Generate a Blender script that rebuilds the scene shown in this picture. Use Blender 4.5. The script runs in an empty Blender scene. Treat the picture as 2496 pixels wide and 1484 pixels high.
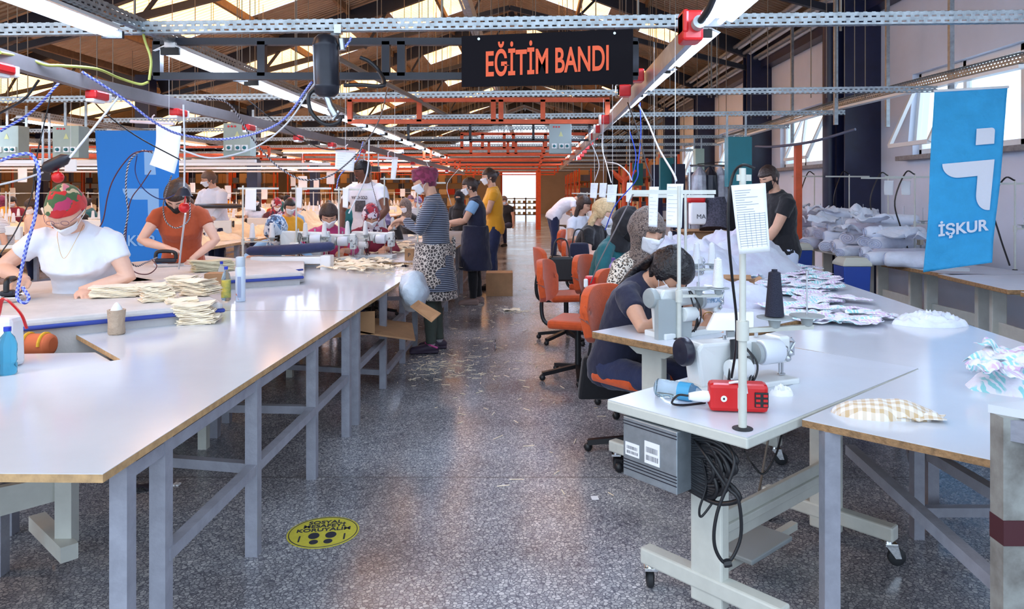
import bpy, math, random
from math import sin, cos, pi, sqrt, radians as R
from mathutils import Vector, Matrix, noise
V = Vector
scene = bpy.context.scene
# ------------------------------------------------------------------ camera, sky, exposure
F, CX, CY, H = 1830.0, 1300.0, 468.0, 1.5          # focal length and principal point in photo pixels, eye height
cam_d = bpy.data.cameras.new('camera'); cam = bpy.data.objects.new('camera', cam_d)
scene.collection.objects.link(cam); scene.camera = cam
cam.location = (0, 0, H); cam.rotation_euler = (pi/2, 0, 0)
cam_d.sensor_width = 36; cam_d.lens = 36*F/2496
cam_d.shift_x = -(CX-1248)/2496; cam_d.shift_y = -(742-CY)/2496
cam_d.clip_start = .05; cam_d.clip_end = 300
w = bpy.data.worlds.new('world'); scene.world = w; w.use_nodes = True
wn = w.node_tree.nodes; wl = w.node_tree.links
bg = wn['Background']; bg.inputs[0].default_value = (.70, .84, 1, 1); bg.inputs[1].default_value = 1.7
scene.view_settings.view_transform = 'Standard'; scene.view_settings.look = 'None'
scene.view_settings.exposure = .52; scene.view_settings.gamma = 1
LAMP, SKYL = 23.0, 4.0
# sunlight falls through nothing in the frame; daylight comes in by windows, roof lights and the open end behind the camera

def P(px, py, z): y = F*(H-z)/(py-CY); return V(((px-CX)/F*y, y, z))
def Q(px, py, y): return V(((px-CX)/F*y, y, H-(py-CY)/F*y))
def lin(c):
    return tuple((x/12.92 if x <= .04045 else ((x+.055)/1.055)**2.4) for x in [v/255 for v in c])+(1,)
# ------------------------------------------------------------------ materials
MATS = {}
def mat(name, col=(200,200,200), rough=.5, metal=0, spec=.5, var=0, vscale=8, bump=0, bscale=60, trans=0, emit=0, alpha=1, col2=None, ior=None, coat=0, fab=0):
    if name in MATS: return MATS[name]
    m = bpy.data.materials.new(name); m.use_nodes = True; n = m.node_tree.nodes; l = m.node_tree.links
    b = n['Principled BSDF']; b.inputs['Base Color'].default_value = lin(col); b.inputs['Roughness'].default_value = rough
    b.inputs['Metallic'].default_value = metal; b.inputs['Specular IOR Level'].default_value = spec
    if trans: b.inputs['Transmission Weight'].default_value = trans
    if ior: b.inputs['IOR'].default_value = ior
    if coat: b.inputs['Coat Weight'].default_value = coat; b.inputs['Coat Roughness'].default_value = .08
    if emit: b.inputs['Emission Color'].default_value = lin(col); b.inputs['Emission Strength'].default_value = emit
    if alpha < 1: b.inputs['Alpha'].default_value = alpha
    if fab: b.inputs['Sheen Weight'].default_value = fab
    tc = n.new('ShaderNodeTexCoord')
    if var or col2:
        t = n.new('ShaderNodeTexNoise'); t.inputs['Scale'].default_value = vscale; t.inputs['Detail'].default_value = 5; t.inputs['Roughness'].default_value = .6
        l.new(tc.outputs['Object'], t.inputs['Vector'])
        r = n.new('ShaderNodeValToRGB'); r.color_ramp.elements[0].position = .35; r.color_ramp.elements[1].position = .65
        c = lin(col); v = var
        r.color_ramp.elements[0].color = lin(col2) if col2 else tuple(x*(1-v) for x in c[:3])+(1,)
        r.color_ramp.elements[1].color = c if col2 else tuple(min(1, x*(1+v*.4)) for x in c[:3])+(1,)
        l.new(t.outputs['Fac'], r.inputs[0]); l.new(r.outputs[0], b.inputs['Base Color'])
    if bump:
        t = n.new('ShaderNodeTexNoise'); t.inputs['Scale'].default_value = bscale; t.inputs['Detail'].default_value = 4
        l.new(tc.outputs['Object'], t.inputs['Vector'])
        bp = n.new('ShaderNodeBump'); bp.inputs['Strength'].default_value = bump; bp.inputs['Distance'].default_value = .02
        l.new(t.outputs['Fac'], bp.inputs['Height']); l.new(bp.outputs[0], b.inputs['Normal'])
    MATS[name] = m; return m
def nodes(m): return m.node_tree.nodes, m.node_tree.links, m.node_tree.nodes['Principled BSDF']
def mathn(n, l, op, a, b=None, c=None):
    q = n.new('ShaderNodeMath'); q.operation = op
    for i, x in enumerate([a, b, c]):
        if x is None: continue
        if isinstance(x, (int, float)): q.inputs[i].default_value = x
        else: l.new(x, q.inputs[i])
    return q.outputs[0]
def ramp(n, l, fac, stops, interp='LINEAR'):
    r = n.new('ShaderNodeValToRGB'); r.color_ramp.interpolation = interp
    while len(r.color_ramp.elements) < len(stops): r.color_ramp.elements.new(.5)
    for e, (p, c) in zip(r.color_ramp.elements, stops): e.position = p; e.color = lin(c)
    l.new(fac, r.inputs[0]); return r.outputs[0]
def coords(m, scale=1, kind='Object', rot=None):
    n, l, b = nodes(m); tc = n.new('ShaderNodeTexCoord'); mp = n.new('ShaderNodeMapping')
    mp.inputs['Scale'].default_value = (scale,)*3 if isinstance(scale, (int, float)) else scale
    if rot: mp.inputs['Rotation'].default_value = rot
    l.new(tc.outputs[kind], mp.inputs[0]); return mp.outputs[0]

# terrazzo
def terrazzo():
    m = mat('terrazzo', rough=.32); n, l, b = nodes(m)
    v = coords(m, 1)
    t = n.new('ShaderNodeTexVoronoi'); t.feature = 'DISTANCE_TO_EDGE'; t.inputs['Scale'].default_value = 62; l.new(v, t.inputs['Vector'])
    t2 = n.new('ShaderNodeTexVoronoi'); t2.inputs['Scale'].default_value = 62; l.new(v, t2.inputs['Vector'])
    nz = n.new('ShaderNodeTexNoise'); nz.inputs['Scale'].default_value = 1.3; nz.inputs['Detail'].default_value = 6; l.new(v, nz.inputs['Vector'])
    chip = ramp(n, l, t2.outputs['Color'], [(0, (140,142,150)), (.4, (184,186,192)), (.7, (208,209,212)), (1, (236,236,238))])
    edge = ramp(n, l, t.outputs['Distance'], [(.03, (0,0,0)), (.13, (255,255,255))])
    mx = n.new('ShaderNodeMix'); mx.data_type = 'RGBA'; l.new(edge, mx.inputs[0]); mx.inputs[6].default_value = lin((112,114,126)); l.new(chip, mx.inputs[7])
    dirt = ramp(n, l, nz.outputs['Fac'], [(.3, (176,172,172)), (.7, (255,255,255))])
    m2 = n.new('ShaderNodeMix'); m2.data_type = 'RGBA'; m2.blend_type = 'MULTIPLY'; m2.inputs[0].default_value = 1
    l.new(mx.outputs[2], m2.inputs[6]); l.new(dirt, m2.inputs[7])
    # poured bays: narrow joints and one worn cement strip across the aisle
    sep = n.new('ShaderNodeSeparateXYZ'); l.new(v, sep.inputs[0])
    fy = mathn(n, l, 'ABSOLUTE', mathn(n, l, 'SUBTRACT', mathn(n, l, 'FRACT', mathn(n, l, 'MULTIPLY', mathn(n, l, 'ADD', sep.outputs[1], .55), 1/2.6)), .5))
    j = mathn(n, l, 'LESS_THAN', fy, .0035)
    st = mathn(n, l, 'LESS_THAN', mathn(n, l, 'ABSOLUTE', mathn(n, l, 'SUBTRACT', sep.outputs[1], 4.6)), .12)
    m3 = n.new('ShaderNodeMix'); m3.data_type = 'RGBA'; l.new(mathn(n, l, 'MAXIMUM', mathn(n, l, 'MULTIPLY', st, .75), mathn(n, l, 'MULTIPLY', j, .6)), m3.inputs[0])
    l.new(m2.outputs[2], m3.inputs[6]); m3.inputs[7].default_value = lin((96,94,98))
    l.new(m3.outputs[2], b.inputs['Base Color'])
    l.new(mathn(n, l, 'ADD', mathn(n, l, 'MULTIPLY', nz.outputs['Fac'], .2), .10), b.inputs['Roughness'])
    return m
def perforated():
    m = mat('galvanised_perforated', (168,176,182), .42, .75, var=.25, vscale=25); n, l, b = nodes(m)
    v = coords(m, 1); sep = n.new('ShaderNodeSeparateXYZ'); l.new(v, sep.inputs[0])
    # object x runs along the channel, z up its web, y across its flange; two staggered rows of slots in both faces
    h = mathn(n, l, 'ADD', sep.outputs[2], sep.outputs[1])
    row = mathn(n, l, 'DIVIDE', h, .03); rf = mathn(n, l, 'FRACT', row); ri = mathn(n, l, 'FLOOR', row)
    cx = mathn(n, l, 'FRACT', mathn(n, l, 'ADD', mathn(n, l, 'DIVIDE', sep.outputs[0], .05), mathn(n, l, 'MULTIPLY', ri, .5)))
    a = mathn(n, l, 'LESS_THAN', mathn(n, l, 'ABSOLUTE', mathn(n, l, 'SUBTRACT', cx, .5)), .27)
    c = mathn(n, l, 'LESS_THAN', mathn(n, l, 'ABSOLUTE', mathn(n, l, 'SUBTRACT', rf, .5)), .19)
    k = mathn(n, l, 'SUBTRACT', 1, mathn(n, l, 'MULTIPLY', a, c)); l.new(k, b.inputs['Alpha']); return m
def striped(name, c1, c2, period, axis=2, duty=.5, rough=.8, bump=.25):
    m = mat(name, c1, rough, fab=.3, bump=bump, bscale=18); n, l, b = nodes(m); v = coords(m); sep = n.new('ShaderNodeSeparateXYZ'); l.new(v, sep.inputs[0])
    f = mathn(n, l, 'FRACT', mathn(n, l, 'DIVIDE', sep.outputs[axis], period))
    l.new(ramp(n, l, f, [(0, c1), (duty, c2)], 'CONSTANT'), b.inputs['Base Color']); return m
def cellpat(name, stops, scale, rough=.8, kind='Color', bump=.3, warp=0, interp='CONSTANT'):
    m = mat(name, (200,200,200), rough, fab=.2, bump=bump, bscale=14); n, l, b = nodes(m); v = coords(m)
    if warp:
        nz = n.new('ShaderNodeTexNoise'); nz.inputs['Scale'].default_value = scale*.7; l.new(v, nz.inputs['Vector'])
        ad = n.new('ShaderNodeVectorMath'); ad.operation = 'MULTIPLY_ADD'; l.new(nz.outputs['Color'], ad.inputs[0]); ad.inputs[1].default_value = (warp,)*3; l.new(v, ad.inputs[2]); v = ad.outputs[0]
    t = n.new('ShaderNodeTexVoronoi'); t.inputs['Scale'].default_value = scale; l.new(v, t.inputs['Vector'])
    if kind == 'Edge': t.feature = 'DISTANCE_TO_EDGE'; o = t.outputs['Distance']
    else: o = t.outputs[kind]
    l.new(ramp(n, l, o, stops, interp), b.inputs['Base Color']); return m
def cordmat(name, c1, c2):
    m = mat(name, c1, .6); n, l, b = nodes(m)
    a = n.new('ShaderNodeUVMap'); sep = n.new('ShaderNodeSeparateXYZ'); l.new(a.outputs[0], sep.inputs[0])
    f = mathn(n, l, 'FRACT', mathn(n, l, 'ADD', mathn(n, l, 'MULTIPLY', sep.outputs[1], 40), mathn(n, l, 'MULTIPLY', sep.outputs[0], 2)))
    l.new(ramp(n, l, f, [(0, c1), (.55, c2)], 'CONSTANT'), b.inputs['Base Color']); return m
# ------------------------------------------------------------------ mesh building
class MB:
    def __init__(s): s.v = []; s.f = []; s.uv = {}
    def add(s, vs, fs):
        b = len(s.v); s.v += [V(x) for x in vs]; s.f += [tuple(b+i for i in f) for f in fs]; return s
    def box(s, c, size, rz=0, M=None):
        x, y, z = [k/2 for k in size]
        vs = [V((a*x, b_*y, d*z)) for a in (-1,1) for b_ in (-1,1) for d in (-1,1)]
        m = M if M is not None else Matrix.Rotation(rz, 3, 'Z')
        return s.add([m @ q + V(c) for q in vs], [(0,1,3,2),(4,6,7,5),(0,4,5,1),(2,3,7,6),(0,2,6,4),(1,5,7,3)])
    def beam(s, a, b, w=.03, h=None, up=(0,0,1)):
        a, b = V(a), V(b); h = h or w; d = (b-a).normalized(); u = V(up)
        if abs(d.dot(u)) > .98: u = V((0,1,0))
        r = d.cross(u).normalized(); u = r.cross(d)
        vs = [p + r*i*w/2 + u*j*h/2 for p in (a, b) for i in (-1,1) for j in (-1,1)]
        return s.add(vs, [(0,1,3,2),(4,6,7,5),(0,4,5,1),(2,3,7,6),(0,2,6,4),(1,5,7,3)])
    def prism(s, poly, z0, z1):
        n = len(poly); vs = [V((p[0], p[1], z0)) for p in poly] + [V((p[0], p[1], z1)) for p in poly]
        return s.add(vs, [tuple(reversed(range(n))), tuple(range(n, 2*n))] + [(i, (i+1) % n, n+(i+1) % n, n+i) for i in range(n)])
    def extrude(s, pts, vec):     # any planar outline swept by vec
        n = len(pts); pts = [V(p) for p in pts]; vec = V(vec)
        return s.add(pts + [p+vec for p in pts], [tuple(reversed(range(n))), tuple(range(n, 2*n))] + [(i, (i+1) % n, n+(i+1) % n, n+i) for i in range(n)])
    def rings(s, rs, cap=True):
        n = len(rs[0]); vs = [p for r_ in rs for p in r_]; fs = []
        for i in range(len(rs)-1):
            for j in range(n): fs.append((i*n+j, i*n+(j+1) % n, (i+1)*n+(j+1) % n, (i+1)*n+j))
        if cap: fs += [tuple(reversed(range(n))), tuple(range((len(rs)-1)*n, len(rs)*n))]
        return s.add(vs, fs)
    def tube(s, pts, r=.01, n=8, flat=1.0, ref=None, cap=True, uv=False):
        pts = [V(p) for p in pts]; rr = r if isinstance(r, (list, tuple)) else [r]*len(pts)
        ff = flat if isinstance(flat, (list, tuple)) else [flat]*len(pts)
        u = V(ref) if ref is not None else V((0,0,1)); rs = []
        L = 0; b0 = len(s.v)
        for i, p in enumerate(pts):
            d = (pts[min(i+1, len(pts)-1)] - pts[max(i-1, 0)])
            d = d.normalized() if d.length > 1e-9 else V((0,0,1))
            if i: L += (p-pts[i-1]).length
            if abs(d.dot(u)) > .97: u = V((0,1,0)) if abs(d.y) < .9 else V((1,0,0))
            x = d.cross(u).normalized(); y = x.cross(d)
            if ref is None: u = y
            rs.append([p + x*cos(2*pi*k/n)*rr[i] + y*sin(2*pi*k/n)*rr[i]*ff[i] for k in range(n)])
            if uv:
                for k in range(n): s.uv[b0+i*n+k] = (k/n, L)
        return s.rings(rs, cap)
    def cyl(s, a, b, r, n=16, r2=None): return s.tube([a, b], [r, r if r2 is None else r2], n)
    def lathe(s, prof, o=(0,0,0), ax=(0,0,1), n=20):
        ax = V(ax).normalized(); u = V((1,0,0)) if abs(ax.x) < .9 else V((0,1,0)); x = ax.cross(u).normalized(); y = ax.cross(x); o = V(o)
        return s.rings([[o + ax*h + (x*cos(2*pi*k/n)+y*sin(2*pi*k/n))*max(r_, 1e-4) for k in range(n)] for r_, h in prof])
    def ball(s, c, rad, n=12, M=None):
        c = V(c); rad = V((rad,)*3) if isinstance(rad, (int, float)) else V(rad); rs = []
        for i in range(n//2+1):
            t = max(.02, min(pi-.02, pi*i/(n//2)))
            ring = [V((rad.x*sin(t)*cos(2*pi*k/n), rad.y*sin(t)*sin(2*pi*k/n), -rad.z*cos(t))) for k in range(n)]
            rs.append([c + (M @ q if M is not None else q) for q in ring])
        return s.rings(rs)
    def grid(s, fn, nu, nv, closed=False):
        vs = [fn(i/nu, j/nv) for j in range(nv+1) for i in range(nu+1)]
        return s.add(vs, [(j*(nu+1)+i, j*(nu+1)+i+1, (j+1)*(nu+1)+i+1, (j+1)*(nu+1)+i) for j in range(nv) for i in range(nu)])
    def build(s, name, m, parent=None, smooth=None, bev=0, solid=0, remesh=0, sm=0, disp=0, dscale=.2, sub=0):
        me = bpy.data.meshes.new(name)
        if parent is not None: I = parent_M[parent.name].inverted(); o = bpy.data.objects.new(name, me); o.parent = parent
        else:
            lo = [min(p[i] for p in s.v) for i in range(3)]; hi = [max(p[i] for p in s.v) for i in range(3)]
            T = Matrix.Translation(((lo[0]+hi[0])/2, (lo[1]+hi[1])/2, lo[2])); I = T.inverted()
            o = bpy.data.objects.new(name, me); o.location = T.translation; parent_M[o.name] = T
        me.from_pydata([I @ p for p in s.v], [], s.f); me.update()
        for k in (m if isinstance(m, (list, tuple)) else [m]): me.materials.append(k)
        if s.uv:
            ul = me.uv_layers.new(name='UVMap')
            for lp in me.loops: ul.data[lp.index].uv = s.uv.get(lp.vertex_index, (0, 0))
        if smooth is not None:
            me.polygons.foreach_set('use_smooth', [True]*len(me.polygons))
            if smooth < 180: me.set_sharp_from_angle(angle=R(smooth))
        if remesh:
            q = o.modifiers.new('remesh', 'REMESH'); q.mode = 'VOXEL'; q.voxel_size = remesh; q.use_smooth_shade = True
        if sm: q = o.modifiers.new('smooth', 'SMOOTH'); q.iterations = sm; q.factor = .5
        if disp:
            tx = bpy.data.textures.get('cl%g' % dscale) or bpy.data.textures.new('cl%g' % dscale, 'CLOUDS'); tx.noise_scale = dscale; tx.noise_depth = 2
            q = o.modifiers.new('disp', 'DISPLACE'); q.texture = tx; q.strength = disp; q.mid_level = .5; q.texture_coords = 'GLOBAL'
        if solid: q = o.modifiers.new('solid', 'SOLIDIFY'); q.thickness = solid; q.offset = 0
        if bev: q = o.modifiers.new('bevel', 'BEVEL'); q.width = bev; q.segments = 2; q.limit_method = 'ANGLE'
        if sub: q = o.modifiers.new('sub', 'SUBSURF'); q.levels = sub; q.render_levels = sub
        scene.collection.objects.link(o); return o
parent_M = {}
def thing(name, label, cat, loc=(0,0,0), rz=0, group=None, frame=False):
    """Empty at the thing's base. Parts are given in world space unless frame=True (then in the thing's own frame)."""
    o = bpy.data.objects.new(name, None); o.empty_display_size = .1; scene.collection.objects.link(o)
    o.location = loc; o.rotation_euler = (0, 0, rz)
    parent_M[o.name] = Matrix.Identity(4) if frame else Matrix.Translation(loc) @ Matrix.Rotation(rz, 4, 'Z')
    return tag(o, label, cat, group)
def tag(o, label, cat, group=None, kind=None):
    if label: o['label'] = label
    if cat: o['category'] = cat
    if group: o['group'] = group
    if kind: o['kind'] = kind
    return o
def part(mb, name, m, parent, label=None, **k):
    o = mb.build(name, m, parent, **k)
    parent_M[o.name] = parent_M[parent.name]
    if label: o['label'] = label
    return o
KIDS = {}
def kids(o): return [c for c in scene.collection.objects if c.parent is o]
def copy_tree(o, loc, rz=None, label=None, group=None, sc=None, tilt=None):
    if o.name not in KIDS: KIDS[o.name] = [(c, kids(c)) for c in kids(o)]
    c = o.copy(); scene.collection.objects.link(c); c.location = loc
    if rz is not None: c.rotation_euler = (0, 0, rz)
    if tilt is not None: c.rotation_euler = tilt
    if sc: c.scale = (sc,)*3 if isinstance(sc, (int, float)) else sc
    if label: c['label'] = label
    if group: c['group'] = group
    for ch, gs in KIDS[o.name]:
        d = ch.copy(); scene.collection.objects.link(d); d.parent = c
        for g in gs: e = g.copy(); scene.collection.objects.link(e); e.parent = d
    return c
def struct(mb, name, m, **k): o = mb.build(name, m, **k); o['kind'] = 'structure'; return o
def bez(pts, n=10):      # smooth curve through points (Catmull-Rom)
    pts = [V(p) for p in pts]; out = []
    q = [pts[0]*2-pts[1]] + pts + [pts[-1]*2-pts[-2]]
    for i in range(1, len(q)-2):
        for k in range(n):
            t = k/n; a, b, c, d = q[i-1], q[i], q[i+1], q[i+2]
            out.append(.5*((2*b)+(c-a)*t+(2*a-5*b+4*c-d)*t*t+(3*b-a-3*c+d)*t*t*t))
    return out+[pts[-1]]
def text_mesh(txt, size, depth=.001, sx=1.0, bold=0):
    cu = bpy.data.curves.new('lettering', 'FONT'); cu.body = txt; cu.size = size; cu.extrude = depth; cu.align_x = 'CENTER'; cu.align_y = 'CENTER'; cu.offset = bold
    o = bpy.data.objects.new('lettering_tmp', cu); scene.collection.objects.link(o)
    dg = bpy.context.evaluated_depsgraph_get(); dg.update()
    me = bpy.data.meshes.new_from_object(o.evaluated_get(dg)); vs = [V((q.co.x*sx, q.co.y, q.co.z)) for q in me.vertices]; fs = [tuple(p.vertices) for p in me.polygons]
    bpy.data.objects.remove(o); bpy.data.meshes.remove(me); return vs, fs
def letter(txt, size, o, right, up, m, parent, name='lettering', sx=1.0, bold=0, depth=.0008, label=None):
    """Text centred on o, running along right, standing along up."""
    vs, fs = text_mesh(txt, size, depth, sx, bold); r = V(right).normalized(); u = V(up).normalized(); nn = r.cross(u); mb = MB()
    mb.add([V(o)+r*q.x+u*q.y+nn*q.z for q in vs], fs); return part(mb, name, m, parent, label)
random.seed(7)
# ------------------------------------------------------------------ shared materials
M = dict(
 white=mat('white_laminate', (216,221,230), .13, spec=.55, var=.03, vscale=3),
 white2=mat('white_board', (214,220,230), .25, var=.03, vscale=4),
 ply=mat('board_edge', (196,158,112), .6, var=.25, vscale=30),
 plyd=mat('worn_board_edge', (158,122,84), .7, var=.4, vscale=40, bump=.3, bscale=90),
 grey=mat('grey_paint', (150,152,164), .45, var=.15, vscale=14, bump=.1, bscale=60),
 cream=mat('cream_enamel', (206,208,200), .35, var=.08, vscale=10),
 machine=mat('machine_enamel', (222,226,226), .25, var=.03),
 machine2=mat('machine_grey', (158,166,168), .3),
 steel=mat('steel', (190,195,200), .25, .95),
 chrome=mat('chrome', (225,228,232), .08, 1),
 alu=mat('brushed_aluminium', (170,180,188), .35, .7, var=.15, vscale=20),
 galv=mat('galvanised', (165,172,178), .4, .7, var=.25, vscale=20),
 perf=perforated(),
 navy=mat('navy_steel', (26,32,66), .38, var=.25, vscale=4),
 black=mat('black_plastic', (22,23,28), .4),
 blacks=mat('black_steel', (28,30,44), .4, var=.2, vscale=10),
 rubber=mat('rubber', (40,42,46), .6),
 red=mat('red_plastic', (205,26,30), .3),
 orange=mat('orange_paint', (214,88,44), .5, var=.15, vscale=10),
 chairf=mat('orange_fabric', (204,80,26), .85, var=.1, vscale=30, bump=.2, bscale=200, fab=.3),
 wallp=mat('wall_paint', (224,232,250), .75, var=.06, vscale=1.2, bump=.15, bscale=6),
 pvc=mat('white_pvc', (238,240,242), .3),
 stone=mat('stone_sill', (150,146,148), .7, var=.25, vscale=20),
 paper=mat('paper', (240,242,246), .7, var=.03),
 ink=mat('ink', (40,44,60), .7),
 card=mat('cardboard', (176,134,96), .8, var=.12, vscale=8, bump=.1, bscale=30),
 rod=mat('rod_steel', (120,112,104), .5, .5),
 cream_cloth=mat('cream_cloth', (255,236,208), .85, var=.12, vscale=18, bump=.4, bscale=22, fab=.3),
 white_cloth=mat('white_cloth', (228,235,250), .85, var=.08, vscale=10, bump=.45, bscale=16, fab=.3),
 pad=mat('pad_cloth', (206,202,200), .85, var=.1, vscale=5, bump=.35, bscale=10),
 blue_trim=mat('blue_piping', (52,72,160), .6),
 navy_cloth=mat('navy_cloth', (32,44,86), .8, var=.15, bump=.3, bscale=30, fab=.2),
 thread=mat('white_thread', (240,242,246), .6, bump=.5, bscale=250),
 thread_black=mat('black_thread', (34,36,56), .7, bump=.5, bscale=250),
 tube=mat('lamp_tube', (212,229,255), .3, emit=LAMP),
 dead=mat('lamp_tube_off', (222,230,226), .3),
 skylight=mat('roof_light_sheet', (255,188,118), .6, emit=SKYL),
 woodt=mat('old_timber', (120,92,66), .8, var=.25, vscale=12),
 teal=mat('teal_enamel', (22,112,122), .45, var=.06),
 green=mat('pale_green_enamel', (168,190,176), .5, var=.06),
 boxgrey=mat('box_grey_green', (160,176,168), .5, var=.08, vscale=6),
 banner=mat('banner_cloth', (52,168,226), .75, var=.08, vscale=7, bump=.9, bscale=9),
 banner2=mat('banner_blue', (18,118,206), .7, bump=.2, bscale=6),
 bannerw=mat('banner_white', (226,232,244), .75, bump=.5, bscale=9),
 banner2w=mat('banner_pale', (132,178,226), .75),
 water=mat('clear_bottle', (215,235,245), .05, trans=.92, ior=1.2),
 bluewater=mat('blue_bottle', (96,182,214), .08, trans=.85, ior=1.25),
 glass=mat('window_glass', (240,248,250), .02, trans=1, ior=1.05),
 bag=mat('plastic_bag', (206,222,238), .35, bump=.8, bscale=14),
 bin=mat('blue_bin', (26,62,150), .4), binlid=mat('bin_lid', (190,190,178), .4),
)
def roofmat():
    m = mat('corrugated_sheet', (176,152,128), .6, .15, var=.2, vscale=1.5); n, l, b = nodes(m); v = coords(m); sep = n.new('ShaderNodeSeparateXYZ'); l.new(v, sep.inputs[0])
    s = mathn(n, l, 'SINE', mathn(n, l, 'MULTIPLY', sep.outputs[1], 2*pi/.13))
    bp = n.new('ShaderNodeBump'); bp.inputs['Strength'].default_value = 1; bp.inputs['Distance'].default_value = .03
    l.new(s, bp.inputs['Height']); l.new(bp.outputs[0], b.inputs['Normal']); return m
M['roof'] = roofmat()
n_, l_, b_ = nodes(M['skylight'])       # corrugated translucent sheet: daylight comes through, emission strength rises and falls with the ribs
v_ = coords(M['skylight']); sp_ = n_.new('ShaderNodeSeparateXYZ'); l_.new(v_, sp_.inputs[0])
s_ = mathn(n_, l_, 'SINE', mathn(n_, l_, 'MULTIPLY', sp_.outputs[1], 2*pi/.13))
nz_ = n_.new('ShaderNodeTexNoise'); nz_.inputs['Scale'].default_value = 1.2; l_.new(v_, nz_.inputs['Vector'])
e_ = mathn(n_, l_, 'MULTIPLY', mathn(n_, l_, 'ADD', mathn(n_, l_, 'MULTIPLY', s_, .28), .8), mathn(n_, l_, 'ADD', nz_.outputs['Fac'], .5))
l_.new(mathn(n_, l_, 'MULTIPLY', e_, SKYL), b_.inputs['Emission Strength'])
FLOOR = terrazzo()
XW = 5.0; YF = 52.0; XL = -24.0
struct(MB().box(((XW+XL)/2, 24, -.05), (XW-XL+.6, 58, .1)), 'floor', FLOOR)
# ------------------------------------------------------------------ right wall with window openings
WZ0, WZ1 = 1.98, 3.05
wins = [(6.75, 9.9), (11.65, 15.2), (17.2, 20.2), (22.2, 25.2)]
wb = MB(); ys = [-1.5]
for a, b in wins: ys += [a, b]
ys += [YF]
for i in range(0, len(ys)-1):
    y0, y1 = ys[i], ys[i+1]
    if i % 2 == 0: wb.box((XW+.15, (y0+y1)/2, 2.35), (.3, y1-y0, 4.7))
    else:
        wb.box((XW+.15, (y0+y1)/2, WZ0/2), (.3, y1-y0, WZ0)); wb.box((XW+.15, (y0+y1)/2, (WZ1+4.7)/2), (.3, y1-y0, 4.7-WZ1))
struct(wb, 'wall_right', M['wallp'])
for i, (a, b) in enumerate(wins):
    f = MB(); x = XW+.12
    for (p, q) in (((x, a, WZ0+.04), (x, b, WZ0+.04)), ((x, a, WZ1-.04), (x, b, WZ1-.04)), ((x, a+.03, WZ0), (x, a+.03, WZ1)), ((x, b-.03, WZ0), (x, b-.03, WZ1))): f.beam(p, q, .07, .08)
    mid = [a+(b-a)*k/3 for k in (1, 2)]
    for y in mid: f.beam((x, y, WZ0), (x, y, WZ1), .07, .07)
    W = struct(f, 'window_%d' % (i+1), M['pvc'], bev=.006); parent_M[W.name] = Matrix.Translation(W.location)
    for k in range(3):
        y0, y1 = a+(b-a)*k/3+.035, a+(b-a)*(k+1)/3-.035
        if k != (1 if i else 2): part(MB().box((x, (y0+y1)/2, (WZ0+WZ1)/2), (.008, y1-y0, WZ1-WZ0-.14)), 'pane', M['glass'], W)
        else:   # tilted-open sash, hinged at its top edge and leaning into the room
            s = MB(); t = R(24); hz = WZ1-.08; L = WZ1-WZ0-.12
            pt = lambda y, d: V((x-.05-sin(t)*d, y, hz-cos(t)*d))
            s.beam(pt(y0, 0), pt(y1, 0), .05, .05); s.beam(pt(y0, L), pt(y1, L), .05, .05); s.beam(pt(y0, 0), pt(y0, L), .05, .05); s.beam(pt(y1, 0), pt(y1, L), .05, .05)
            so = part(s, 'open_sash', M['pvc'], W)
            part(MB().add([pt(y0, 0), pt(y1, 0), pt(y1, L), pt(y0, L)], [(0, 1, 2, 3)]), 'pane', M['glass'], so)
    part(MB().box((XW-.03, (a+b)/2, WZ0-.035), (.26, b-a+.3, .06)), 'window_sill', M['stone'], W, bev=.006)
# neighbouring house and yard seen through the right windows is blown out to white; far end wall with the bright loading door
fw = MB(); D0, D1 = -2.2, .25
fw.box(((XL+D0)/2, YF+.15, 2.35), (D0-XL, .3, 4.7)).box(((D1+XW)/2, YF+.15, 2.35), (XW-D1, .3, 4.7)).box(((D0+D1)/2, YF+.15, 3.9), (D1-D0, .3, 1.6))
struct(fw, 'wall_far', mat('far_wall', (196,176,160), .8, var=.1, vscale=1))
dr = MB().beam((D0, YF, 0), (D0, YF, 3.1), .12).beam((D1, YF, 0), (D1, YF, 3.1), .12).beam((D0, YF, 3.1), (D1, YF, 3.1), .12)
struct(dr, 'door_1', M['orange'])
struct(MB().box((XL-.15, 24, 2.35), (.3, 58, 4.7)), 'wall_left', M['wallp'])
# ------------------------------------------------------------------ roof: gabled bays, corrugated sheet with warm translucent strips
bays = [(5.3, -.5, -8.0, 4.5, 6.6, 3.95), (-8.0, -13.0, -18.0, 3.95, 5.75, 3.95), (-18.0, -21, -24.3, 3.95, 5.1, 3.9)]
def roofz(x):
    for xa, xr, xb, za, zr, zb in bays:
        if xb <= x <= xa: return za+(zr-za)*(xa-x)/(xa-xr) if x >= xr else zr+(zb-zr)*(xr-x)/(xr-xb)
    return 4.5
sky_rects = []      # (x0, x1, y0, y1)
Y0R = 5.0
for k in range(9):
    y = 1.0+5.0*k
    sky_rects += [(-6.7, -4.3, y+.7, y+3.4), (-11.2, -8.6, y+.4, y+3.2), (-16.9, -14.9, y+.5, y+3.2)]
    if k >= 3: sky_rects.append((-.2, 1.8, y+.6, y+2.8))
    if k >= 2: sky_rects.append((-3.3, -1.6, y+1.0, y+3.2))
    if k >= 3: sky_rects.append((2.6, 3.5, y+1.2, y+2.6))
rb = MB(); th = .02
def cell(mb, x0, x1, y0, y1, dz=0):
    mb.add([(x0, y0, roofz(x0)+dz), (x1, y0, roofz(x1)+dz), (x1, y1, roofz(x1)+dz), (x0, y1, roofz(x0)+dz)], [(0, 1, 2, 3)])
xs = sorted(set([5.3, -.5, -8.0, -13.0, -18.0, -21.0, -24.3]+[q for r_ in sky_rects for q in r_[:2]]))
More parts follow.
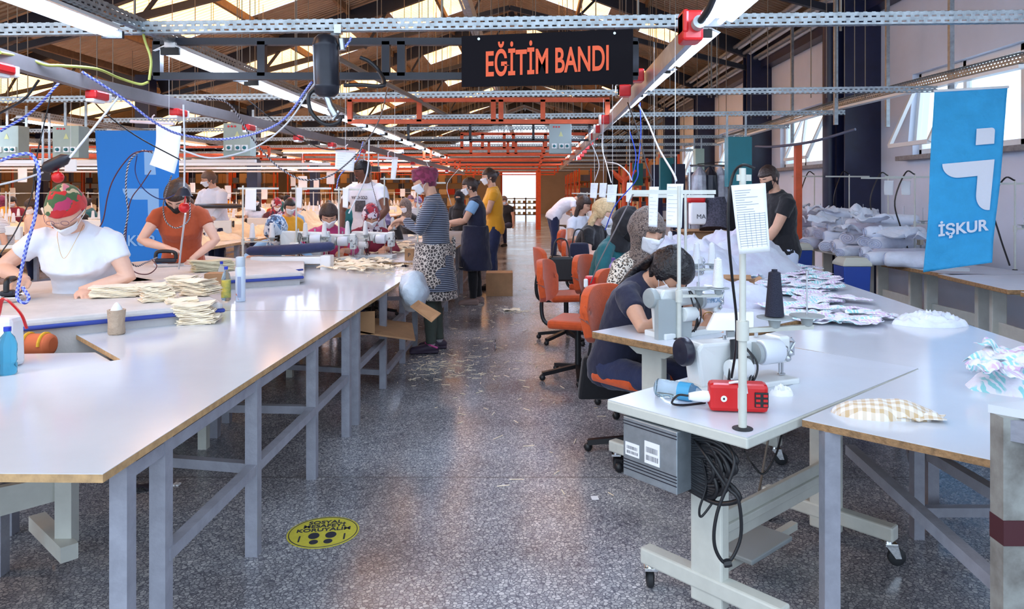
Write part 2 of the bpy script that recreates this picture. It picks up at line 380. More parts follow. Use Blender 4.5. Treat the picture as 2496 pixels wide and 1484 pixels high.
yset = sorted(set([Y0R, YF+.3]+[q for r_ in sky_rects for q in r_[2:]]))
for i in range(len(xs)-1):
    for j in range(len(yset)-1):
        mx, my = (xs[i]+xs[i+1])/2, (yset[j]+yset[j+1])/2
        if not any(a < mx < b and c < my < d for a, b, c, d in sky_rects): cell(rb, xs[i], xs[i+1], yset[j], yset[j+1])
struct(rb, 'ceiling', M['roof'])
for a, b, c, d in sky_rects:
    m_ = MB(); cell(m_, a, b, c, d, .01); tag(struct(m_, 'ceiling_roof_light', M['skylight']), None, None)
# eave trim and pipes
struct(MB().beam((XW-.12, -1.5, 4.35), (XW-.12, YF, 4.35), .22, .5), 'trim_1', M['navy'])
# columns: paired flanges and web, dark navy
for i in range(8):
    y = 10.95+4.95*i; c = MB()
    c.box((XW-.26, y-.14, 2.2), (.52, .03, 4.4)).box((XW-.26, y+.14, 2.2), (.52, .03, 4.4)).box((XW-.26, y, 2.2), (.03, .26, 4.4))
    o = c.build('steel_column', M['navy'])
    tag(o, ['navy steel column between the two windows, nearest the blue hanging banner', 'navy steel column just past the tilted open window', 'third navy wall column from the front, behind the teal cabinet'][i] if i < 3 else 'navy steel column further down the right wall', 'column', 'navy columns far along the right wall' if i >= 3 else None)
dp = MB().cyl((4.42, 11.2, 0), (4.42, 11.2, 4.3), .1, 20)
tag(dp.build('drain_pipe', M['navy'], smooth=40), 'round navy drain pipe standing against the nearest wall column', 'pipe')
for i in range(7):
    for j, x in enumerate((-8.0, -18.0)):
        y = 9.5+6*i
        o = MB().box((x, y, 1.95), (.3, .3, 3.9)).build('steel_column', M['navy'])
        tag(o, 'square navy column in the middle of the hall on the left', 'column', 'navy columns in the middle of the hall')
# rafters and purlins
for k in range(9):
    y = 6.0+4.95*k
    for xa, xr, xb, za, zr, zb in bays:
        r_ = MB(); hh = .3
        r_.beam((xa-.2, y, za-.22), (xr, y, zr-.22), .12, hh).beam((xr, y, zr-.22), (xb+.1, y, zb-.22), .12, hh)
        if k < 6:
            r_.beam((xa-.3, y, za-.5), (xr, y, zr-1.2), .08, .1).beam((xr, y, zr-1.2), (xb+.1, y, zb-.45), .08, .1)
            for q in range(1, 6):
                t = q/6; xx = xa+(xb-xa)*t; zt = roofz(xx)-.3; zz = zt-.28-.6*(1-abs(2*t-1)); r_.beam((xx, y, zz), (xx+.5, y, roofz(xx+.5)-.3), .05, .05)
        o = r_.build('roof_truss', M['blacks']); near = xa > 0
        tag(o, ('dark steel roof truss above the aisle, %s from the front' % ['first', 'second', 'third', 'fourth', 'fifth', 'sixth', 'seventh', 'eighth', 'ninth'][k]) if near else 'dark steel roof truss over the left bays', 'roof truss', None if near else 'roof trusses over the left bays')
for x in (-11.4, -8.4, -7.0, -5.4, -3.9, -2.2, 1.1, 2.4, 3.8):
    o = MB().beam((x, Y0R, roofz(x)-.09), (x, YF, roofz(x)-.09), .07, .14).build('roof_purlin', M['woodt'])
    tag(o, 'brown timber purlin running lengthwise under the corrugated roof', 'purlin', 'brown purlins under the roof sheets')
for j in range(6):
    o = MB().cyl((4.25+.1*j, -1, 4.55-.06*j+(j % 2)*.05), (4.25+.1*j, YF-1, 4.55-.06*j+(j % 2)*.05), .042, 10).build('ceiling_pipe', M['pvc'] if j % 2 else M['galv'], smooth=40)
    tag(o, 'long pale pipe in the bundle under the right eave', 'pipe', 'pipe bundle under the right eave')
# ------------------------------------------------------------------ suspended perforated channels across the hall
def channel(name, a, b, w=.07, label=None, group=None, cat='channel'):
    a, b = V(a), V(b); L = (b-a).length; m = MB(); t = .0025
    m.box((0, 0, 0), (L, t, w)).box((0, w*.35, -w/2), (L, w*.7, t)).box((0, w*.35, w/2), (L, w*.7, t))
    me = m.build(name, M['perf']); me.location = (a+b)/2; d = b-a
    me.rotation_euler = (0, -math.asin(d.z/L), math.atan2(d.y, d.x))
    # re-centre mesh on its origin
    for q in me.data.vertices: q.co.z -= w/2
    return tag(me, label, cat, group)
ordn = ['first', 'second', 'third', 'fourth', 'fifth', 'sixth', 'seventh', 'eighth', 'ninth', 'tenth', 'eleventh', 'twelfth']
chY = [4.55, 7.6, 9.8, 11.9, 14.0, 16.2, 18.5, 21, 24, 27.5, 31, 35]
chlab = ['perforated galvanised channel spanning the whole picture above the black sign', 'perforated channel crossing just below the black sign']
for i, y in enumerate(chY):
    z = 2.47 if i else 2.49
    channel('perforated_channel', (-15 if i > 2 else -5.6, y, z-.04), (4.0, y-.15, z+.05), .072 if i == 0 else .06,
            (chlab+['perforated channel across the hall, %s from the front' % ordn[k] for k in range(2, 12)])[i])
    for x in ([-4.4, -2.4, -.55, .63, 1.85, 3.05] if i < 6 else [-2.4, .63, 3.05]):
        o = MB().cyl((x, y-.03, z-.02), (x, y-.03, roofz(x)-.01), .006 if i else .008, 6).build('hanger_rod', M['rod'])
        tag(o, 'thin threaded rod holding a perforated channel up to the roof', 'rod', 'threaded hanger rods under the roof')
random.seed(3)
for i in range(150):
    y = random.choice(chY[1:9])-.03; x = random.uniform(-9, 3.6)
    o = MB().cyl((x, y, 2.45), (x, y, roofz(x)-.01), .005, 5).build('hanger_rod', M['rod'])
    tag(o, 'thin threaded rod holding a perforated channel up to the roof', 'rod', 'threaded hanger rods under the roof')
# heavy posts from the right channels up to the eave
for i, (px, y) in enumerate(((2037, 9.5), (1931, 13), (2318, 7.6), (2163, 9.8))):
    x = (px-CX)/F*y
    if x > 4.7: continue
    tag(MB().beam((x, y, 2.35), (x, y, roofz(x)-.1), .045, .045).build('hanger_bar', M['galv']), 'square steel hanger in front of the right wall, %s' % ['left of the big navy column', 'by the tilted window', 'above the blue banner', 'in front of the big navy column'][i], 'hanger')
# light channels down the hall: a channel carrying twin tubes
def lamp(loc, rz, on=True, label='', group=None):
    t = thing('fluorescent_lamp', label, 'lamp', loc, rz, group, frame=True)
    L = 1.2; part(MB().box((0, 0, .03), (.07, L, .035)).extrude([(-.035, -L/2, .03), (-.11, -L/2, -.005), (-.105, -L/2, -.008), (-.03, -L/2, .022)], (0, L, 0)).extrude([(.035, -L/2, .03), (.11, -L/2, -.005), (.105, -L/2, -.008), (.03, -L/2, .022)], (0, L, 0)), 'housing', M['pvc'], t)
    for s in (-.035, .035): part(MB().cyl((s, -L/2+.03, -.01), (s, L/2-.03, -.01), .014, 10), 'tube', M['tube'] if on else M['dead'], t, smooth=60)
    for e_ in (-1, 1): part(MB().box((0, e_*(L/2-.012), -.008), (.12, .024, .05)), 'end_cap', M['black'], t)
    return t
l0 = lamp((.965, 4.0-.55, 2.42), 0, label='twin tube lamp at the top right above the red socket box, nearest the camera')
ys = [4.9, 6.2, 7.6, 8.9, 10.2, 11.5, 12.8, 14.1, 15.4, 16.7, 18, 19.3, 20.6]
rl = ['twin tube lamp just below and right of the red socket box', 'twin tube lamp over the right sewing row, third from the top', 'twin tube lamp over the right sewing row, fourth from the top']
for i, y in enumerate(ys): copy_tree(l0, (.965, y, 2.42), label=rl[i] if i < 3 else 'bright twin tube lamp far down the right sewing row', group=None if i < 3 else 'far lamps of the right sewing row')
ll = ['large twin tube lamp in the top left corner', 'twin tube lamp behind the left end of the black truss', 'twin tube lamp left of the black air tank', 'twin tube lamp under the black air tank']
for i, y in enumerate([3.75, 5.45, 6.85, 8.2, 9.7, 11, 12.4, 13.8, 15.2, 16.6, 18, 20]):
    copy_tree(l0, (-2.35-(0 if i else .08), y, 2.42), label=ll[i] if i < 4 else 'bright lamp further down the left sewing row', group=None if i < 4 else 'far lamps of the left sewing row')
channel('lighting_channel', (-2.35, 1.2, 2.50), (-2.35, 24, 2.50), .07, 'long perforated lighting channel carrying the left row of lamps')
channel('lighting_channel', (.98, 3, 2.50), (.98, 24, 2.50), .06, 'long perforated lighting channel carrying the right row of lamps')
channel('lighting_channel', (-.62, 4.6, 3.25), (-.62, 26, 3.25), .12, 'wide perforated tray running along the roof middle above the black sign')
for j, x in enumerate((-6.1, -9.2, -12.4)):
    channel('lighting_channel', (x, 7, 2.45), (x, 30, 2.45), .07, 'long lighting channel over %s row of machines on the left' % ['the second', 'the third', 'the furthest'][j])
    for i in range(12 if j < 2 else 9):
        copy_tree(l0, (x, 7.6+1.9*i, 2.36), label='lamp over the rows of machines at the far left', group='lamps over the far left machine rows')
for i, y in enumerate((15, 19, 23.5, 28)):
    for x in (-4.4, -3.2): copy_tree(l0, (x, y, 2.3), rz=pi/2, label='crosswise lamp among the far channels', group='crosswise lamps at the back')
# right side channel stepping down along the wall (grey, slotted) with white underside
wp = [Q(2496, 140, 6.2), Q(2230, 205, 8.0), Q(2050, 250, 9.8), Q(1870, 305, 12.6), Q(1740, 345, 16.5)]
for i in range(4):
    channel('wall_channel', wp[i], wp[i+1]-V((0, 0, 0)), .09, 'perforated channel running along the right wall, %s length from the front' % ordn[i])
    a, b = wp[i]+V((0, 0, -.07)), wp[i+1]+V((0, 0, -.07))
    tag(MB().beam(a, b, .09, .03).build('lamp_housing', M['pvc']), 'unlit white lamp housing under the wall channel, %s from the front' % ordn[i], 'lamp')
# ------------------------------------------------------------------ light frames (black, then orange) across the aisle
def frame_truss(y, x0, x1, z0, z1, m, label, posts, w=.05):
    f = MB(); f.beam((x0, y, z0), (x1, y, z0), w, w*.9).beam((x0, y, z1), (x1, y, z1), w, w*.9)
    for x in posts: f.beam((x, y, z0), (x, y, z1), w, w)
    return tag(f.build('cross_frame', m), label, 'frame')
frame_truss(4.9, -2.47, .68, 2.255, 2.48, M['blacks'], 'black steel cross frame behind the black sign', [-2.45, -1.77, -.96, -.86, .66])
frame_truss(7.9, -1.95, .80, 2.24, 2.47, M['orange'], 'orange cross frame under the black sign, nearest the camera', [-1.93, -1.2, -.42, -.34, .1, .78])
frame_truss(10.7, -1.8, .82, 2.24, 2.47, M['blacks'], 'thin black cross frame behind the nearest orange one', [-1.78, -.9, .0, .8], .035)
for i, y in enumerate((12.4, 14.2, 16.5, 19.5, 23, 27, 31)):
    x0 = -1.2 if i < 2 else -6
    frame_truss(y, x0, .9, 2.22, 2.46, M['orange'], 'orange cross frame over the aisle, %s from the front' % ordn[i+1], [x0+.02, x0*.7, x0*.4, x0*.4+.15, .2, .88])
frame_truss(38, -12, 3.2, 2.6, 2.95, mat('blue_beam', (40, 60, 120), .5), 'blue beam frame across the far end of the hall', [-12, -8, -4, 0, 3.2], .12)
for i, (x, y) in enumerate(((-6.0, 12.5), (-7.6, 15), (-9.4, 16.5), (-3.6, 20))):
    frame_truss(y, x-2.4, x+1.6, 2.1, 2.25, M['orange'], 'orange frame over the left machine rows, %s' % ['nearest', 'second', 'third', 'beside the main aisle'][i], [x-2.4, x, x+1.6], .04)
# orange posts
for i, (px, py0, py1, y) in enumerate(((1945, 352, 575, 10.2), (1312, 415, 545, 30))):
    a, b = Q(px, py0, y), Q(px, py1, y); b.z = 0
    tag(MB().beam(a, b, .085 if i == 0 else .2).build('orange_post', M['orange']), ['orange steel post in front of the tilted open window', 'orange post at the far end of the aisle'][i], 'post')
# ------------------------------------------------------------------ bus-bar trunking with red tap boxes
tp = [(-2.62, 3.2, 2.18), (-2.55, 4.3, 2.12), (-2.42, 5.9, 2.1), (-2.35, 8, 2.1), (-2.25, 10.5, 2.1), (-2.05, 13.5, 2.04), (-1.9, 17, 2.02), (-1.85, 20, 2.0)]
tb = MB()
for a, b in zip(tp, tp[1:]): tb.beam(a, V(b)+(V(b)-V(a)).normalized()*.02, .05, .075)
tag(tb.build('power_trunking', mat('trunking_grey', (122,116,118), .5, var=.1)), 'sagging grey power trunking with red sockets, running above the left table', 'trunking')
def tap(loc, rz, label, group=None, s=1):
    t = thing('socket_box', label, 'socket', loc, rz, group, frame=True)
    part(MB().box((0, 0, 0), (.07, .14, .05)), 'housing', M['red'], t, bev=.012)
    part(MB().box((0, .085, -.005), (.06, .035, .055)).box((0, -.02, -.035), (.05, .12, .02)), 'clip', M['pvc'], t, bev=.006)
    return t
def on(tpts, y):
    for a, b in zip(tpts, tpts[1:]):
        if a[1] <= y <= b[1]: k = (y-a[1])/(b[1]-a[1]); return V(a).lerp(V(b), k)
    return V(tpts[-1])
tap0 = tap(on(tp, 3.62)+V((.02, 0, -.06)), 0, 'red socket box under the trunking at the left edge of the picture')
for i, y in enumerate((4.35, 5.2, 6.3, 7.5, 8.6, 9.9, 11.3, 12.9, 14.6, 16.5)):
    copy_tree(tap0, on(tp, y)+V((.02, 0, -.06)), 0, 'red socket box on the left trunking, %s from the front' % ordn[i+1])
rt = [(.82, 3.75, 2.33), (.80, 5.2, 2.29), (.80, 8, 2.25), (.80, 22, 2.2)]
tb = MB()
for a, b in zip(rt, rt[1:]): tb.beam(a, b, .035, .11)
tr = tb.build('power_trunking', M['alu']); tag(tr, 'flat aluminium power trunking with red boxes above the right sewing row', 'trunking')
t = thing('feed_box', 'large red feed box with black cable at the near end of the right trunking', 'feed box', Q(1683, 70, 3.7))
cc = Q(1683, 68, 3.7); part(MB().box(cc, (.10, .14, .15)).box(cc+V((-.035, 0, .02)), (.03, .15, .12)), 'housing', M['red'], t, bev=.014)
part(MB().cyl(cc+V((.02, -.07, .0)), cc+V((.02, -.12, .005)), .032, 16), 'cable_gland', M['machine2'], t, smooth=40)
part(MB().tube(bez([cc+V((.02, -.1, .0)), cc+V((.05, -.2, .06)), cc+V((.08, -.32, .2)), cc+V((.1, -.4, .45))], 6), .017, 10), 'cable', M['black'], t, smooth=60)
for i, (px, py, y) in enumerate(((1552, 185, 5.2), (1522, 222, 5.8), (1475, 292, 7.8), (1460, 315, 8.9), (1448, 333, 10), (1438, 347, 11.2), (1430, 358, 12.4), (1424, 368, 13.6), (1418, 377, 15), (1412, 385, 16.5))):
    c = Q(px, py, y); t = thing('tap_box', 'red tap box on the right trunking, %s from the front' % ordn[i], 'socket', c)
    part(MB().box(c, (.09, .11, .09)), 'housing', M['red'], t, bev=.01)
    part(MB().box(c+V((-.055, 0, 0)), (.02, .1, .1)), 'cover', M['glass'] if i < 2 else M['pvc'], t)
# ------------------------------------------------------------------ the hanging sign
def sign():
    y = 4.42; a, b = Q(1125, 88, y), Q(1543, 70, y); c, d = Q(1543, 205, y), Q(1125, 212, y)
    t = thing('hanging_sign', 'black hanging sign with orange capital letters', 'sign', (a+c)/2)
    part(MB().extrude([a, b, c, d], (0, .006, 0)), 'panel', mat('sign_black', (13,9,17), .8, spec=.2), t)
    r_ = (b-a).normalized(); up = V((0, 0, 1)); cen = Q(1334, 152, y)+V((0, -.004, 0))
    letter('EĞİTİM BANDI', .205, cen, r_+V((0, 0, .01)), up, mat('sign_orange', (232,92,48), .6), t, sx=.53, bold=.0042, label='orange capital letters')
    for px, py in ((1167, 95), (1498, 81)):
        p = Q(px, py, y-.005); part(MB().lathe([(.004, 0), (.008, 0), (.008, .003), (.004, .003)], p, (0, -1, 0), 14), 'eyelet', M['steel'], t)
        part(MB().tube([p, p+V((0, .02, .04))], .002, 6), 'hook', M['black'], t)
sign()
# ------------------------------------------------------------------ air tank with hoses
def tank():
    y = 4.35; a, b = Q(797, 236, y), Q(793, 86, y); t = thing('air_tank', 'black upright air tank hanging beside the black cross frame', 'tank', a)
    ax = (b-a).normalized(); L = (b-a).length; r_ = .073
    part(MB().lathe([(.01, -.005), (r_*.6, 0), (r_*.92, .02), (r_, .05), (r_*1.03, .055), (r_*1.03, .065), (r_, .07), (r_, L-.07), (r_*1.03, L-.065), (r_*1.03, L-.055), (r_, L-.05), (r_*.9, L-.02), (r_*.6, L), (.01, L+.005)], a, ax, 28), 'vessel', mat('tank_black', (42,44,54), .3, .3, var=.2, vscale=8), t, smooth=50)
    p = Q(806, 262, y); part(MB().cyl(a, p, .02, 14).cyl(p, Q(818, 282, y), .024, 14).cyl(Q(812, 290, y), Q(826, 270, y), .012, 10), 'drain_valve', M['steel'], t, smooth=40)
    part(MB().tube(bez([Q(768, 215, y), Q(752, 235, y), Q(760, 275, y), Q(790, 302, y), Q(822, 300, y), Q(832, 286, y)], 8), .012, 10), 'hose', M['black'], t, smooth=60)
    part(MB().cyl(Q(832, 95, y), Q(835, 122, y), .02, 12).box(Q(825, 72, y), (.04, .05, .05)), 'pressure_regulator', M['steel'], t, smooth=40)
    part(MB().tube(bez([Q(838, 118, y), Q(852, 100, y), Q(856, 90, y)], 6), .007, 8, uv=True), 'air_line', cordmat('blue_cord', (40,70,190), (190,205,240)), t, smooth=60)
    part(MB().tube(bez([Q(838, 208, y), Q(880, 207, y), Q(935, 208, y), Q(925, 175, y+.1), Q(900, 150, y+.1), Q(878, 140, y+.1)], 8), .012, 10), 'hose', M['black'], t, smooth=60)
    part(MB().beam(Q(797, 90, y), Q(797, 90, y)+V((0, .2, .04)), .05, .02).beam(Q(797, 90, y)+V((0, .18, -.1)), Q(797, 90, y)+V((0, .18, .1)), .05, .02), 'bracket', M['galv'], t)
    return t
tank()
for i, (p0, p1, rr) in enumerate((((820, 140, 5.3), (1105, 292, 11), .02), ((935, 200, 6.0), (1110, 290, 11), .02), ((1030, 0, 5.4), (1110, 85, 7.5), .05))):
    if i < 2: tag(MB().cyl(Q(*p0), Q(*p1), rr, 10).build('air_pipe', mat('dull_pipe', (122,112,100), .5, .4), smooth=40), ['dull steel air pipe running back from the black tank', 'lower dull steel air pipe beside the first one'][i], 'pipe')
# ------------------------------------------------------------------ control boxes and cabinets
def ctrl(px, py0, py1, wpx, y, label, m=None, dials=True):
    a, b = Q(px, py0, y), Q(px, py1, y); wd = wpx*y/F; h = a.z-b.z; c = (a+b)/2; t = thing('control_box', label, 'control box', b)
    part(MB().box(c+V((0, .09, 0)), (wd, .18, h)), 'housing', m or M['boxgrey'], t, bev=.004)
    if dials:
        for k in (-.28, .05, .3):
            d = part(MB().box(c+V((k*wd, -.008, -h*.25)), (wd*.22, .016, h*.17)), 'switch', M['pvc'], t)
            part(MB().lathe([(wd*.07, 0), (wd*.05, .02), (.002, .022)], c+V((k*wd, -.016, -h*.25)), (0, -1, 0), 10), 'knob', M['teal'], d)
        for k in range(3): part(MB().lathe([(wd*.04, 0), (wd*.04, .008)], c+V((-.3*wd+k*wd*.12, -.0, h*.4)), (0, -1, 0), 8), 'indicator', M['red'], t)
        part(MB().extrude([c+V((-.08*wd, -.001, .08*h)), c+V((.12*wd, -.001, .08*h)), c+V((.02*wd, -.001, .26*h))], (0, -.002, 0)), 'warning_triangle', mat('tri', (200,206,150), .6), t)
    for s_ in (-.4, .4): part(MB().beam((c.x+s_*wd, c.y+.17, b.z+h*.5), (c.x+s_*wd, c.y+.17, 2.46), .025, .012), 'hanger_strap', M['galv'], t)
    return t
ctrl(160, 306, 384, 64, 7.8, 'pale green control box hanging left of the large blue banner')
ctrl(577, 300, 380, 66, 8.6, 'pale green control box hanging right of the curled paper sheets')
ctrl(15, 306, 384, 60, 8.2, 'control box cut off by the left edge of the picture')
ctrl(1366, 302, 374, 54, 9.4, 'control box hanging over the aisle below the black sign', mat('box_steel', (150,166,168), .4, .2))
ctrl(1804, 333, 455, 58, 9.2, 'teal metal cabinet mounted before the right wall', M['teal'], False)
ctrl(1626, 384, 465, 33, 17, 'teal cabinet further back on the right', M['teal'], False)
ctrl(1555, 398, 452, 25, 22, 'smallest teal cabinet at the back right', M['teal'], False)
ctrl(1706, 362, 436, 22, 13, 'pale green cabinet left of the nearest teal one', M['green'], False)
ctrl(90, 410, 440, 20, 9, 'black digital display box far left', M['black'], False)
ctrl(900, 405, 418, 44, 14, 'black display board in the left machine rows', M['black'], False)
# ------------------------------------------------------------------ tables
def frame_legs(t, tops, z, m, w=.05, rails=(), inset=0):
    for (x, y) in tops: part(MB().beam((x, y, 0), (x, y, z), w, w), 'leg', m, t)
    for a, b, zz in rails: part(MB().beam((a[0], a[1], zz), (b[0], b[1], zz), w*.8, w*.8), 'rail', m, t)
ZT = .755
# long white work table on the left of the aisle: three laid boards on welded frames
def work_table(poly, label, legs, rails, zt=ZT, th=.022, edge=None, m=None):
    c = sum((V((p[0], p[1], 0)) for p in poly), V())/len(poly); t = thing('work_table', label, 'table', c)
    part(MB().prism(poly, zt-th, zt), 'tabletop_core', edge or M['ply'], t)
    inn = [V((p[0], p[1], 0)) for p in poly]; inn = [c.lerp(p, .9995) for p in inn]
    part(MB().prism([(p.x, p.y) for p in inn], zt, zt+.0015), 'laminate', m or M['white'], t)
    frame_legs(t, legs, zt-th, M['grey'], .05, rails); return t
work_table([(-3.3, 2.02), (-1.135, 1.98), (-1.115, 4.70), (-1.9, 4.71), (-2.53, 4.07), (-1.83, 3.335), (-2.15, 3.02), (-3.3, 1.9+.2)],
    'large glossy white work table filling the lower left, beige board edge',
    [(-1.17, 2.14), (-1.16, 3.11), (-1.16, 3.94), (-1.15, 4.62), (-1.17, 2.36), (-2.1, 2.95), (-2.1, 3.9), (-1.95, 4.6), (-3.2, 2.2), (-1.85, 2.3)],
    [((-1.16, 2.36), (-1.15, 4.62), .36), ((-2.1, 2.4), (-1.95, 4.6), .36), ((-2.1, 3.3), (-1.16, 3.11), .36), ((-1.17, 2.16), (-1.15, 4.62), .70), ((-2.05, 2.2), (-1.95, 4.6), .70),
     ((-3.2, 2.2), (-1.17, 2.14), .04), ((-2.1, 4.0), (-1.16, 3.94), .36)])
work_table([(-3.6, 2.9), (-2.16, 3.035), (-1.85, 3.34), (-2.1, 3.6), (-3.6, 3.45)], 'lower white board behind the notch of the left work table, holding the blue bottle',
    [(-3.2, 3.2), (-2.3, 3.3)], [((-3.2, 3.2), (-2.3, 3.3), .36)], zt=.73)
work_table([(-2.02, 4.72), (-1.115, 4.72), (-1.10, 7.45), (-2.5, 7.45), (-2.7, 6.2)], 'second white work table on the left of the aisle with the pile of cut cloth',
    [(-1.15, 4.86), (-1.15, 5.75), (-1.15, 6.6), (-1.15, 7.3), (-2.0, 4.9), (-2.2, 6.0), (-2.3, 7.3)],
    [((-1.15, 4.86), (-1.15, 5.75), .36), ((-1.15, 5.75), (-1.15, 7.3), .42), ((-2.0, 4.9), (-2.3, 7.3), .36), ((-2.2, 6.0), (-1.15, 5.75), .42), ((-2.2, 6.0), (-1.15, 5.75), .12), ((-1.15, 5.85), (-1.15, 7.3), .1)])
for i in range(6):
    y0 = 7.95+i*3.1; x = -1.05+.03*i
    work_table([(x-1.5, y0), (x, y0), (x+.02, y0+3.05), (x-1.5, y0+3.05)], 'white work table along the left of the aisle, %s behind the striped shirt' % ordn[i],
        [(x-.05, y0+.1), (x-.05, y0+1.5), (x-.05, y0+2.9), (x-1.4, y0+.1), (x-1.4, y0+2.9)], [((x-.05, y0+.1), (x-.05, y0+2.9), .36), ((x-.05, y0+.1), (x-.05, y0+2.9), .14), ((x-1.4, y0+.1), (x-.05, y0+.1), .36)])
# ------------------------------------------------------------------ padded ironing tables
def iron_table(px, label, zt=.86, blue=True):
    poly = [P(a, b, zt) for a, b in px]; poly = [(p.x, p.y) for p in poly]; c = sum((V((p[0], p[1], 0)) for p in poly), V())/len(poly)
    t = thing('ironing_table', label, 'ironing table', c)
    part(MB().prism(poly, zt-.05, zt), 'padded_top', M['pad'], t, bev=.02)
    inn = [V((p[0], p[1], 0)) for p in poly]; inn = [c.lerp(p, .97) for p in inn]
    part(MB().prism([(p.x, p.y) for p in inn], .38, zt-.04), 'cloth_skirt', M['pad'], t, disp=.02, dscale=.15)
    pts = [V((p[0], p[1], zt-.045)) for p in poly]; 
    if blue: part(MB().tube(pts+[pts[0]], .012, 8), 'blue_piping', M['blue_trim'], t, smooth=60)
    for p in inn: part(MB().beam((p.x*.9+c.x*.1, p.y*.9+c.y*.1, 0), (p.x*.9+c.x*.1, p.y*.9+c.y*.1, .4), .05), 'leg', M['cream'], t)
    return t
iron_table([(-260, 808), (545, 737), (480, 700), (300, 668), (-260, 715)], 'padded beige ironing table with blue piping in front of the woman in the white shirt')
iron_table([(300, 688), (738, 662), (690, 640), (500, 622), (300, 640)], 'padded beige ironing table in front of the woman in the rust shirt')
t = tag(MB().prism([(p.x, p.y) for p in (P(556, 704, .757), P(742, 688, .757), P(742, 640, .757), P(575, 648, .757))], .757, .835).build('ironing_pad', M['pad'], bev=.01), 'low padded board with blue line lying behind the spray can', 'pad')
tag(MB().tube([P(600, 670, .842), P(738, 657, .842)], .008, 8).build('blue_cord', M['blue_trim'], smooth=60), 'straight blue cord along the padded board behind the spray can', 'cord')
# sewing-table stand under the left board with castor
def castor(t, p, r=.035, ang=0):
    d = V((cos(ang), sin(ang), 0)); s = V((-sin(ang), cos(ang), 0))
    c = part(MB().cyl(V((p[0], p[1], .115)), V((p[0], p[1], .09)), .016, 10).beam(V((p[0], p[1], .088))-d*.02, V((p[0], p[1], .088))+d*.03, .05, .012).extrude([V((p[0], p[1], .088))+s*.022-d*.02, V((p[0], p[1], .088))+s*.022+d*.03, V((p[0], p[1], r))+s*.022+d*.045, V((p[0], p[1], r))+s*.022+d*.02], s*.003).extrude([V((p[0], p[1], .088))-s*.025-d*.02, V((p[0], p[1], .088))-s*.025+d*.03, V((p[0], p[1], r))-s*.025+d*.045, V((p[0], p[1], r))-s*.025+d*.02], s*.003), 'castor', M['chrome'], t, bev=.002)
    w0 = V((p[0], p[1], r))+d*.033
    part(MB().lathe([(.012, -.016), (r*.8, -.014), (r, -.008), (r, .008), (r*.8, .014), (.012, .016)], w0, s, 20), 'wheel', M['rubber'], c, smooth=40); return c
# ------------------------------------------------------------------ industrial sewing table: local x along length, y towards the back, origin centre on the floor
def sew_table(loc, rz, label, L=1.2, W=.57, zt=.755, th=.036, top=None, edge=None, detail=True, group=None, xn=None):
    t = thing('sewing_table', label, 'sewing table', loc, rz, group, frame=True)
    part(MB().box((0, 0, zt-th/2), (L, W, th)), 'tabletop', edge or M['cream'], t, bev=.006)
    part(MB().box((0, 0, zt+.0005), (L-.006, W-.006, .002)), 'laminate', top or M['white2'], t)
    a, b = (xn or (-L/2+.16, L/2-.34))
    for x in (a, b):
        part(MB().box((x, 0, .39), (.05, .13, .66)), 'leg_column', M['cream'], t, bev=.008)
        part(MB().extrude([(x-.03, -W/2+.05, zt-th), (x-.03, W/2-.05, zt-th), (x-.03, .09, zt-th-.07), (x-.03, -.09, zt-th-.07)], (.06, 0, 0)), 'top_bracket', M['cream'], t)
        f = part(MB().box((x, 0, .135), (.06, .58, .06)), 'foot_bar', M['cream'], t, bev=.008)
        if detail:
            for s in (-.26, .26): castor(t, (x, s), ang=s*3)
    part(MB().box(((a+b)/2, -.0, .30), (b-a, .02, .12)).box(((a+b)/2, -.012, .30), (b-a, .02, .03)), 'cross_rail', M['cream'], t, bev=.004)
    if detail:
        for x in (a+.035, b-.035):
            for z in (.26, .34): part(MB().lathe([(.009, 0), (.009, .006), (.004, .008)], (x, -.02, z), (0, -1, 0), 8), 'bolt', M['steel'], t)
    return t
A0, B0, C0 = P(1474, 972, ZT), P(1822, 1068, ZT), P(2240, 898, ZT)
u0 = (C0-B0).normalized(); v0 = V((-u0.y, u0.x, 0)); L0 = (C0-B0).length; W0 = .57; c0 = B0+u0*L0/2+v0*W0/2; rz0 = math.atan2(u0.y, u0.x)
T0 = sew_table((c0.x, c0.y, 0), rz0, 'pale sewing table on castors in the right foreground, carrying the red switch box', L0, W0, edge=M['cream'], xn=(-L0/2+.22, -L0/2+1.08))
def L2(s, t_, z=0): return B0+u0*s+v0*t_+V((0, 0, z-ZT))      # s along length from the near corner, t_ across
# badge on its cross rail
pb = L2(.82, W0/2-.024, .30); nrm = -v0
part(MB().extrude([pb+u0*(.027*cos(a)*(1+.15*cos(3*a)))+V((0, 0, .048*sin(a))) for a in [2*pi*k/16 for k in range(16)]], nrm*.002), 'badge', mat('badge', (44,32,44), .4), T0, label='dark badge reading KIMO 87')
letter('KI', .022, pb+nrm*.003+V((0, 0, .016))-u0*.014, u0, (0,0,1), M['white2'], T0); letter('M', .02, pb+nrm*.003+V((0, 0, .016))+u0*.003, u0, (0,0,1), M['red'], T0); letter('O', .022, pb+nrm*.003+V((0, 0, .017))+u0*.017, u0, (0,0,1), M['white2'], T0)
letter('87', .03, pb+nrm*.003+V((0, 0, -.016)), u0, (0,0,1), M['white2'], T0, sx=.8)
pe = L2(.0, .04, .735)
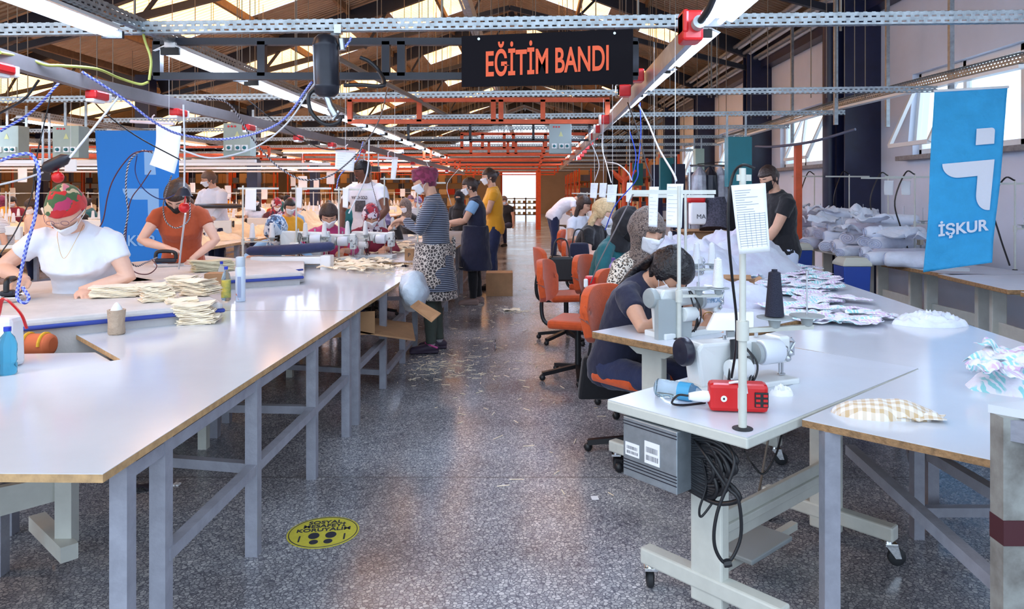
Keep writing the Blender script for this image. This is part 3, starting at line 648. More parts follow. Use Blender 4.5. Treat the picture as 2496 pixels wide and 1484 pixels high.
# silver control box under the near end
def pack():
    z = .715; a, b = P(1519, 1013, z), P(1650, 1054, z); d = (b-a).normalized(); n = V((d.y, -d.x, 0)); wv = (b-a).length; h = .205
    t = thing('motor_control_box', 'ribbed silver control box with two barcode labels hanging under the near sewing table', 'control box', (a+b)/2-V((0, 0, h)))
    bk = V((-n.x, -n.y, 0))*.16
    m = MB().extrude([a, b, b-V((0, 0, h)), a-V((0, 0, h))], bk)
    part(m, 'housing', M['alu'], t, bev=.003)
    fn = -bk.normalized()
    for k in (.012, .022, h-.06, h-.05, h-.04, h-.028): part(MB().extrude([a+fn*.0005-V((0, 0, k)), b+fn*.0005-V((0, 0, k)), b+fn*.0005-V((0, 0, k+.003)), a+fn*.0005-V((0, 0, k+.003))], fn*.001), 'groove', M['blacks'], t)
    for s0, s1, z0, z1 in ((.05, .32, .085, .13), (.42, .7, .06, .135)):
        q = [a+(b-a)*s0-V((0, 0, z0)), a+(b-a)*s1-V((0, 0, z0)), a+(b-a)*s1-V((0, 0, z1)), a+(b-a)*s0-V((0, 0, z1))]
        lb = part(MB().extrude([p+fn*.001 for p in q], fn*.001), 'barcode_label', M['paper'], t); bc = MB(); random.seed(4)
        for row in ((.25, .5), (.62, .85)):
            x = .1
            while x < .88:
                wdt = random.choice((.012, .02, .03)); f = lambda uu, vv: q[0].lerp(q[1], uu).lerp(q[3].lerp(q[2], uu), vv)+fn*.0022
                bc.add([f(x, row[0]), f(x+wdt, row[0]), f(x+wdt, row[1]), f(x, row[1])], [(0, 1, 2, 3)]); x += wdt+random.choice((.012, .02, .03))
        part(bc, 'barcode', M['ink'], lb)
    wm = MB(); random.seed(5); e = b+bk*.5
    for k in range(16):
        p0 = e-V((0, 0, .03+.008*k)); s = .10+random.random()*.07
        wm.tube(bez([p0-d*.02, p0+d*s*.6+V((0, 0, .02)), p0+d*s+V((random.uniform(-.02, .02), 0, -.03)), p0+d*s*.6-V((0, 0, .07)), p0-d*.02-V((0, 0, .06))], 5), .008, 7)
    part(wm, 'cable_bundle', M['black'], t, smooth=60); return t
pack()
for i, (pts, r_, lab) in enumerate((
    ([L2(.06, .12, .71), Q(1790, 1130, 2.33), Q(1748, 1250, 2.33), Q(1742, 1330, 2.33), Q(1772, 1372, 2.33), Q(1805, 1310, 2.33), Q(1800, 1220, 2.33), Q(1770, 1185, 2.35), Q(1720, 1110, 2.4), Q(1690, 1070, 2.5)], .0055, 'long black cable looping below the near sewing table'),
    ([Q(1712, 1120, 2.45), Q(1722, 1180, 2.45), Q(1705, 1240, 2.45), Q(1712, 1257, 2.45), Q(1748, 1200, 2.45), Q(1735, 1150, 2.45), Q(1715, 1130, 2.45)], .004, 'thin dark cable loop left of the near table column'),
    ([Q(1905, 1060, 2.75), Q(1890, 1110, 2.8), Q(1860, 1155, 2.8), Q(1830, 1125, 2.8), Q(1815, 1100, 2.6)], .004, 'thin cable hanging behind the near table column'))):
    tag(MB().tube(bez(pts, 8), r_, 8).build('cable', M['black'], smooth=60), lab, 'cable')
tag(MB().lathe([(.012, -.012), (.014, 0), (.012, .012)], Q(1773, 1372, 2.33), (1, 0, .2), 8).build('cable_plug', M['black']), 'small black plug at the bottom of the looping cable', 'plug')
tr_ = thing('foot_treadle', 'grey foot treadle plate under the near sewing table', 'treadle', L2(.62, .36, 0))
part(MB().box(L2(.62, .38, .12), (.3, .22, .02), rz0), 'plate', M['machine2'], tr_, bev=.005); part(MB().beam(L2(.3, .36, .09), L2(.95, .36, .09), .03), 'axle', M['cream'], tr_)
part(MB().cyl(L2(.72, .42, .12), L2(.85, .38, .7), .005, 8), 'pull_rod', M['rod'], tr_)
# extension tables at the right front
work_table([(p.x, p.y) for p in (P(1955, 1023, ZT), P(2240, 900, ZT), P(2245, 902, ZT)+V((1.0, -.05, 0)), P(2245, 902, ZT)+V((1.1, -.9, 0)), P(2496, 1138, ZT)+V((.25, -.24, 0)))],
    'white extension board with plaid cloth on it in the right foreground',
    [(.955, 2.42), (2.3, 2.5)],
    [], zt=ZT, edge=M['plyd'])
work_table([(1.635, 3.16), (2.75, 3.12), (2.42, 3.6), (2.66, 8.6), (.98, 8.6), (1.0, 5.2), (1.215, 4.75), (1.6, 4.29), (.72, 3.5), (1.26, 3.61)],
    'large glossy white table behind the sewing row, covered in printed cloth', [(2.3, 3.3), (2.45, 5), (2.5, 6.8), (2.55, 8.4), (1.3, 8.4), (1.8, 3.4)],
    [((2.3, 3.3), (2.55, 8.4), .33), ((1.8, 3.4), (1.8, 8.4), .33), ((1.67, 3.3), (2.4, 5.0), .33)], zt=ZT-.003)
# bare angle-iron frame under the right front board
fr = thing('steel_frame', 'open grey steel frame standing under the right foreground board', 'frame', (1.95, 2.9, 0))
a1 = P(2235, 1310, 0); b1 = P(2080, 1100, 0)
for p in (a1, P(2020, 1520, 0)): part(MB().beam((p.x, p.y, 0), (p.x, p.y, .73), .045), 'leg', M['grey'], fr)
for (p, q) in ((Q(2072, 1095, 3.1), Q(2430, 1420, 2.15)), (Q(2270, 1110, 3.0), Q(2496, 1245, 2.4)), (Q(2250, 1245, a1.y), Q(2520, 1245, a1.y))): part(MB().beam(p, q, .04), 'rail', M['grey'], fr)
z1 = .98; k1 = P(2408, 985, z1)
ft = thing('corner_table', 'taller white table cut off by the right edge, chipped leg with dark red mark', 'table', (k1.x+.5, k1.y-.1, 0))
part(MB().prism([(k1.x, k1.y), (k1.x+.9, k1.y+.25), (k1.x+.95, k1.y-.5), (k1.x+.28, k1.y-.28)], z1-.02, z1), 'tabletop', M['white2'], ft)
part(MB().beam((k1.x+.035, k1.y-.02, 0), (k1.x+.035, k1.y-.02, z1-.02), .052), 'leg', mat('chipped_grey', (150,152,148), .55, col2=(104,100,96), vscale=9), ft)
part(MB().beam((k1.x+.035, k1.y-.02, z1-.05), (k1.x+.3, k1.y-.27, z1-.05), .05), 'rail', M['grey'], ft)
part(MB().beam((k1.x+.035, k1.y-.02, .69), (k1.x+.5, k1.y+.05, .69), .035), 'rail', M['grey'], ft)
part(MB().beam((k1.x+.036, k1.y-.021, .655), (k1.x+.036, k1.y-.021, .715), .056), 'painted_band', mat('dark_red', (66,20,30), .5), ft, label='dark red paint mark')
part(MB().beam((k1.x+.46, k1.y-.05, 0), (k1.x+.46, k1.y-.05, z1-.02), .052), 'leg', M['grey'], ft)
# ------------------------------------------------------------------ row of unused sewing tables along the right wall
rowt = [((2227, 664), (2322, 687)), ((2405, 697), (2496, 718)), ((2065, 616), (2110, 633))]
for i, (x, y, rz) in enumerate(((3.98, 5.1, .12), (3.95, 6.25, -.06), (4.0, 7.35, .1), (4.0, 8.5, .0), (4.03, 9.75, .05), (4.05, 11.0, -.05))):
    sew_table((x+.12, y, 0), pi/2+rz, 'pale sewing table against the right wall, %s from the front' % ordn[i], 1.12, .85 if i else .8, edge=M['plyd'] if i < 4 else M['cream'], detail=False, xn=(-.4, .36))
# ------------------------------------------------------------------ sewing machines: x from handwheel (0) to needle, y=0 centre line, origin on the table under the handwheel
def machine(loc, rz, label, group=None, s=1.0, wheel=None, body=None, name=None, det=True, brand=None, zs=1.0):
    t = thing('sewing_machine', label, 'sewing machine', loc, rz, group, frame=True); bd = body or M['machine']
    k = s; S = lambda x_, y_, z_: (x_*k, y_*k, z_*k*zs)
    part(MB().box(S(.25, 0, .018), S(.48, .18, .036)), 'bed', bd, t, bev=.006*k)
    hd = MB()
    hd.extrude([S(.03, -.055, .03), S(.13, -.055, .03), S(.15, -.05, .16), S(.17, -.05, .18), S(.44, -.045, .185), S(.44, -.045, .27), S(.03, -.055, .285), S(.01, -.05, .25)], (0, .10*k, 0))
    part(hd, 'arm', bd, t, bev=.012*k)
    part(MB().box(S(.45, 0, .20), S(.06, .095, .16)), 'head', bd, t, bev=.01*k)
    if det:
        part(MB().lathe([(.02*k, 0), (.046*k, .004*k), (.05*k, .012*k), (.05*k, .10*k), (.046*k, .106*k)], S(.30, -.06, .205), (1, 0, 0), 24), 'motor_barrel', M['white2'], t, smooth=40)
        part(MB().lathe([(.01*k, 0), (.044*k, .002*k), (.044*k, .02*k)], S(.275, -.06, .205), (1, 0, 0), 20), 'barrel_cap', M['machine2'], t, smooth=40)
        part(MB().lathe([(.004, 0), (.038*k, .004*k), (.04*k, .012*k), (.04*k, .09*k), (.034*k, .1*k)], S(.12, -.10, .14), (1, 0, 0), 20), 'belt_cover', bd, t, smooth=40)
    part(MB().lathe([(.008*k, -.01*k), (.02*k, -.012*k), (.05*k, -.006*k), (.056*k, .004*k), (.056*k, .026*k), (.048*k, .034*k), (.03*k, .036*k)], S(-.03, 0, .235), (1, 0, 0), 28), 'handwheel', wheel or M['machine2'], t, smooth=40)
    part(MB().cyl(S(.46, -.02, .13), S(.46, -.02, .05), .005*k, 8).cyl(S(.445, -.02, .12), S(.445, -.02, .04), .004*k, 8).box(S(.455, -.02, .045), S(.03, .015, .008)), 'needle_bar', M['steel'], t)
    if det:
        tn = MB()
        for a, b, c in ((.44, -.055, .21), (.47, -.055, .18), (.455, -.055, .15)): tn.lathe([(.004, 0), (.013*k, .003), (.013*k, .008), (.005, .016)], S(a, b, c), (0, -1, 0), 12)
        tn.tube([S(.48, -.05, .27), S(.50, -.05, .24), S(.48, -.05, .2)], .003, 6).box(S(.49, -.03, .2), S(.025, .03, .08))
        part(tn, 'thread_tension', M['steel'], t, smooth=40)
        part(MB().tube(bez([S(.20, -.07, .27), S(.2, -.1, .2), S(.22, -.12, .1), S(.24, -.08, .03)], 5), .004, 6).tube(bez([S(.21, -.07, .27), S(.22, -.12, .2), S(.2, -.13, .1), S(.22, -.09, .03)], 5), .004, 6).tube(bez([S(.22, -.07, .26), S(.25, -.11, .17), S(.23, -.12, .08), S(.2, -.09, .03)], 5), .004, 6), 'cable', M['black'], t, smooth=60)
        for px_ in (.18, .34): part(MB().cyl(S(px_, 0, .28), S(px_, 0, .305), .008*k, 8), 'knob', M['steel'], t, smooth=40)
    if brand: letter(brand, .036*k, S(.352, -.1125, .205), (1, 0, 0), (0, 0, 1), mat('brand_blue', (110,150,186), .5), t, sx=.8)
    return t
c1v = V((.747, .665, 0)).normalized()
m0 = machine((.575, 2.80, ZT), .42, 'white sewing machine with black handwheel on the near sewing table', s=.95, zs=.68, wheel=mat('wheel_black', (34,36,52), .3))
# its flat metal panel with cable bunch and the tall white cover panel behind
bk_ = MB()
for k in range(7): bk_.tube(bez([(.16+.005*k, -.05, .19), (.13+.008*k, -.09, .13), (.11+.010*k, -.10, .06), (.13+.006*k, -.08, .01)], 5), .004, 6)
part(bk_, 'cable_bundle', M['black'], m0, smooth=60)
# table of the dark-haired worker, with its machine
E1 = P(1442, 808, .77); u1 = c1v; v1 = V((-u1.y, u1.x, 0)); W1 = .54; L1 = 1.2
c1 = E1-v1*W1/2+u1*L1/2
T1 = sew_table((c1.x, c1.y, 0), math.atan2(u1.y, u1.x), 'sewing table with worn plywood edge where the dark-haired woman works', L1, W1, zt=.77, edge=M['plyd'], xn=(-.42, .3))
m1 = machine((.60, 3.75, .77), .56, 'grey-white sewing machine lettered TYPICAL used by the dark-haired woman', s=.90, zs=.95, body=M['machine'], brand='TYPICAL')
part(MB().extrude([(-.02, -.06, .0), (.16, -.1, .0), (.17, -.1, .1), (.06, -.08, .2), (-.02, -.06, .2)], (0, .03, 0)), 'belt_guard', M['machine2'], m1)
# ------------------------------------------------------------------ thread stands
def cone(mb, p, r=.028, h=.14): return mb.lathe([(r*.5, 0), (r, .002), (r*.62, h), (r*.3, h+.004), (r*.3, h+.01), (.003, h+.01)], p, (0, 0, 1), 18)
cones_n = [0]
def thread_stand(base, top_z, arm_a, label, discs=(), z_arm=1.05, top_arm=None, r=.012, group=None, cg=None, clabel=None):
    """pole with a lower spool arm and a top guide arm; cones stand on its discs as things of their own"""
    b = V(base); t = thing('thread_stand', label, 'thread stand', b, 0, group)
    part(MB().cyl(b, (b.x, b.y, z_arm), r, 12).cyl((b.x, b.y, z_arm-.03), (b.x, b.y, z_arm+.03), r*1.5, 12).cyl((b.x, b.y, z_arm), (b.x, b.y, top_z), r*.8, 12), 'pole', M['cream'], t, smooth=40)
    part(MB().lathe([(r*2.4, 0), (r*2.4, .004), (r*1.6, .008)], b, (0, 0, 1), 18), 'base_ring', M['rubber'], t)
    d = V((cos(arm_a), sin(arm_a), 0))
    if discs: part(MB().beam(V((b.x, b.y, z_arm)), V((b.x, b.y, z_arm))+d*(max(q[0] for q in discs)+.02), .018, .014), 'spool_arm', M['cream'], t)
    if top_arm:
        a0, a1_, ta = top_arm; dd = V((cos(ta), sin(ta), 0)); q = V((b.x, b.y, top_z-.03))
        part(MB().beam(q+dd*a0, q+dd*a1_, .006, .02), 'guide_arm', M['cream'], t)
    for dist, full, off in discs:
        p = V((b.x, b.y, z_arm+.03))+d*dist+V((-d.y, d.x, 0))*off
        part(MB().lathe([(.006, -.03), (.016, -.025), (.02, -.004), (.055, .004), (.055, .008), (.006, .008)], p, (0, 0, 1), 20), 'spool_disc', M['machine2'], t, smooth=40)
        part(MB().cyl(p, p+V((0, 0, .15)), .003, 8), 'spindle', M['steel'], t)
        if full: 
            o = cone(MB(), p+V((0, 0, .009)), .03, .14).build('thread_cone', M['thread_black'] if full == 'k' else M['thread'], smooth=40)
            tag(o, (clabel or 'white thread cone on a spool stand') if full != 'k' else 'large dark navy thread cone on the near thread stand', 'thread cone', None if full == 'k' or (clabel and not cg) else (cg or 'white thread cones on the stands'))
    return t
b0 = P(1810, 1046, ZT)
thread_stand(b0, 1.575, .28, 'tall white thread stand with paper form at the near sewing table corner', [(.115, 'k', .0), (.235, None, .0)], z_arm=1.065, top_arm=(-.02, .03, .3), r=.0135)
b1 = V((.722, 3.72, .77))
thread_stand(b1, 1.53, .1, 'white thread stand rising beside the machine lettered TYPICAL', [(.10, None, 0), (.2, 1, 0)], z_arm=.985, top_arm=(-.25, .18, -.05), clabel='white thread cone with blue cap beside the machine lettered TYPICAL')
# paper sheets: a slightly curled grid
def sheet(tl, tr, bl, br, label, curl=.01, m=None, marks=None, name='paper_sheet', group=None, cat='paper sheet', lines=0, th=.0006):
    tl, tr, bl, br = map(V, (tl, tr, bl, br)); nn = (tr-tl).cross(bl-tl).normalized()
    fn = lambda u, v: tl.lerp(tr, u).lerp(bl.lerp(br, u), v)+nn*curl*(sin(pi*v)+.5*sin(pi*u*1.3+v*2))
    o = MB().grid(fn, 8, 12); ob = o.build(name, m or M['paper'], smooth=180, solid=th); tag(ob, label, cat, group)
    if 'stand' not in label: mid = tl.lerp(tr, .5); part(MB().cyl(mid-V((0, 0, .01)), (mid.x, mid.y, 2.42), .0015, 4), 'string', M['paper'], ob)
    if lines:
        mk = MB(); g2 = lambda u, v: fn(u, v)+(V((0, 0, H))+V((0, 0, 0))-fn(u, v)).normalized()*0-nn*(.0012 if nn.y > 0 else -.0012)
        random.seed(9)
        for k in range(lines):
            v_ = .08+.84*k/lines; x0 = .08; x1 = .35+.45*random.random() if k < lines*.4 else .92
            mk.add([g2(x0, v_), g2(x1, v_), g2(x1, v_+.006), g2(x0, v_+.006)], [(0, 1, 2, 3)])
        if lines > 10:
            for x in (.08, .3, .45, .6, .75, .92): mk.add([g2(x, .42), g2(x+.008, .42), g2(x+.008, .92), g2(x, .92)], [(0, 1, 2, 3)])
        part(mk, 'printed_lines', mat('print', (130,134,150), .7), ob)
    return ob
yq = 2.3
sheet(Q(1782, 452, yq), Q(1866, 446, yq), Q(1802, 620, yq), Q(1877, 612, yq), 'paper form with a ruled table clipped to the near thread stand', .002, lines=24)
sheet(Q(380, 305, 4.9), Q(444, 308, 4.9), Q(362, 400, 4.85), Q(426, 424, 4.85), 'curled white sheet hanging over the blue banner', .03)
sheet(Q(818, 370, 6.2), Q(866, 372, 6.2), Q(816, 412, 6.2), Q(862, 418, 6.2), 'small white sheet hanging left of the man in the printed T-shirt', .004, lines=6)
sheet(Q(955, 388, 6.6), Q(970, 388, 6.6), Q(952, 436, 6.6), Q(964, 438, 6.6), 'narrow white sheet hanging right of the man in the printed T-shirt', .004)
sheet(Q(157, 388, 7.6), Q(187, 388, 7.6), Q(157, 418, 7.6), Q(187, 418, 7.6), 'white note under the leftmost green control box', .002)
sheet(Q(598, 460, 7.5), Q(625, 460, 7.5), Q(596, 513, 7.5), Q(624, 514, 7.5), 'pale sheet with yellow-green note on the left thread stand pole', .003)
for i, (x0, x1, y0, y1, d) in enumerate(((1626, 1666, 448, 553, 3.9), (1583, 1606, 455, 552, 4.6), (1481, 1505, 450, 492, 5.6), (1528, 1542, 445, 492, 5.9), (1462, 1480, 446, 480, 7.4), (1440, 1458, 446, 482, 8.2))):
    sheet(Q(x0, y0, d), Q(x1, y0, d), Q(x0-2, y1, d), Q(x1-4, y1+2, d), 'white paper strip hanging over the right sewing row, %s from the camera' % ordn[i], .006, lines=9)
# pale hanger bars the sheets hang from
for i, (p, q, d, lab) in enumerate((((318, 296), (425, 302), 4.92, 'pale plastic hanger bar holding the curled sheet'), ((818, 368), (868, 370), 6.22, 'hanger bar holding the small sheet by the printed T-shirt'), ((922, 384), (970, 386), 6.62, 'white plastic clothes hanger above the printed T-shirt man'))):
    tag(MB().cyl(Q(*p, d), Q(*q, d), .01, 8).tube([Q(p[0]*.5+q[0]*.5, p[1]-2, d), Q(p[0]*.5+q[0]*.5, p[1]-12, d), Q(p[0]*.5+q[0]*.5+5, p[1]-16, d)], .005, 6).build('clip_hanger', mat('pinkish_plastic', (226,208,214), .4), smooth=40), lab, 'hanger')
# ------------------------------------------------------------------ banners
def banner(px, y, m, label, th=.004, wave=.02, wrink=0):
    tl, tr, bl, br = [Q(a, b, d) for a, b, d in px]; fn = lambda u, v: tl.lerp(tr, u).lerp(bl.lerp(br, u), v)+V((0, wave*sin(v*7+u*2)*v, 0))
    o = thing('banner', label, 'banner', (bl+br)/2); part(MB().grid(fn, 24, 60), 'cloth', m, o, smooth=180, solid=th, disp=wrink, dscale=.25); return o, fn
bn, bf = banner(((2278, 222, 6.9), (2456, 212, 6.75), (2252, 664, 6.7), (2420, 640, 6.55)), 6.8, M['banner'], 'light blue hanging banner with white emblem and lettering by the right wall', wrink=.025)
def onb(f, u, v, off): p = f(u, v); return p+V((0, off, 0))
def decal(f, poly, m, par, name='emblem', off=-.028):
    import mathutils.geometry as G
    cnt = len(poly); vs = [onb(f, u, v, off) for u, v in poly]; part(MB().extrude(vs, (0, .002, 0)), name, m, par)
arc = lambda cx, cy, rx, ry, a0, a1, n=10: [(cx+rx*cos(R(a0+(a1-a0)*k/n)), cy+ry*sin(R(a0+(a1-a0)*k/n))) for k in range(n+1)]
sq = [(.60, .232), (.80, .232)]+arc(.80, .252, .05, .02, -90, 0, 5)+[(.85, .325), (.60, .325)]
lf = [(.15, .415), (.87, .415), (.87, .70)]+arc(.87, .60, .22, .10, 90, 180)+[(.65, .50), (.40, .50)]+arc(.40, .415, .25, .085, 90, 180)
decal(bf, sq, M['bannerw'], bn); decal(bf, lf, M['bannerw'], bn)
letter('İŞKUR', .135, onb(bf, .50, .785, -.035), bf(1, .78)-bf(0, .78), (0, 0, 1), M['bannerw'], bn, sx=.98, bold=.004, label='white lettering')
part(MB().cyl(bf(0, 0)+V((-.01, 0, 0)), bf(1, 0)+V((.01, 0, 0)), .012, 10), 'hanging_rod', M['pvc'], bn)
bn2, bf2 = banner(((232, 318, 7.6), (436, 318, 7.6), (252, 655, 7.6), (436, 655, 7.6)), 7.6, M['banner2'], 'deep blue banner with pale emblem behind the woman in the rust shirt', wave=.0)
decal(bf2, [(.58, .15), (.70, .15), (.72, .32), (.58, .32)], M['banner2w'], bn2, off=-.004); 
decal(bf2, [(.30, .42), (.75, .42), (.75, .72)]+arc(.75, .64, .14, .08, 90, 180, 8)+[(.61, .50), (.45, .50)]+arc(.45, .42, .15, .08, 90, 180, 8), M['banner2w'], bn2, off=-.004)
letter('İŞKUR', .15, onb(bf2, .42, .80, -.008), (1, 0, 0), (0, 0, 1), M['banner2w'], bn2, sx=1.0, bold=.003)
# ------------------------------------------------------------------ yellow floor sticker
fs = P(788, 1297, 0); st = thing('floor_sticker', 'round yellow distancing sticker with footprints on the floor', 'sticker', fs)
yel = mat('sticker_yellow', (206,196,70), .5, var=.12, vscale=30)
part(MB().lathe([(.001, .0005), (.155, .0005), (.155, .002), (.001, .002)], fs, (0, 0, 1), 48), 'disc', yel, st)
part(MB().tube([fs+V((.146*cos(2*pi*k/48), .146*sin(2*pi*k/48), .002)) for k in range(49)], .002, 5), 'ring', M['ink'], st)
rr_ = V((1, .16, 0)).normalized(); uu_ = V((-rr_.y, rr_.x, 0))
for i, (s_, o_) in enumerate((('SOSYAL', .095), ('MESAFEYİ', .058), ('KORUYALIM', .02))): letter(s_, .042, fs+uu_*o_+V((0, 0, .0025)), rr_, uu_, M['ink'], st, bold=.0008)
for s_ in (-1, 1):
    fp = MB()
    for c_, a_, b_ in (((s_*.036, -.035), .024, .03), ((s_*.03, -.095), .019, .021)):
        fp.prism([(fs+rr_*(c_[0]+a_*cos(2*pi*k/14))+uu_*(c_[1]+b_*sin(2*pi*k/14)))[:2] for k in range(14)], .002, .003)
    part(fp, 'footprint', M['ink'], st)
    part(MB().beam(fs+rr_*s_*.095+uu_*-.03+V((0, 0, .0025)), fs+rr_*s_*.095+uu_*-.085+V((0, 0, .0025)), .007, .001), 'arrow', M['ink'], st)
# ------------------------------------------------------------------ people
SKIN = mat('skin', (206,158,132), .5, var=.06, vscale=14); SKIN2 = mat('skin_light', (226,180,158), .5, var=.05, vscale=14); SKIN3 = mat('skin_deep', (112,72,54), .5, var=.08, vscale=14)
HAIRB = mat('hair_black', (20,18,24), .35, bump=.5, bscale=70); HAIRD = mat('hair_brown', (52,36,32), .4, bump=.5, bscale=70); HAIRL = mat('hair_blonde', (208,180,136), .4, var=.25, vscale=40, bump=.5, bscale=70); HAIRG = mat('hair_grey', (92,74,66), .5, bump=.5, bscale=70)
JEANS = mat('jeans', (30,44,84), .85, var=.2, bump=.2, bscale=40, fab=.2); BLACKC = mat('black_cloth', (18,18,26), .85, var=.1, bump=.3, bscale=20, fab=.2); NAVYC = mat('navy_cloth_wear', (26,30,58), .85, var=.1, bump=.3, bscale=18, fab=.2)
MASKW = mat('mask_white', (234,238,246), .8, bump=.3, bscale=40); MASKB = mat('mask_black', (22,22,26), .8); EYE = mat('eye_dark', (36,24,22), .25); BROW = mat('brow', (46,32,28), .7); LIP = mat('lip', (168,98,92), .5)
def ik(a, b, l1, l2, hint):
    d = b-a; L = min(d.length, (l1+l2)*.995); d = d.normalized(); b = a+d*L
    x = (l1*l1-l2*l2+L*L)/(2*L); h = sqrt(max(0, l1*l1-x*x)); n = (V(hint)-d*V(hint).dot(d)).normalized()
    return a+d*x+n*h, b
def person(label, x, y, rz, S=1.65, pose='stand', lean=0.05, chest=0.1, neck=.15, head=.2, yaw=0, roll=0, lh=None, rh=None, w=1.0, skin=SKIN, shirt=None, sleeve=.45, shirt_end=-.06, legs=JEANS, shoes=BLACKC,
           hair='short', hairm=HAIRB, scarf=None, mask=MASKW, bust=.015, apron=None, tunic=0, q=1, lo=False, group=None, dz=0, handd=None, extra=None, elbow=None, hs=1.05, socks=None, seat=.47, undersleeve=None, curl=.9):
    """rz: heading, 0 = facing +y. Local frame x = person's right, y = ahead. q scales mesh density; lo drops what a far figure cannot show."""
    k = S/1.65; t = thing('person', label, 'person', (x, y, 0), rz, group, frame=True)
    if lo: q *= 1.6
    X = V((1, 0, 0)); dr = lambda a: V((0, sin(a), cos(a)))
    hipz = (.87 if pose == 'stand' else seat+.10)*k if pose == 'stand' else seat+.10
    p0 = V((0, 0, hipz+dz)); waist = p0+dr(lean)*.17*k; ch = waist+dr((lean+chest)/2)*.18*k; nb = ch+dr(chest)*.21*k; hb = nb+dr(neck)*.058*k
    hw = .004
    def torso(mb, e=0, z0=-1, top=True, flare=0, drop=0):
        st = [(p0-dr(lean)*.09*k, .150*w, .105*w, 0), (p0, .172*w, .125*w, -.01), (p0+dr(lean)*.09*k, .158*w, .115*w, 0), (waist, .138*w, .10*w, 0), (waist.lerp(ch, .5), .147*w, .108*w, .0), (ch, .160*w, .112*w+bust*.7, bust*.8),
              (ch.lerp(nb, .3), .166*w, .108*w+bust*.4, bust*.4), (ch.lerp(nb, .62), .165*w, .088*w, 0), (ch.lerp(nb, .86), .135*w, .068, -.004), (nb, .078, .06, -.004), (nb+dr(neck)*.02, .062, .056, 0)]
        if drop: st = [(p0-V((0, 0, drop*k*f))+V((0, (.0 if pose == 'stand' else 0), 0)), (.172+flare*f)*w, (.13+flare*f)*w, 0) for f in (1, .75, .5, .25)]+st[1:]
        rs = []; cs = [s_[0] for s_ in st]
        for i, (c, a, b, off) in enumerate(st):
            d = (cs[min(i+1, len(cs)-1)]-cs[max(0, i-1)]).normalized(); f = X.cross(d)*-1; a = (a+e)*k; b = (b+e)*k
            rs.append([c+f*off*k+X*a*math.copysign(abs(cos(th))**.85, cos(th))+f*b*math.copysign(abs(sin(th))**.9, sin(th)) for th in [2*pi*j/20 for j in range(20)]])
        mb.rings(rs)
    # arms
    hands = {}; arms = {}
    shz = ch.lerp(nb, .74)
    for s, tgt in ((-1, lh), (1, rh)):
        sh = shz+X*s*.165*w*k
        if tgt is None: tgt = (s*.24, .10, hipz-.06)
        tg = V(tgt); hint = V((s*.7, -.6, -.35)) if elbow is None else V((s*elbow[0], elbow[1], elbow[2]))
        el, wr = ik(sh, tg, .285*k, .245*k, hint); arms[s] = (sh, el, wr)
    nd = {}
    body = MB()
    torso(body)
    body.tube([nb-dr(chest)*.03, nb+dr(neck)*.03, hb+dr(neck)*.04], [.062*k, .054*k, .054*k], 14)
    # head frame
    u = dr(head); f = V((0, cos(head), -sin(head))); hr = Matrix.Rotation(yaw, 3, u); f = hr @ f; r = f.cross(u)
    if roll: rm = Matrix.Rotation(roll, 3, f); u = rm @ u; r = rm @ r
    hc = hb+u*.105*k+f*.022*k
    hp = lambda a, b, c: hc+(r*a+f*b+u*c)*k*hs
    def hrad(az, el_):     # radius of the skull along azimuth (0 = face) and elevation
        x_, y_, z_ = sin(az)*cos(el_), cos(az)*cos(el_), sin(el_)
        a, b, c = .074, (.088 if y_ > 0 else .100), (.112 if z_ > 0 else .118)
        rad = 1/sqrt((x_/a)**2+(y_/b)**2+(z_/c)**2)
        if z_ < 0: rad *= 1-.16*abs(x_)*min(1, -z_*1.6)-(.20*max(0, -y_)*min(1, -z_*2))    # jaw narrows, nape hollow
        if y_ > 0:
            fa, fe = az, el_
            g = lambda A, E, sa, se: math.exp(-((fa-A)/sa)**2-((fe-E)/se)**2)
            rad += .006*g(0, .28, .5, .14)-.010*(g(.34, .08, .18, .15)+g(-.34, .08, .18, .15))+.010*g(0, -.08, .13, .26)+.014*g(0, -.22, .12, .10)-.004*g(0, -.40, .2, .07)+.006*g(0, -.52, .22, .08)+.006*g(0, -.85, .25, .15)+.004*(g(.6, -.2, .25, .2)+g(-.6, -.2, .25, .2))
        return rad
    def hsurf(az, el_, sc=1.0, add=0): rd = hrad(az, el_)*sc+add; return hp(sin(az)*cos(el_)*rd, cos(az)*cos(el_)*rd, sin(el_)*rd)
    N = 32; rs = []
    for i in range(21):
        e_ = -pi/2+.02+(pi-.04)*i/20; rs.append([hsurf(2*pi*j/N, e_) for j in range(N)])
    body.rings(rs)
    ears = []
    if not scarf:
        for s in (-1, 1): body.ball(hp(s*.077, -.008, -.005), V((.010, .02, .032))*k, 8, Matrix((r, f, u)).transposed())
    # nose wings and lips
    for s, rr_ in ((-1, 1), (1, 1)): pass
    for s in (-1, 1):
        sh, el, wr = arms[s]
        body.tube([sh-X*s*.03*k, sh+(el-sh)*.12, sh.lerp(el, .5), el, el.lerp(wr, .25), el.lerp(wr, .65), wr, wr+(wr-el).normalized()*.02], [.05*k*w, .052*k*w, .047*k*w, .039*k*w, .041*k*w, .033*k*w, .026*k, .024*k], 14)
        d = (wr-el).normalized()
        hd = V((handd or {}).get(s, None) or (0, .75, -.55)) if handd and s in handd else (d*.6+V((0, .5, -.55))).normalized()
        hd = hd.normalized(); side = hd.cross(V((0, 0, 1))); side = (X*s if side.length < .2 else side.normalized()*1)
        thumb = -s; side = side.normalized()          # side points to the person's right of the hand
        pn = side.cross(hd).normalized()
        W0_ = wr+d*.005; pe_ = W0_+hd*.085*k
        body.tube([W0_-d*.01, W0_+hd*.03*k, pe_-hd*.02*k, pe_], [.027*k, .036*k, .041*k, .038*k], 12, flat=[.8, .5, .42, .38], ref=pn)
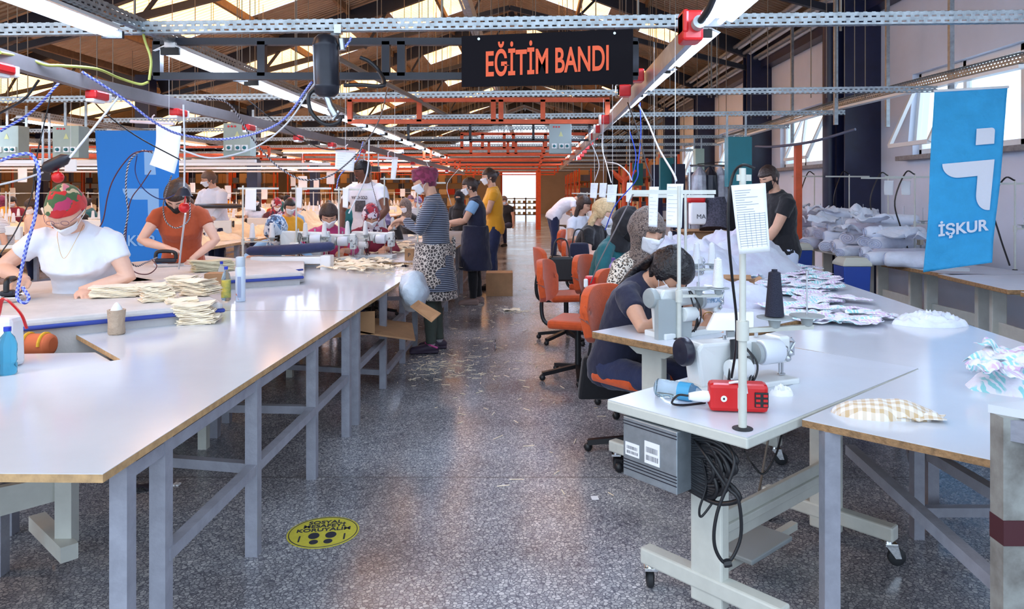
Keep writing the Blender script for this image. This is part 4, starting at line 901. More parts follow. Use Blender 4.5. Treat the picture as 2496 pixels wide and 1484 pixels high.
        if not lo:
            for j, ln in enumerate((.066, .074, .070, .055)):
                off = (j-1.5)*.0205*k*(s); base = pe_+side*off*-1*1-hd*.012*k
                a0 = .15+.10*j*curl; p = base; pts = [p]; ang = 0; sp = (j-1.5)*.05*-s
                for m_, fr in ((0, .42), (1, .33), (2, .25)):
                    ang += curl*(.30+.10*m_); dd = (hd*cos(ang)-pn*sin(ang)+side*sp).normalized(); p = p+dd*ln*fr*k*1.05; pts.append(p)
                body.tube(pts, [.0098*k, .0095*k, .0088*k, .0072*k], 8)
            ts = side*(-s); b_ = W0_+hd*.022*k+ts*.024*k
            body.tube([b_, b_+(hd*.6+ts*.75-pn*.2).normalized()*.032*k, b_+(hd*.6+ts*.75-pn*.2).normalized()*.032*k+(hd*.9+ts*.2-pn*.3).normalized()*.03*k, b_+(hd*.6+ts*.75-pn*.2).normalized()*.032*k+(hd*.9+ts*.2-pn*.3).normalized()*.052*k], [.014*k, .0115*k, .0105*k, .008*k], 8)
        hands[s] = (wr, hd, side, pn, pe_)
    # legs
    L = {}
    for s in (-1, 1):
        hj = p0+X*s*.092*w*k-V((0, 0, .02))
        if pose == 'stand': an = V((s*.10*k+.0, (-.03 if s > 0 else .05), .085*k)); kn = hj.lerp(an, .5)+V((0, .03, 0))
        elif pose == 'bend': an = V((s*.10, -.02, .085*k)); kn = hj.lerp(an, .5)+V((0, .03, 0))
        else: kn = V((s*.13, .42*k, seat+.07)); an = V((s*.12, .36*k, .09))
        L[s] = (hj, kn, an)
    def leg(mb, s, e=0, end=1.0, taper=0):
        hj, kn, an = L[s]; pts = [hj+V((0, 0, .05)), hj.lerp(kn, .12), hj.lerp(kn, .55), kn, kn.lerp(an, .3), kn.lerp(an, .75), kn.lerp(an, end)]
        mb.tube(pts, [(q_*k*w+e) for q_ in (.088, .088, .072, .056, .056, .042, .038)], 14)
    for s in (-1, 1):
        leg(body, s, -.006); hj, kn, an = L[s]
        body.tube([an+V((0, -.05, -.045)), an+V((0, 0, -.035)), an+V((0, .10, -.055)), an+V((0, .17, -.065))], [.026*k, .036*k, .036*k, .024*k], 10)
    part(body, 'body', skin, t, remesh=(.0062 if not lo else .012)*max(1, q*.9), sm=2 if not lo else 1)
    # trousers
    tr = MB()
    if legs is not None:
        for s in (-1, 1): leg(tr, s, .009)
        tr.tube([p0-V((0, 0, .08)), p0, p0+dr(lean)*.10*k], [.150*w*k, .168*w*k, .145*w*k], 18, flat=.74, ref=(0, 1, 0))
        part(tr, 'trousers', legs, t, remesh=.012*q, sm=3, disp=.014, dscale=.07)
    for s in (-1, 1):
        an = L[s][2]; m_ = MB()
        m_.tube([an+V((0, -.075, -.05)), an+V((0, -.05, -.042)), an+V((0, .02, -.035)), an+V((0, .11, -.052)), an+V((0, .18, -.06)), an+V((0, .20, -.064))], [.02*k, .042*k, .046*k, .046*k, .036*k, .012*k], 12, flat=.9)
        m_.box(an+V((0, .06, -.076)), (.085, .27, .018))
        part(m_, 'shoe', shoes, t, remesh=.009*q, sm=3)
    # top
    if shirt is not None:
        s_ = MB(); torso(s_, .019, drop=tunic, flare=.05 if tunic else 0)
        for s in (-1, 1):
            sh, el, wr = arms[s]
            if sleeve <= 1: pts = [sh-X*s*.05*k, sh+(el-sh)*.1, sh+(el-sh)*sleeve]; rr = [(.052*w+.013)*k, (.053*w+.014)*k, (.049*w+.012)*k]
            else: pts = [sh-X*s*.05*k, sh+(el-sh)*.1, sh.lerp(el, .55), el, el.lerp(wr, (sleeve-1)*.5), el.lerp(wr, sleeve-1)]; rr = [.062*k*w, .066*k*w, .06*k*w, .052*k*w, .047*k*w, .038*k*w]
            s_.tube(pts, rr, 14)
        part(s_, 'top', shirt, t, remesh=.0105*q, sm=3, disp=.016, dscale=.075)
    if undersleeve:
        s_ = MB()
        for s in (-1, 1):
            sh, el, wr = arms[s]; s_.tube([sh, sh+(el-sh)*.1, sh+(el-sh)*.55], [.06*k*w, .07*k*w, .066*k*w], 14)
        part(s_, 'sleeves', undersleeve, t, remesh=.011*q, sm=2)
    if apron:
        am, zt_, zb_ = apron; a_ = MB(); rs = []
        for i in range(9):
            z = zt_+(zb_-zt_)*i/8; g_ = .0+.05*i/8; c = p0.copy(); c.z = z; c.y = p0.y+(z-p0.z)*sin(lean)*.9 if z > p0.z else 0
            rs.append([c+X*((.20+g_*.75)*w*k)*cos(th)+V((0, ((.165+g_)*w*k), 0))*sin(th)+V((0, .02, 0)) for th in [2*pi*j/24 for j in range(24)]])
        a_.rings(rs); part(a_, 'apron', am, t, remesh=.012*q, sm=3, disp=.03, dscale=.12)
    # hair / scarf
    def shell(face_az, top_el, low, sc, add, m, name, lump=0, back=0, vox=.008):
        h_ = MB(); rs = []; NN = 40
        for i in range(25):
            e_ = -pi/2+.02+(pi-.04)*i/24; ring = []
            for j in range(NN):
                az = -pi+2*pi*j/NN
                inface = abs(az) < face_az*(1+.25*max(0, -e_)) and e_ < top_el
                covered = e_ > low-(.55 if abs(az) > 1.9 else 0) and not inface
                ring.append(hsurf(az, e_, sc if covered else .90, (add+lump*noise.noise(V((az*1.7, e_*2.4, S*7)))+back*max(0, -cos(az))) if covered else 0))
            rs.append(ring)
        h_.rings(rs); return h_
    if scarf:
        kind, sm_ = scarf
        if kind == 'turban':
            h_ = shell(1.15, .32, -.35, 1.06, .010, sm_, 'headscarf', .012, .012); h_.ball(hp(.0, -.10, .035), V((.062, .055, .06))*k, 12); h_.ball(hp(.0, .01, .10), V((.07, .07, .03))*k, 12)
            part(h_, 'headscarf', sm_, t, remesh=.008*q, sm=2, disp=.012, dscale=.05)
        elif kind == 'bandana':
            h_ = shell(1.45, .22, -.1, 1.05, .008, sm_, 'headscarf', .004, .01); h_.ball(hp(0, -.10, -.05), V((.03, .025, .035))*k, 10)
            part(h_, 'headscarf', sm_, t, remesh=.008*q, sm=3)
        else:
            h_ = shell(.78, .30, -1.3, 1.07, .012, sm_, 'headscarf', .006, .014)
            h_.tube([hp(0, -.03, -.04), hb-dr(neck)*.0, nb+dr(chest)*.0+V((0, .02, 0)), ch.lerp(nb, .62)+V((0, .03, 0))], [.088*k, .085*k, .105*k, .15*k*w], 20, flat=[1, .95, .85, .68], ref=(0, 1, 0))
            part(h_, 'headscarf', sm_, t, remesh=.009*q, sm=3, disp=.016, dscale=.06)
    elif hair != 'none':
        long_ = hair in ('long', 'tail', 'bob')
        h_ = shell(1.15 if not long_ else 1.0, .42, -.55 if not long_ else -.75, 1.03, .010 if not long_ else .014, hairm, 'hair', .005, .006)
        if hair == 'bun': h_.ball(hp(0, -.115, .03), V((.04, .035, .04))*k, 12)
        if hair == 'tail':
            h_.tube(bez([hp(0, -.08, .07), hp(0, -.14, .06), hp(0, -.20, -.02), hp(0, -.21, -.14), hp(.02, -.20, -.27)], 5), [.02*k]+[.035*k]*18+[.022*k]*2, 10)
        if hair == 'long':
            for a in (-1, -.5, 0, .5, 1): h_.tube([hp(.05*a, -.06+.02*abs(a), .0), hp(.072*a, -.065+.03*abs(a), -.10), hp(.085*a, -.07+.05*abs(a), -.20), hp(.08*a, -.06+.06*abs(a), -.29)], [.035*k, .034*k, .030*k, .012*k], 9)
        part(h_, 'hair', hairm, t, remesh=.008*q, sm=2, disp=.006, dscale=.03)
    # face
    if not lo:
        for s in (-1, 1):
            e = hsurf(s*.36, .06, 1, -.004); part(MB().ball(e, V((.014, .007, .0045))*k, 10, Matrix((r, f, u)).transposed()), 'eye', EYE, t, smooth=180)
            b_ = [hsurf(s*a, .27-.04*abs(a-.35), 1, .0015) for a in (.14, .3, .5)]; part(MB().tube(b_, [.003, .004, .0022], 6), 'eyebrow', BROW if hairm is not HAIRL else HAIRL, t, smooth=60)
        if not mask: part(MB().tube([hsurf(a, -.53, 1, .001) for a in (-.22, -.08, .08, .22)], [.002, .0055, .0055, .002], 6), 'mouth', LIP, t, smooth=60)
    if mask:
        low = getattr(person, 'mask_low', False)
        mk = MB().grid(lambda a, b: hsurf(-.95+1.9*a, -.98+(.92 if not low else .55)*b, 1.0, .010+.010*math.exp(-((a-.5)/.13)**2)*(1-abs(b-.6))-.006*abs(2*a-1)**6), 16, 10)
        mo = part(mk, 'face_mask', mask, t, smooth=180, solid=.003)
        if not lo:
            for s in (-1, 1):
                lp = MB()
                for e0 in (-.12, -.8): lp.tube([hsurf(s*.92, e0, 1, .006), hsurf(s*1.25, e0*.6, 1, .008), hsurf(s*1.6, .05 if e0 > -.5 else -.25, 1, .012)], .0022, 5)
                part(lp, 'ear_loop', mask, mo)
    if extra: extra(t, locals())
    return t
def world(t, p): return Matrix.Translation(t.location) @ Matrix.Rotation(t.rotation_euler[2], 4, 'Z') @ V(p)
def hand_local(x, y, rz, wp): return tuple(Matrix.Rotation(-rz, 3, 'Z') @ (V(wp)-V((x, y, 0))))
# patterns
floral = cellpat('floral_scarf', [(0, (190,32,38)), (.28, (186,52,96)), (.42, (64,98,58)), (.58, (206,40,40)), (.70, (214,188,150)), (.82, (52,84,52)), (.92, (212,120,140))], 16, warp=.18)
turbanm = cellpat('plum_scarf', [(0, (112,34,66)), (.5, (134,44,82)), (.78, (90,28,56)), (.93, (190,130,130))], 26, warp=.1)
redscarf = cellpat('red_floral_scarf', [(0, (150,30,50)), (.3, (60,40,66)), (.5, (214,204,214)), (.68, (160,36,56)), (.88, (96,70,110))], 22, warp=.15)
bluescarf = cellpat('blue_floral_scarf', [(0, (206,216,228)), (.3, (96,134,176)), (.5, (52,70,104)), (.64, (196,208,222)), (.84, (70,84,110))], 24, warp=.15)
purplescarf = cellpat('purple_scarf', [(0, (130,112,150)), (.4, (90,80,120)), (.7, (168,150,180))], 30, warp=.1)
leop = cellpat('leopard', [(0, (24,22,24)), (.055, (24,22,24)), (.10, (226,212,194)), (.30, (216,196,170))], 26, kind='Edge', warp=.06)
n_, l_, b_ = nodes(leop)
def leopard(name, base, ring, core, sc):
    m = mat(name, base, .85, fab=.2, bump=.2, bscale=14); n, l, b = nodes(m); v = coords(m)
    nz = n.new('ShaderNodeTexNoise'); nz.inputs['Scale'].default_value = sc*.8; l.new(v, nz.inputs['Vector'])
    ad = n.new('ShaderNodeVectorMath'); ad.operation = 'MULTIPLY_ADD'; l.new(nz.outputs['Color'], ad.inputs[0]); ad.inputs[1].default_value = (.02,)*3; l.new(v, ad.inputs[2])
    t = n.new('ShaderNodeTexVoronoi'); t.inputs['Scale'].default_value = sc; l.new(ad.outputs[0], t.inputs['Vector'])
    l.new(ramp(n, l, t.outputs['Distance'], [(0, core), (.22, core), (.24, ring), (.46, ring), (.50, base), (1, base)], 'LINEAR'), b.inputs['Base Color']); return m
leop = leopard('leopard_print', (226,214,198), (22,20,22), (178,148,116), 66)
leops = leopard('leopard_scarf', (120,104,96), (66,54,52), (176,164,154), 60)
stripes = striped('striped_navy', (30,38,60), (170,180,198), .017, 2, .72)
stripeg = striped('striped_light', (216,218,222), (60,64,80), .02, 2, .75)
apronm = cellpat('apron_print', [(0, (206,196,188)), (.07, (206,196,188)), (.09, (70,64,66)), (.5, (84,76,76))], 34, kind='Edge')
rust = mat('rust_cloth', (172,76,40), .85, var=.08, bump=.3, bscale=14, fab=.2); whitet = mat('white_tee', (228,232,244), .85, bump=.3, bscale=12, fab=.2)
mustard = mat('mustard_cloth', (222,158,34), .85, bump=.3, bscale=14, fab=.2); pinkc = mat('pink_cloth', (190,62,120), .85, bump=.3, bscale=14, fab=.2); tealc = mat('teal_cloth', (10,92,98), .85, bump=.3, bscale=14, fab=.2)
bluel = mat('light_blue_cloth', (140,184,226), .85, bump=.3, bscale=14, fab=.2); olive = mat('olive_trousers', (66,74,68), .85, bump=.3, bscale=20); winec = mat('wine_cloth', (138,44,66), .85, bump=.3, bscale=14)
gold = mat('gold', (206,170,96), .25, 1)
# woman in white T-shirt at the front ironing table ------------------------------------------------
def ex1(t, L_):
    hp, hs = L_['hp'], L_['hsurf']; k = L_['k']
    g = MB()
    for s in (-1, 1):
        c = hp(s*.032, .103, .0); g.tube([c+L_['r']*.022*cos(a)*k+L_['u']*.015*sin(a)*k for a in [2*pi*j/16 for j in range(17)]], .0016, 5)
        g.tube([hp(s*.055, .10, .004), hp(s*.075, .06, .008), hp(s*.08, 0, .005)], .0015, 5)
    g.tube([hp(-.01, .106, .002), hp(.01, .106, .002)], .0015, 5); part(g, 'glasses', mat('purple_frame', (96,50,90), .3), t)
    ch, nb = L_['ch'], L_['nb']
    pts = [nb+V((.06*cos(a)*1.0, .085+.03*(-sin(a)), -.02+.15*min(0, sin(a))*1.0)) for a in [pi+pi*j/14 for j in range(15)]]
    part(MB().tube(bez([nb+V((-.07, .045, .03)), nb+V((-.055, .10, -.05)), nb+V((0, .145, -.17)), nb+V((.055, .10, -.05)), nb+V((.07, .045, .03))], 8), .0014, 5), 'necklace', gold, t)
    wr = L_['arms'][1][2]; el = L_['arms'][1][1]; d = (wr-el).normalized()
    br = MB()
    for o in (.03, .045): br.lathe([(.030, 0), (.033, .002), (.030, .004)], wr-d*o, d, 20)
    part(br, 'bracelet', gold, t)
def wl_(x, y, rz, p): return hand_local(x, y, rz, p)
x1, y1, r1 = -2.90, 4.88, pi+.16
person.mask_low = True
person('woman in white T-shirt and floral red headscarf ironing at the left', x1, y1, r1, 1.70, dz=-.17, lean=.16, chest=.48, neck=.75, head=.60, hs=1.22, lh=wl_(x1, y1, r1, (-2.76, 4.60, .90)), rh=wl_(x1, y1, r1, (-3.06, 4.52, .975)),
       w=1.14, skin=SKIN2, shirt=whitet, sleeve=.55, scarf=('bandana', floral), bust=.045, legs=BLACKC, extra=ex1, elbow=(1, -.25, -.3), handd={-1: (-.55, .62, -.22), 1: (.1, .9, -.2)}, mask=MASKW)
person.mask_low = False
x2, y2, r2 = -3.24, 6.95, pi+.30
person('woman in rust-coloured V-neck shirt with black mask ironing before the blue banner', x2, y2, r2, 1.72, dz=-.08, lean=.18, chest=.52, neck=.9, head=.85, hs=1.22, yaw=-.1, lh=wl_(x2, y2, r2, (-3.02, 6.66, .91)), rh=wl_(x2, y2, r2, (-3.20, 6.56, 1.01)),
       w=.98, skin=SKIN2, shirt=rust, sleeve=.45, hair='bun', hairm=HAIRD, mask=MASKB, bust=.03, elbow=(1, -.1, -.35), handd={1: (-.6, .7, -.1)})
# irons
def iron(p, rz, label):
    t = thing('steam_iron', label, 'iron', p, rz, frame=True)
    part(MB().extrude([(-.055, -.11, .0), (.055, -.11, 0), (.058, .0, 0), (.03, .09, 0), (0, .125, 0), (-.03, .09, 0), (-.058, 0, 0)], (0, 0, .03)), 'soleplate', M['chrome'], t, bev=.006)
    part(MB().box((0, -.02, .05), (.07, .17, .035)), 'body', M['blacks'], t, bev=.012)
    part(MB().tube(bez([(0, .06, .06), (0, .05, .115), (0, -.03, .13), (0, -.09, .12), (0, -.10, .06)], 6), .016, 10), 'handle', M['black'], t, smooth=60); return t
iron((-3.08, 4.44, .862), .3, 'black-handled steam iron held by the woman in the white T-shirt')
iron((-3.14, 6.46, .862), -1.2, 'black-handled steam iron held by the woman in the rust shirt')
# standing row along the aisle --------------------------------------------------------------
x3, y3, r3 = -.92, 7.1, pi/2+.15
def ex3(t, L_):
    b_ = MB(); p = L_['waist']+V((0, -.15, -.02))
    for s in (-1, 1): b_.tube(bez([p, p+V((s*.05, -.02, .03)), p+V((s*.06, -.02, -.03)), p+V((s*.02, -.02, -.16))], 5), .012, 6)
    part(b_, 'apron_bow', apronm, t, smooth=60)
    for s in (-1, 1):
        an = L_['L'][s][2]; part(MB().tube([an+V((0, 0, -.02)), an+V((0, .0, .03))], [.043, .038], 12), 'sock', mat('grey_sock', (150,146,154), .9), t)
        part(MB().tube([an+V((s*.045, -.06, -.03)), an+V((s*.05, .0, -.005)), an+V((0, .05, .012))], .009, 6), 'clog_strap', mat('pink', (206,84,150), .5), t)
person('woman in striped navy top, patterned apron and plum headscarf standing at the table end', x3, y3, r3, 1.68, lean=.0, chest=.12, neck=.30, head=.38, yaw=.1, lh=(-.05, .30, 1.25), rh=(.06, .33, 1.22), w=1.03, skin=SKIN, shirt=stripes, sleeve=1.85,
       scarf=('turban', turbanm), legs=olive, apron=(apronm, 1.02, .50), tunic=.30, shoes=mat('clog', (48,34,56), .6), extra=ex3, bust=.03)
x4, y4, r4 = -.76, 10.1, pi/2+.1
person('woman in long navy overall with pale blue sleeve standing behind the striped top', x4, y4, r4, 1.64, lean=.0, chest=.12, neck=.25, head=.25, lh=(-.08, .36, 1.10), rh=(.10, .34, 1.05), w=1.06, shirt=NAVYC, sleeve=.2, undersleeve=bluel,
       hair='bun', hairm=HAIRD, legs=BLACKC, apron=(NAVYC, 1.05, .46), shoes=mat('taupe_shoe', (140,116,110), .7), bust=.03)
x5, y5, r5 = -.60, 11.6, pi/2+.2
person('woman in mustard T-shirt and jeans standing furthest along the aisle tables', x5, y5, r5, 1.80, lean=.0, chest=.1, neck=.2, head=.15, lh=(-.05, .32, 1.1), rh=(.15, .25, 1.08), w=.98, shirt=mustard, sleeve=.45, hair='bun', hairm=HAIRD, legs=JEANS, bust=.03)
x6, y6, r6 = .44, 16.7, -pi/2+.2
person('man in white T-shirt and dark jeans bending over the right sewing row', x6, y6, r6, 1.80, lean=.65, chest=1.15, neck=1.1, head=1.25, lh=(-.15, .62, 1.0), rh=(.15, .60, 1.0), w=1.08, shirt=whitet, sleeve=.5, hair='short', hairm=HAIRB, bust=0, q=1.2)
x7, y7, r7 = 2.50, 7.6, pi*.75
person('man in black T-shirt standing beyond the large white table at the right', x7, y7, pi/2+.35, 1.72, lean=.05, chest=.15, neck=.35, head=.4, yaw=.2, lh=(-.1, .30, .95), rh=(.26, .22, .88), w=1.15, shirt=BLACKC, sleeve=.6, hair='short', hairm=HAIRD, legs=mat('white_trousers', (206,214,232), .8), mask=MASKB, bust=0)
x8, y8, r8 = -2.12, 9.7, pi-.35
def ex8(t, L_):
    c = L_['ch']+V((0, .168, .0)); q = MB()
    part(MB().grid(lambda u, v: c+V((-.075+.15*u, .010*(1-(2*u-1)**2), .02-.14*v)), 6, 6), 'print_panel', mat('print_panel', (58,58,66), .8, col2=(92,92,98), vscale=30), t, solid=.003)
    letter('WATCH GOLD', .055, c+V((0, .015, .055)), (-1, 0, 0), (0, .05, 1), M['ink'], t, sx=.62, bold=.001)
person('man in white printed T-shirt standing among the sewing women on the left', x8, y8, r8, 1.86, lean=.1, chest=.15, neck=.3, head=.38, yaw=-.3, lh=(-.2, .30, 1.08), rh=(.22, .30, 1.02), w=1.15, skin=SKIN3, shirt=whitet, sleeve=.55, hair='short', hairm=HAIRB, mask=None, bust=0, legs=BLACKC, extra=ex8, elbow=(1, 0, -.5), q=1.1)
# seated women on the left --------------------------------------------------------------
SEATS = []
def seated(label, px, pyt, y, rz, S=1.62, **kw):
    x = (px-CX)/F*y; SEATS.append((x, y, rz, kw.get('seat', .47), label)); return person(label, x, y, rz, S, pose='sit', **kw)
seated('woman in blue floral headscarf bent behind the long navy pressing pad', 692, 0, 8.15, pi+.1, lean=.30, chest=.6, neck=.6, head=.75, lh=(-.18, .42, .86), rh=(.18, .42, .86), w=1.0, shirt=bluel, sleeve=1.5, scarf=('hijab', bluescarf), hs=1.28, mask=MASKW, q=1.1, seat=.40)
seated('woman in pink top with tied-back hair sewing', 800, 0, 8.6, pi+.3, lean=.15, chest=.3, neck=.35, head=.55, yaw=0, hs=1.2, lh=(-.14, .40, .86), rh=(.16, .40, .86), w=1.0, shirt=pinkc, sleeve=1.6, hair='tail', hairm=HAIRD, mask=MASKW, q=1.1)
seated('woman in red floral headscarf sewing beside the man in the printed T-shirt', 900, 0, 9.2, pi+.3, hs=1.2, lean=.22, chest=.4, neck=.4, head=.5, lh=(-.14, .40, .84), rh=(.16, .40, .84), shirt=winec, sleeve=1.7, scarf=('hijab', redscarf), mask=MASKW, q=1.1, seat=.45)
seated('woman in purple headscarf at a machine behind the left row', 962, 0, 12.0, pi-.5, lean=.3, chest=.5, neck=.6, head=.8, shirt=BLACKC, sleeve=1.7, scarf=('hijab', purplescarf), mask=None, lo=True)
seated('woman in grey patterned headscarf right of the purple one', 1003, 0, 13.4, pi-.5, lean=.1, chest=.3, neck=.3, head=.3, shirt=BLACKC, sleeve=1.7, scarf=('hijab', leops), lo=True)
seated('woman in black headscarf and black mask behind the navy overall', 1123, 0, 14.5, pi-.3, lean=0, chest=.1, neck=.2, head=.1, shirt=BLACKC, sleeve=1.7, scarf=('hijab', BLACKC), mask=MASKB, lo=True, seat=.6)
# right sewing row --------------------------------------------------------------
rr = lambda a: -pi/2+a
S1x, S1y = .49, 4.38; S1r = math.atan2(-.66, -.75)*0+(-2.40)
def exs1(t, L_):
    wr = L_['arms'][-1][2]; d = (wr-L_['arms'][-1][1]).normalized(); part(MB().lathe([(.029, 0), (.032, .004), (.029, .008)], wr-d*.03, d, 18), 'bracelet', gold, t)
    hp, nb = L_['hp'], L_['nb']; part(MB().tube(bez([hp(0, -.04, .085), hp(0, -.09, .07), nb+V((.02, -.05, .075)), nb+V((.05, -.13, -.02)), nb+V((.10, -.17, -.15)), nb+V((.13, -.19, -.24))], 5), [.012, .02]+[.036]*5+[.042]*10+[.036]*4+[.028]*3+[.018, .006], 12, flat=.6), 'ponytail', HAIRB, t, remesh=.008, sm=2, disp=.01, dscale=.03)
person('dark-haired woman in navy T-shirt bent low over the machine lettered TYPICAL', S1x, S1y, S1r, 1.66, pose='sit', dz=-.03, lean=.24, chest=.60, neck=.95, head=1.05, yaw=.1, lh=hand_local(S1x, S1y, S1r, (.93, 3.98, .83)), rh=hand_local(S1x, S1y, S1r, (.80, 3.96, .83)), w=1.02, skin=SKIN,
       shirt=NAVYC, sleeve=.55, hair='short', hairm=HAIRB, mask=MASKW, hs=1.18, bust=.02, seat=.42, extra=exs1, legs=JEANS, elbow=(1, -.3, -.2))
seated('woman in leopard-print top and brown patterned headscarf facing the camera', 1530, 0, 5.25, -2.55, S=1.68, dz=-.05, lean=.20, chest=.30, neck=.25, head=.25, yaw=-.15, hs=1.25, lh=(-.12, .40, .84), rh=(.14, .36, .84), w=1.0, shirt=leop, sleeve=1.6, scarf=('hijab', leops), legs=JEANS, bust=.02)
seated('woman in teal top and black headscarf sewing in the right row', 1464, 0, 6.5, -2.2, S=1.66, dz=-.02, hs=1.15, lean=.22, chest=.38, neck=.45, head=.5, lh=(-.12, .40, .84), rh=(.14, .36, .84), w=1.05, shirt=tealc, sleeve=1.8, scarf=('hijab', BLACKC), mask=MASKB, legs=BLACKC)
seated('blonde woman in black top sewing in the right row', 1420, 0, 8.4, -2.0, S=1.72, hs=1.2, lean=.15, chest=.35, neck=.45, head=.5, lh=(-.12, .40, .86), rh=(.14, .36, .86), w=1.05, skin=SKIN2, shirt=BLACKC, sleeve=.6, hair='long', hairm=HAIRL, legs=BLACKC)
seated('woman with long brown hair in white T-shirt in the right row', 1400, 0, 10.9, -2.3, S=1.74, lean=.1, chest=.25, neck=.3, head=.3, lh=(-.12, .40, .86), rh=(.14, .36, .86), shirt=whitet, sleeve=.5, hair='long', hairm=HAIRD, legs=JEANS, mask=None, q=1.2)
seated('woman with dark tied hair behind the blonde one', 1452, 0, 12.4, -2.2, S=1.70, lean=.2, chest=.4, neck=.5, head=.6, shirt=BLACKC, sleeve=1.6, hair='bun', hairm=HAIRB, lo=True)
# background figures on the left --------------------------------------------------------------
x9, y9 = (528-CX)/F*12.4, 12.4
person('man in pale blue shirt ironing on a dark board far left', x9, y9, pi-.4, 1.80, lean=.1, chest=.15, neck=.3, head=.4, yaw=-.5, lh=(-.2, .34, 1.0), rh=(.2, .34, 1.0), w=1.15, shirt=mat('pale_shirt', (206,212,226), .85, bump=.3), sleeve=1.6, hair='short', hairm=HAIRG, bust=0, q=1.2)
bgp = [(18, 15.0, 10.2, stripeg, 'bandana', floral, 'woman in striped white top at the left edge'), (108, 0, 12.5, mat('peach_cloth', (226,190,166), .85), 'long', HAIRD, 'long-haired woman in peach top beyond the floral headscarf'), (212, 0, 13.6, BLACKC, 'long', HAIRD, 'dark-haired woman in black left of the blue banner'),
       (478, 0, 13.2, BLACKC, 'long', HAIRD, 'dark-haired woman in black left of the man in the pale shirt'), (706, 0, 12.6, bluel, 'hijab', mat('rose_scarf', (186,100,122), .8, bump=.3), 'woman in rose headscarf in the far left rows'),
       (698, 0, 11.2, mustard, 'bun', HAIRB, 'dark-haired woman in yellow top in the far left rows'), (668, 0, 14.6, mat('plum_top', (84,42,56), .8), 'hijab', redscarf, 'woman in dark patterned scarf in the far left rows'),
       (742, 0, 15.5, BLACKC, 'short', HAIRG, 'grey-haired person in black in the far left rows'), (300, 0, 15.6, pinkc, 'hijab', purplescarf, 'woman in pink behind the deep blue banner'),
       (1238, 0, 21.0, BLACKC, 'short', HAIRG, 'bearded man in black at the far end of the aisle tables'), (1010, 0, 17.5, stripeg, 'bandana', purplescarf, 'woman in light stripes deep in the left rows'), (620, 0, 18, whitet, 'hijab', BLACKC, 'woman in white with black headscarf deep in the left rows'),
       (860, 0, 16.5, tealc, 'bun', HAIRD, 'woman in teal deep in the left rows'), (160, 0, 18.5, mustard, 'hijab', turbanm, 'woman in mustard deep in the left rows'), (40, 0, 17.5, winec, 'bun', HAIRB, 'woman in wine red deep in the left rows')]
for i, (px, _, y, shm, hk, hm, lab) in enumerate(bgp):
    kw = dict(scarf=(hk, hm)) if hk in ('hijab', 'bandana') else dict(hair=hk, hairm=hm)
    seated(lab, px, 0, y, pi+random.uniform(-.7, .7), lean=random.uniform(.05, .3), chest=.3, neck=.35, head=random.uniform(.2, .6), shirt=shm, sleeve=random.choice((.5, 1.7)), lo=True, seat=.5, **kw)
# ------------------------------------------------------------------ operator chairs
def chair(loc, rz, label, zs=.47, group=None):
    t = thing('operator_chair', label, 'chair', loc, rz, group, frame=True)     # faces +y
    part(MB().extrude([(-.21, -.2, zs-.05), (.21, -.2, zs-.05), (.22, .1, zs-.05), (.17, .2, zs-.05), (-.17, .2, zs-.05), (-.22, .1, zs-.05)], (0, 0, .07)), 'seat', M['chairf'], t, bev=.025)
    n_ = 10; fn = lambda u, v: V(((u-.5)*(.36+.06*sin(pi*v)), -.235-.045*sin(pi*u)*1.0+.0-.03*v, zs+.14+.34*v-(.05*(2*u-1)**4*(1 if v > .5 else -1))))
    part(MB().grid(fn, n_, n_), 'backrest', M['chairf'], t, smooth=180, solid=.05, bev=.015)
    part(MB().tube(bez([(0, -.1, zs-.06), (0, -.27, zs-.04), (0, -.31, zs+.08), (0, -.29, zs+.25)], 5), .017, 8), 'back_bar', M['black'], t, smooth=60)
    part(MB().cyl((0, 0, .1), (0, 0, zs-.05), .025, 12), 'gas_column', M['black'], t, smooth=40)
    b = MB()
    for k in range(5):
        a = 2*pi*k/5+.3; d = V((cos(a), sin(a), 0)); b.beam(V((0, 0, .10))+d*.02, V((0, 0, .055))+d*.30, .04, .03)
    part(b, 'star_base', M['black'], t)
    for k in range(5):
        a = 2*pi*k/5+.3; part(MB().ball((cos(a)*.3, sin(a)*.3, .027), .027, 8), 'glide', M['black'], t, smooth=180)
    return t
ch0 = chair((.30, 4.60, 0), S1r, 'orange operator chair of the dark-haired woman at the near right table')
ch0.location = (S1x+.12, S1y-.10, 0)
for x, y, rz, st_, lab in SEATS:
    if 4.9 < y < 12 and x > -3: copy_tree(ch0, (x-sin(rz)*.08+.03, y+cos(rz)*.08, 0), rz, 'orange chair under the '+' '.join(lab.split()[:7]))
copy_tree(ch0, (.33, 7.55, 0), -1.35, 'orange chair pushed out into the aisle with the black handbag on it')
copy_tree(ch0, (.36, 6.05, 0), -1.9, 'orange chair turned sideways between the leopard print and teal tops')
def handbag(c, label, s=1, m=None):
    t = thing('handbag', label, 'bag', c); c = V(c)
    part(MB().extrude([c+V((-.15*s, 0, 0)), c+V((.15*s, 0, 0)), c+V((.12*s, 0, .24*s)), c+V((-.12*s, 0, .24*s))], (0, .12*s, 0)), 'body', m or M['black'], t, bev=.02, disp=.02, dscale=.1)
    part(MB().tube(bez([c+V((-.09*s, .05, .23*s)), c+V((-.05*s, .05, .40*s)), c+V((.05*s, .05, .40*s)), c+V((.09*s, .05, .23*s))], 5), .008, 6), 'strap', M['black'], t, smooth=60); return t
handbag(Q(1368, 686, 7.4), 'black leather handbag hanging on the orange chair in the aisle', 1.0)
handbag((.44, 4.62, .22), 'black backpack hanging from the chair of the dark-haired woman', 1.1, BLACKC)
handbag(Q(1412, 636, 8.0), 'small dark tote by the blonde woman', .8, NAVYC)
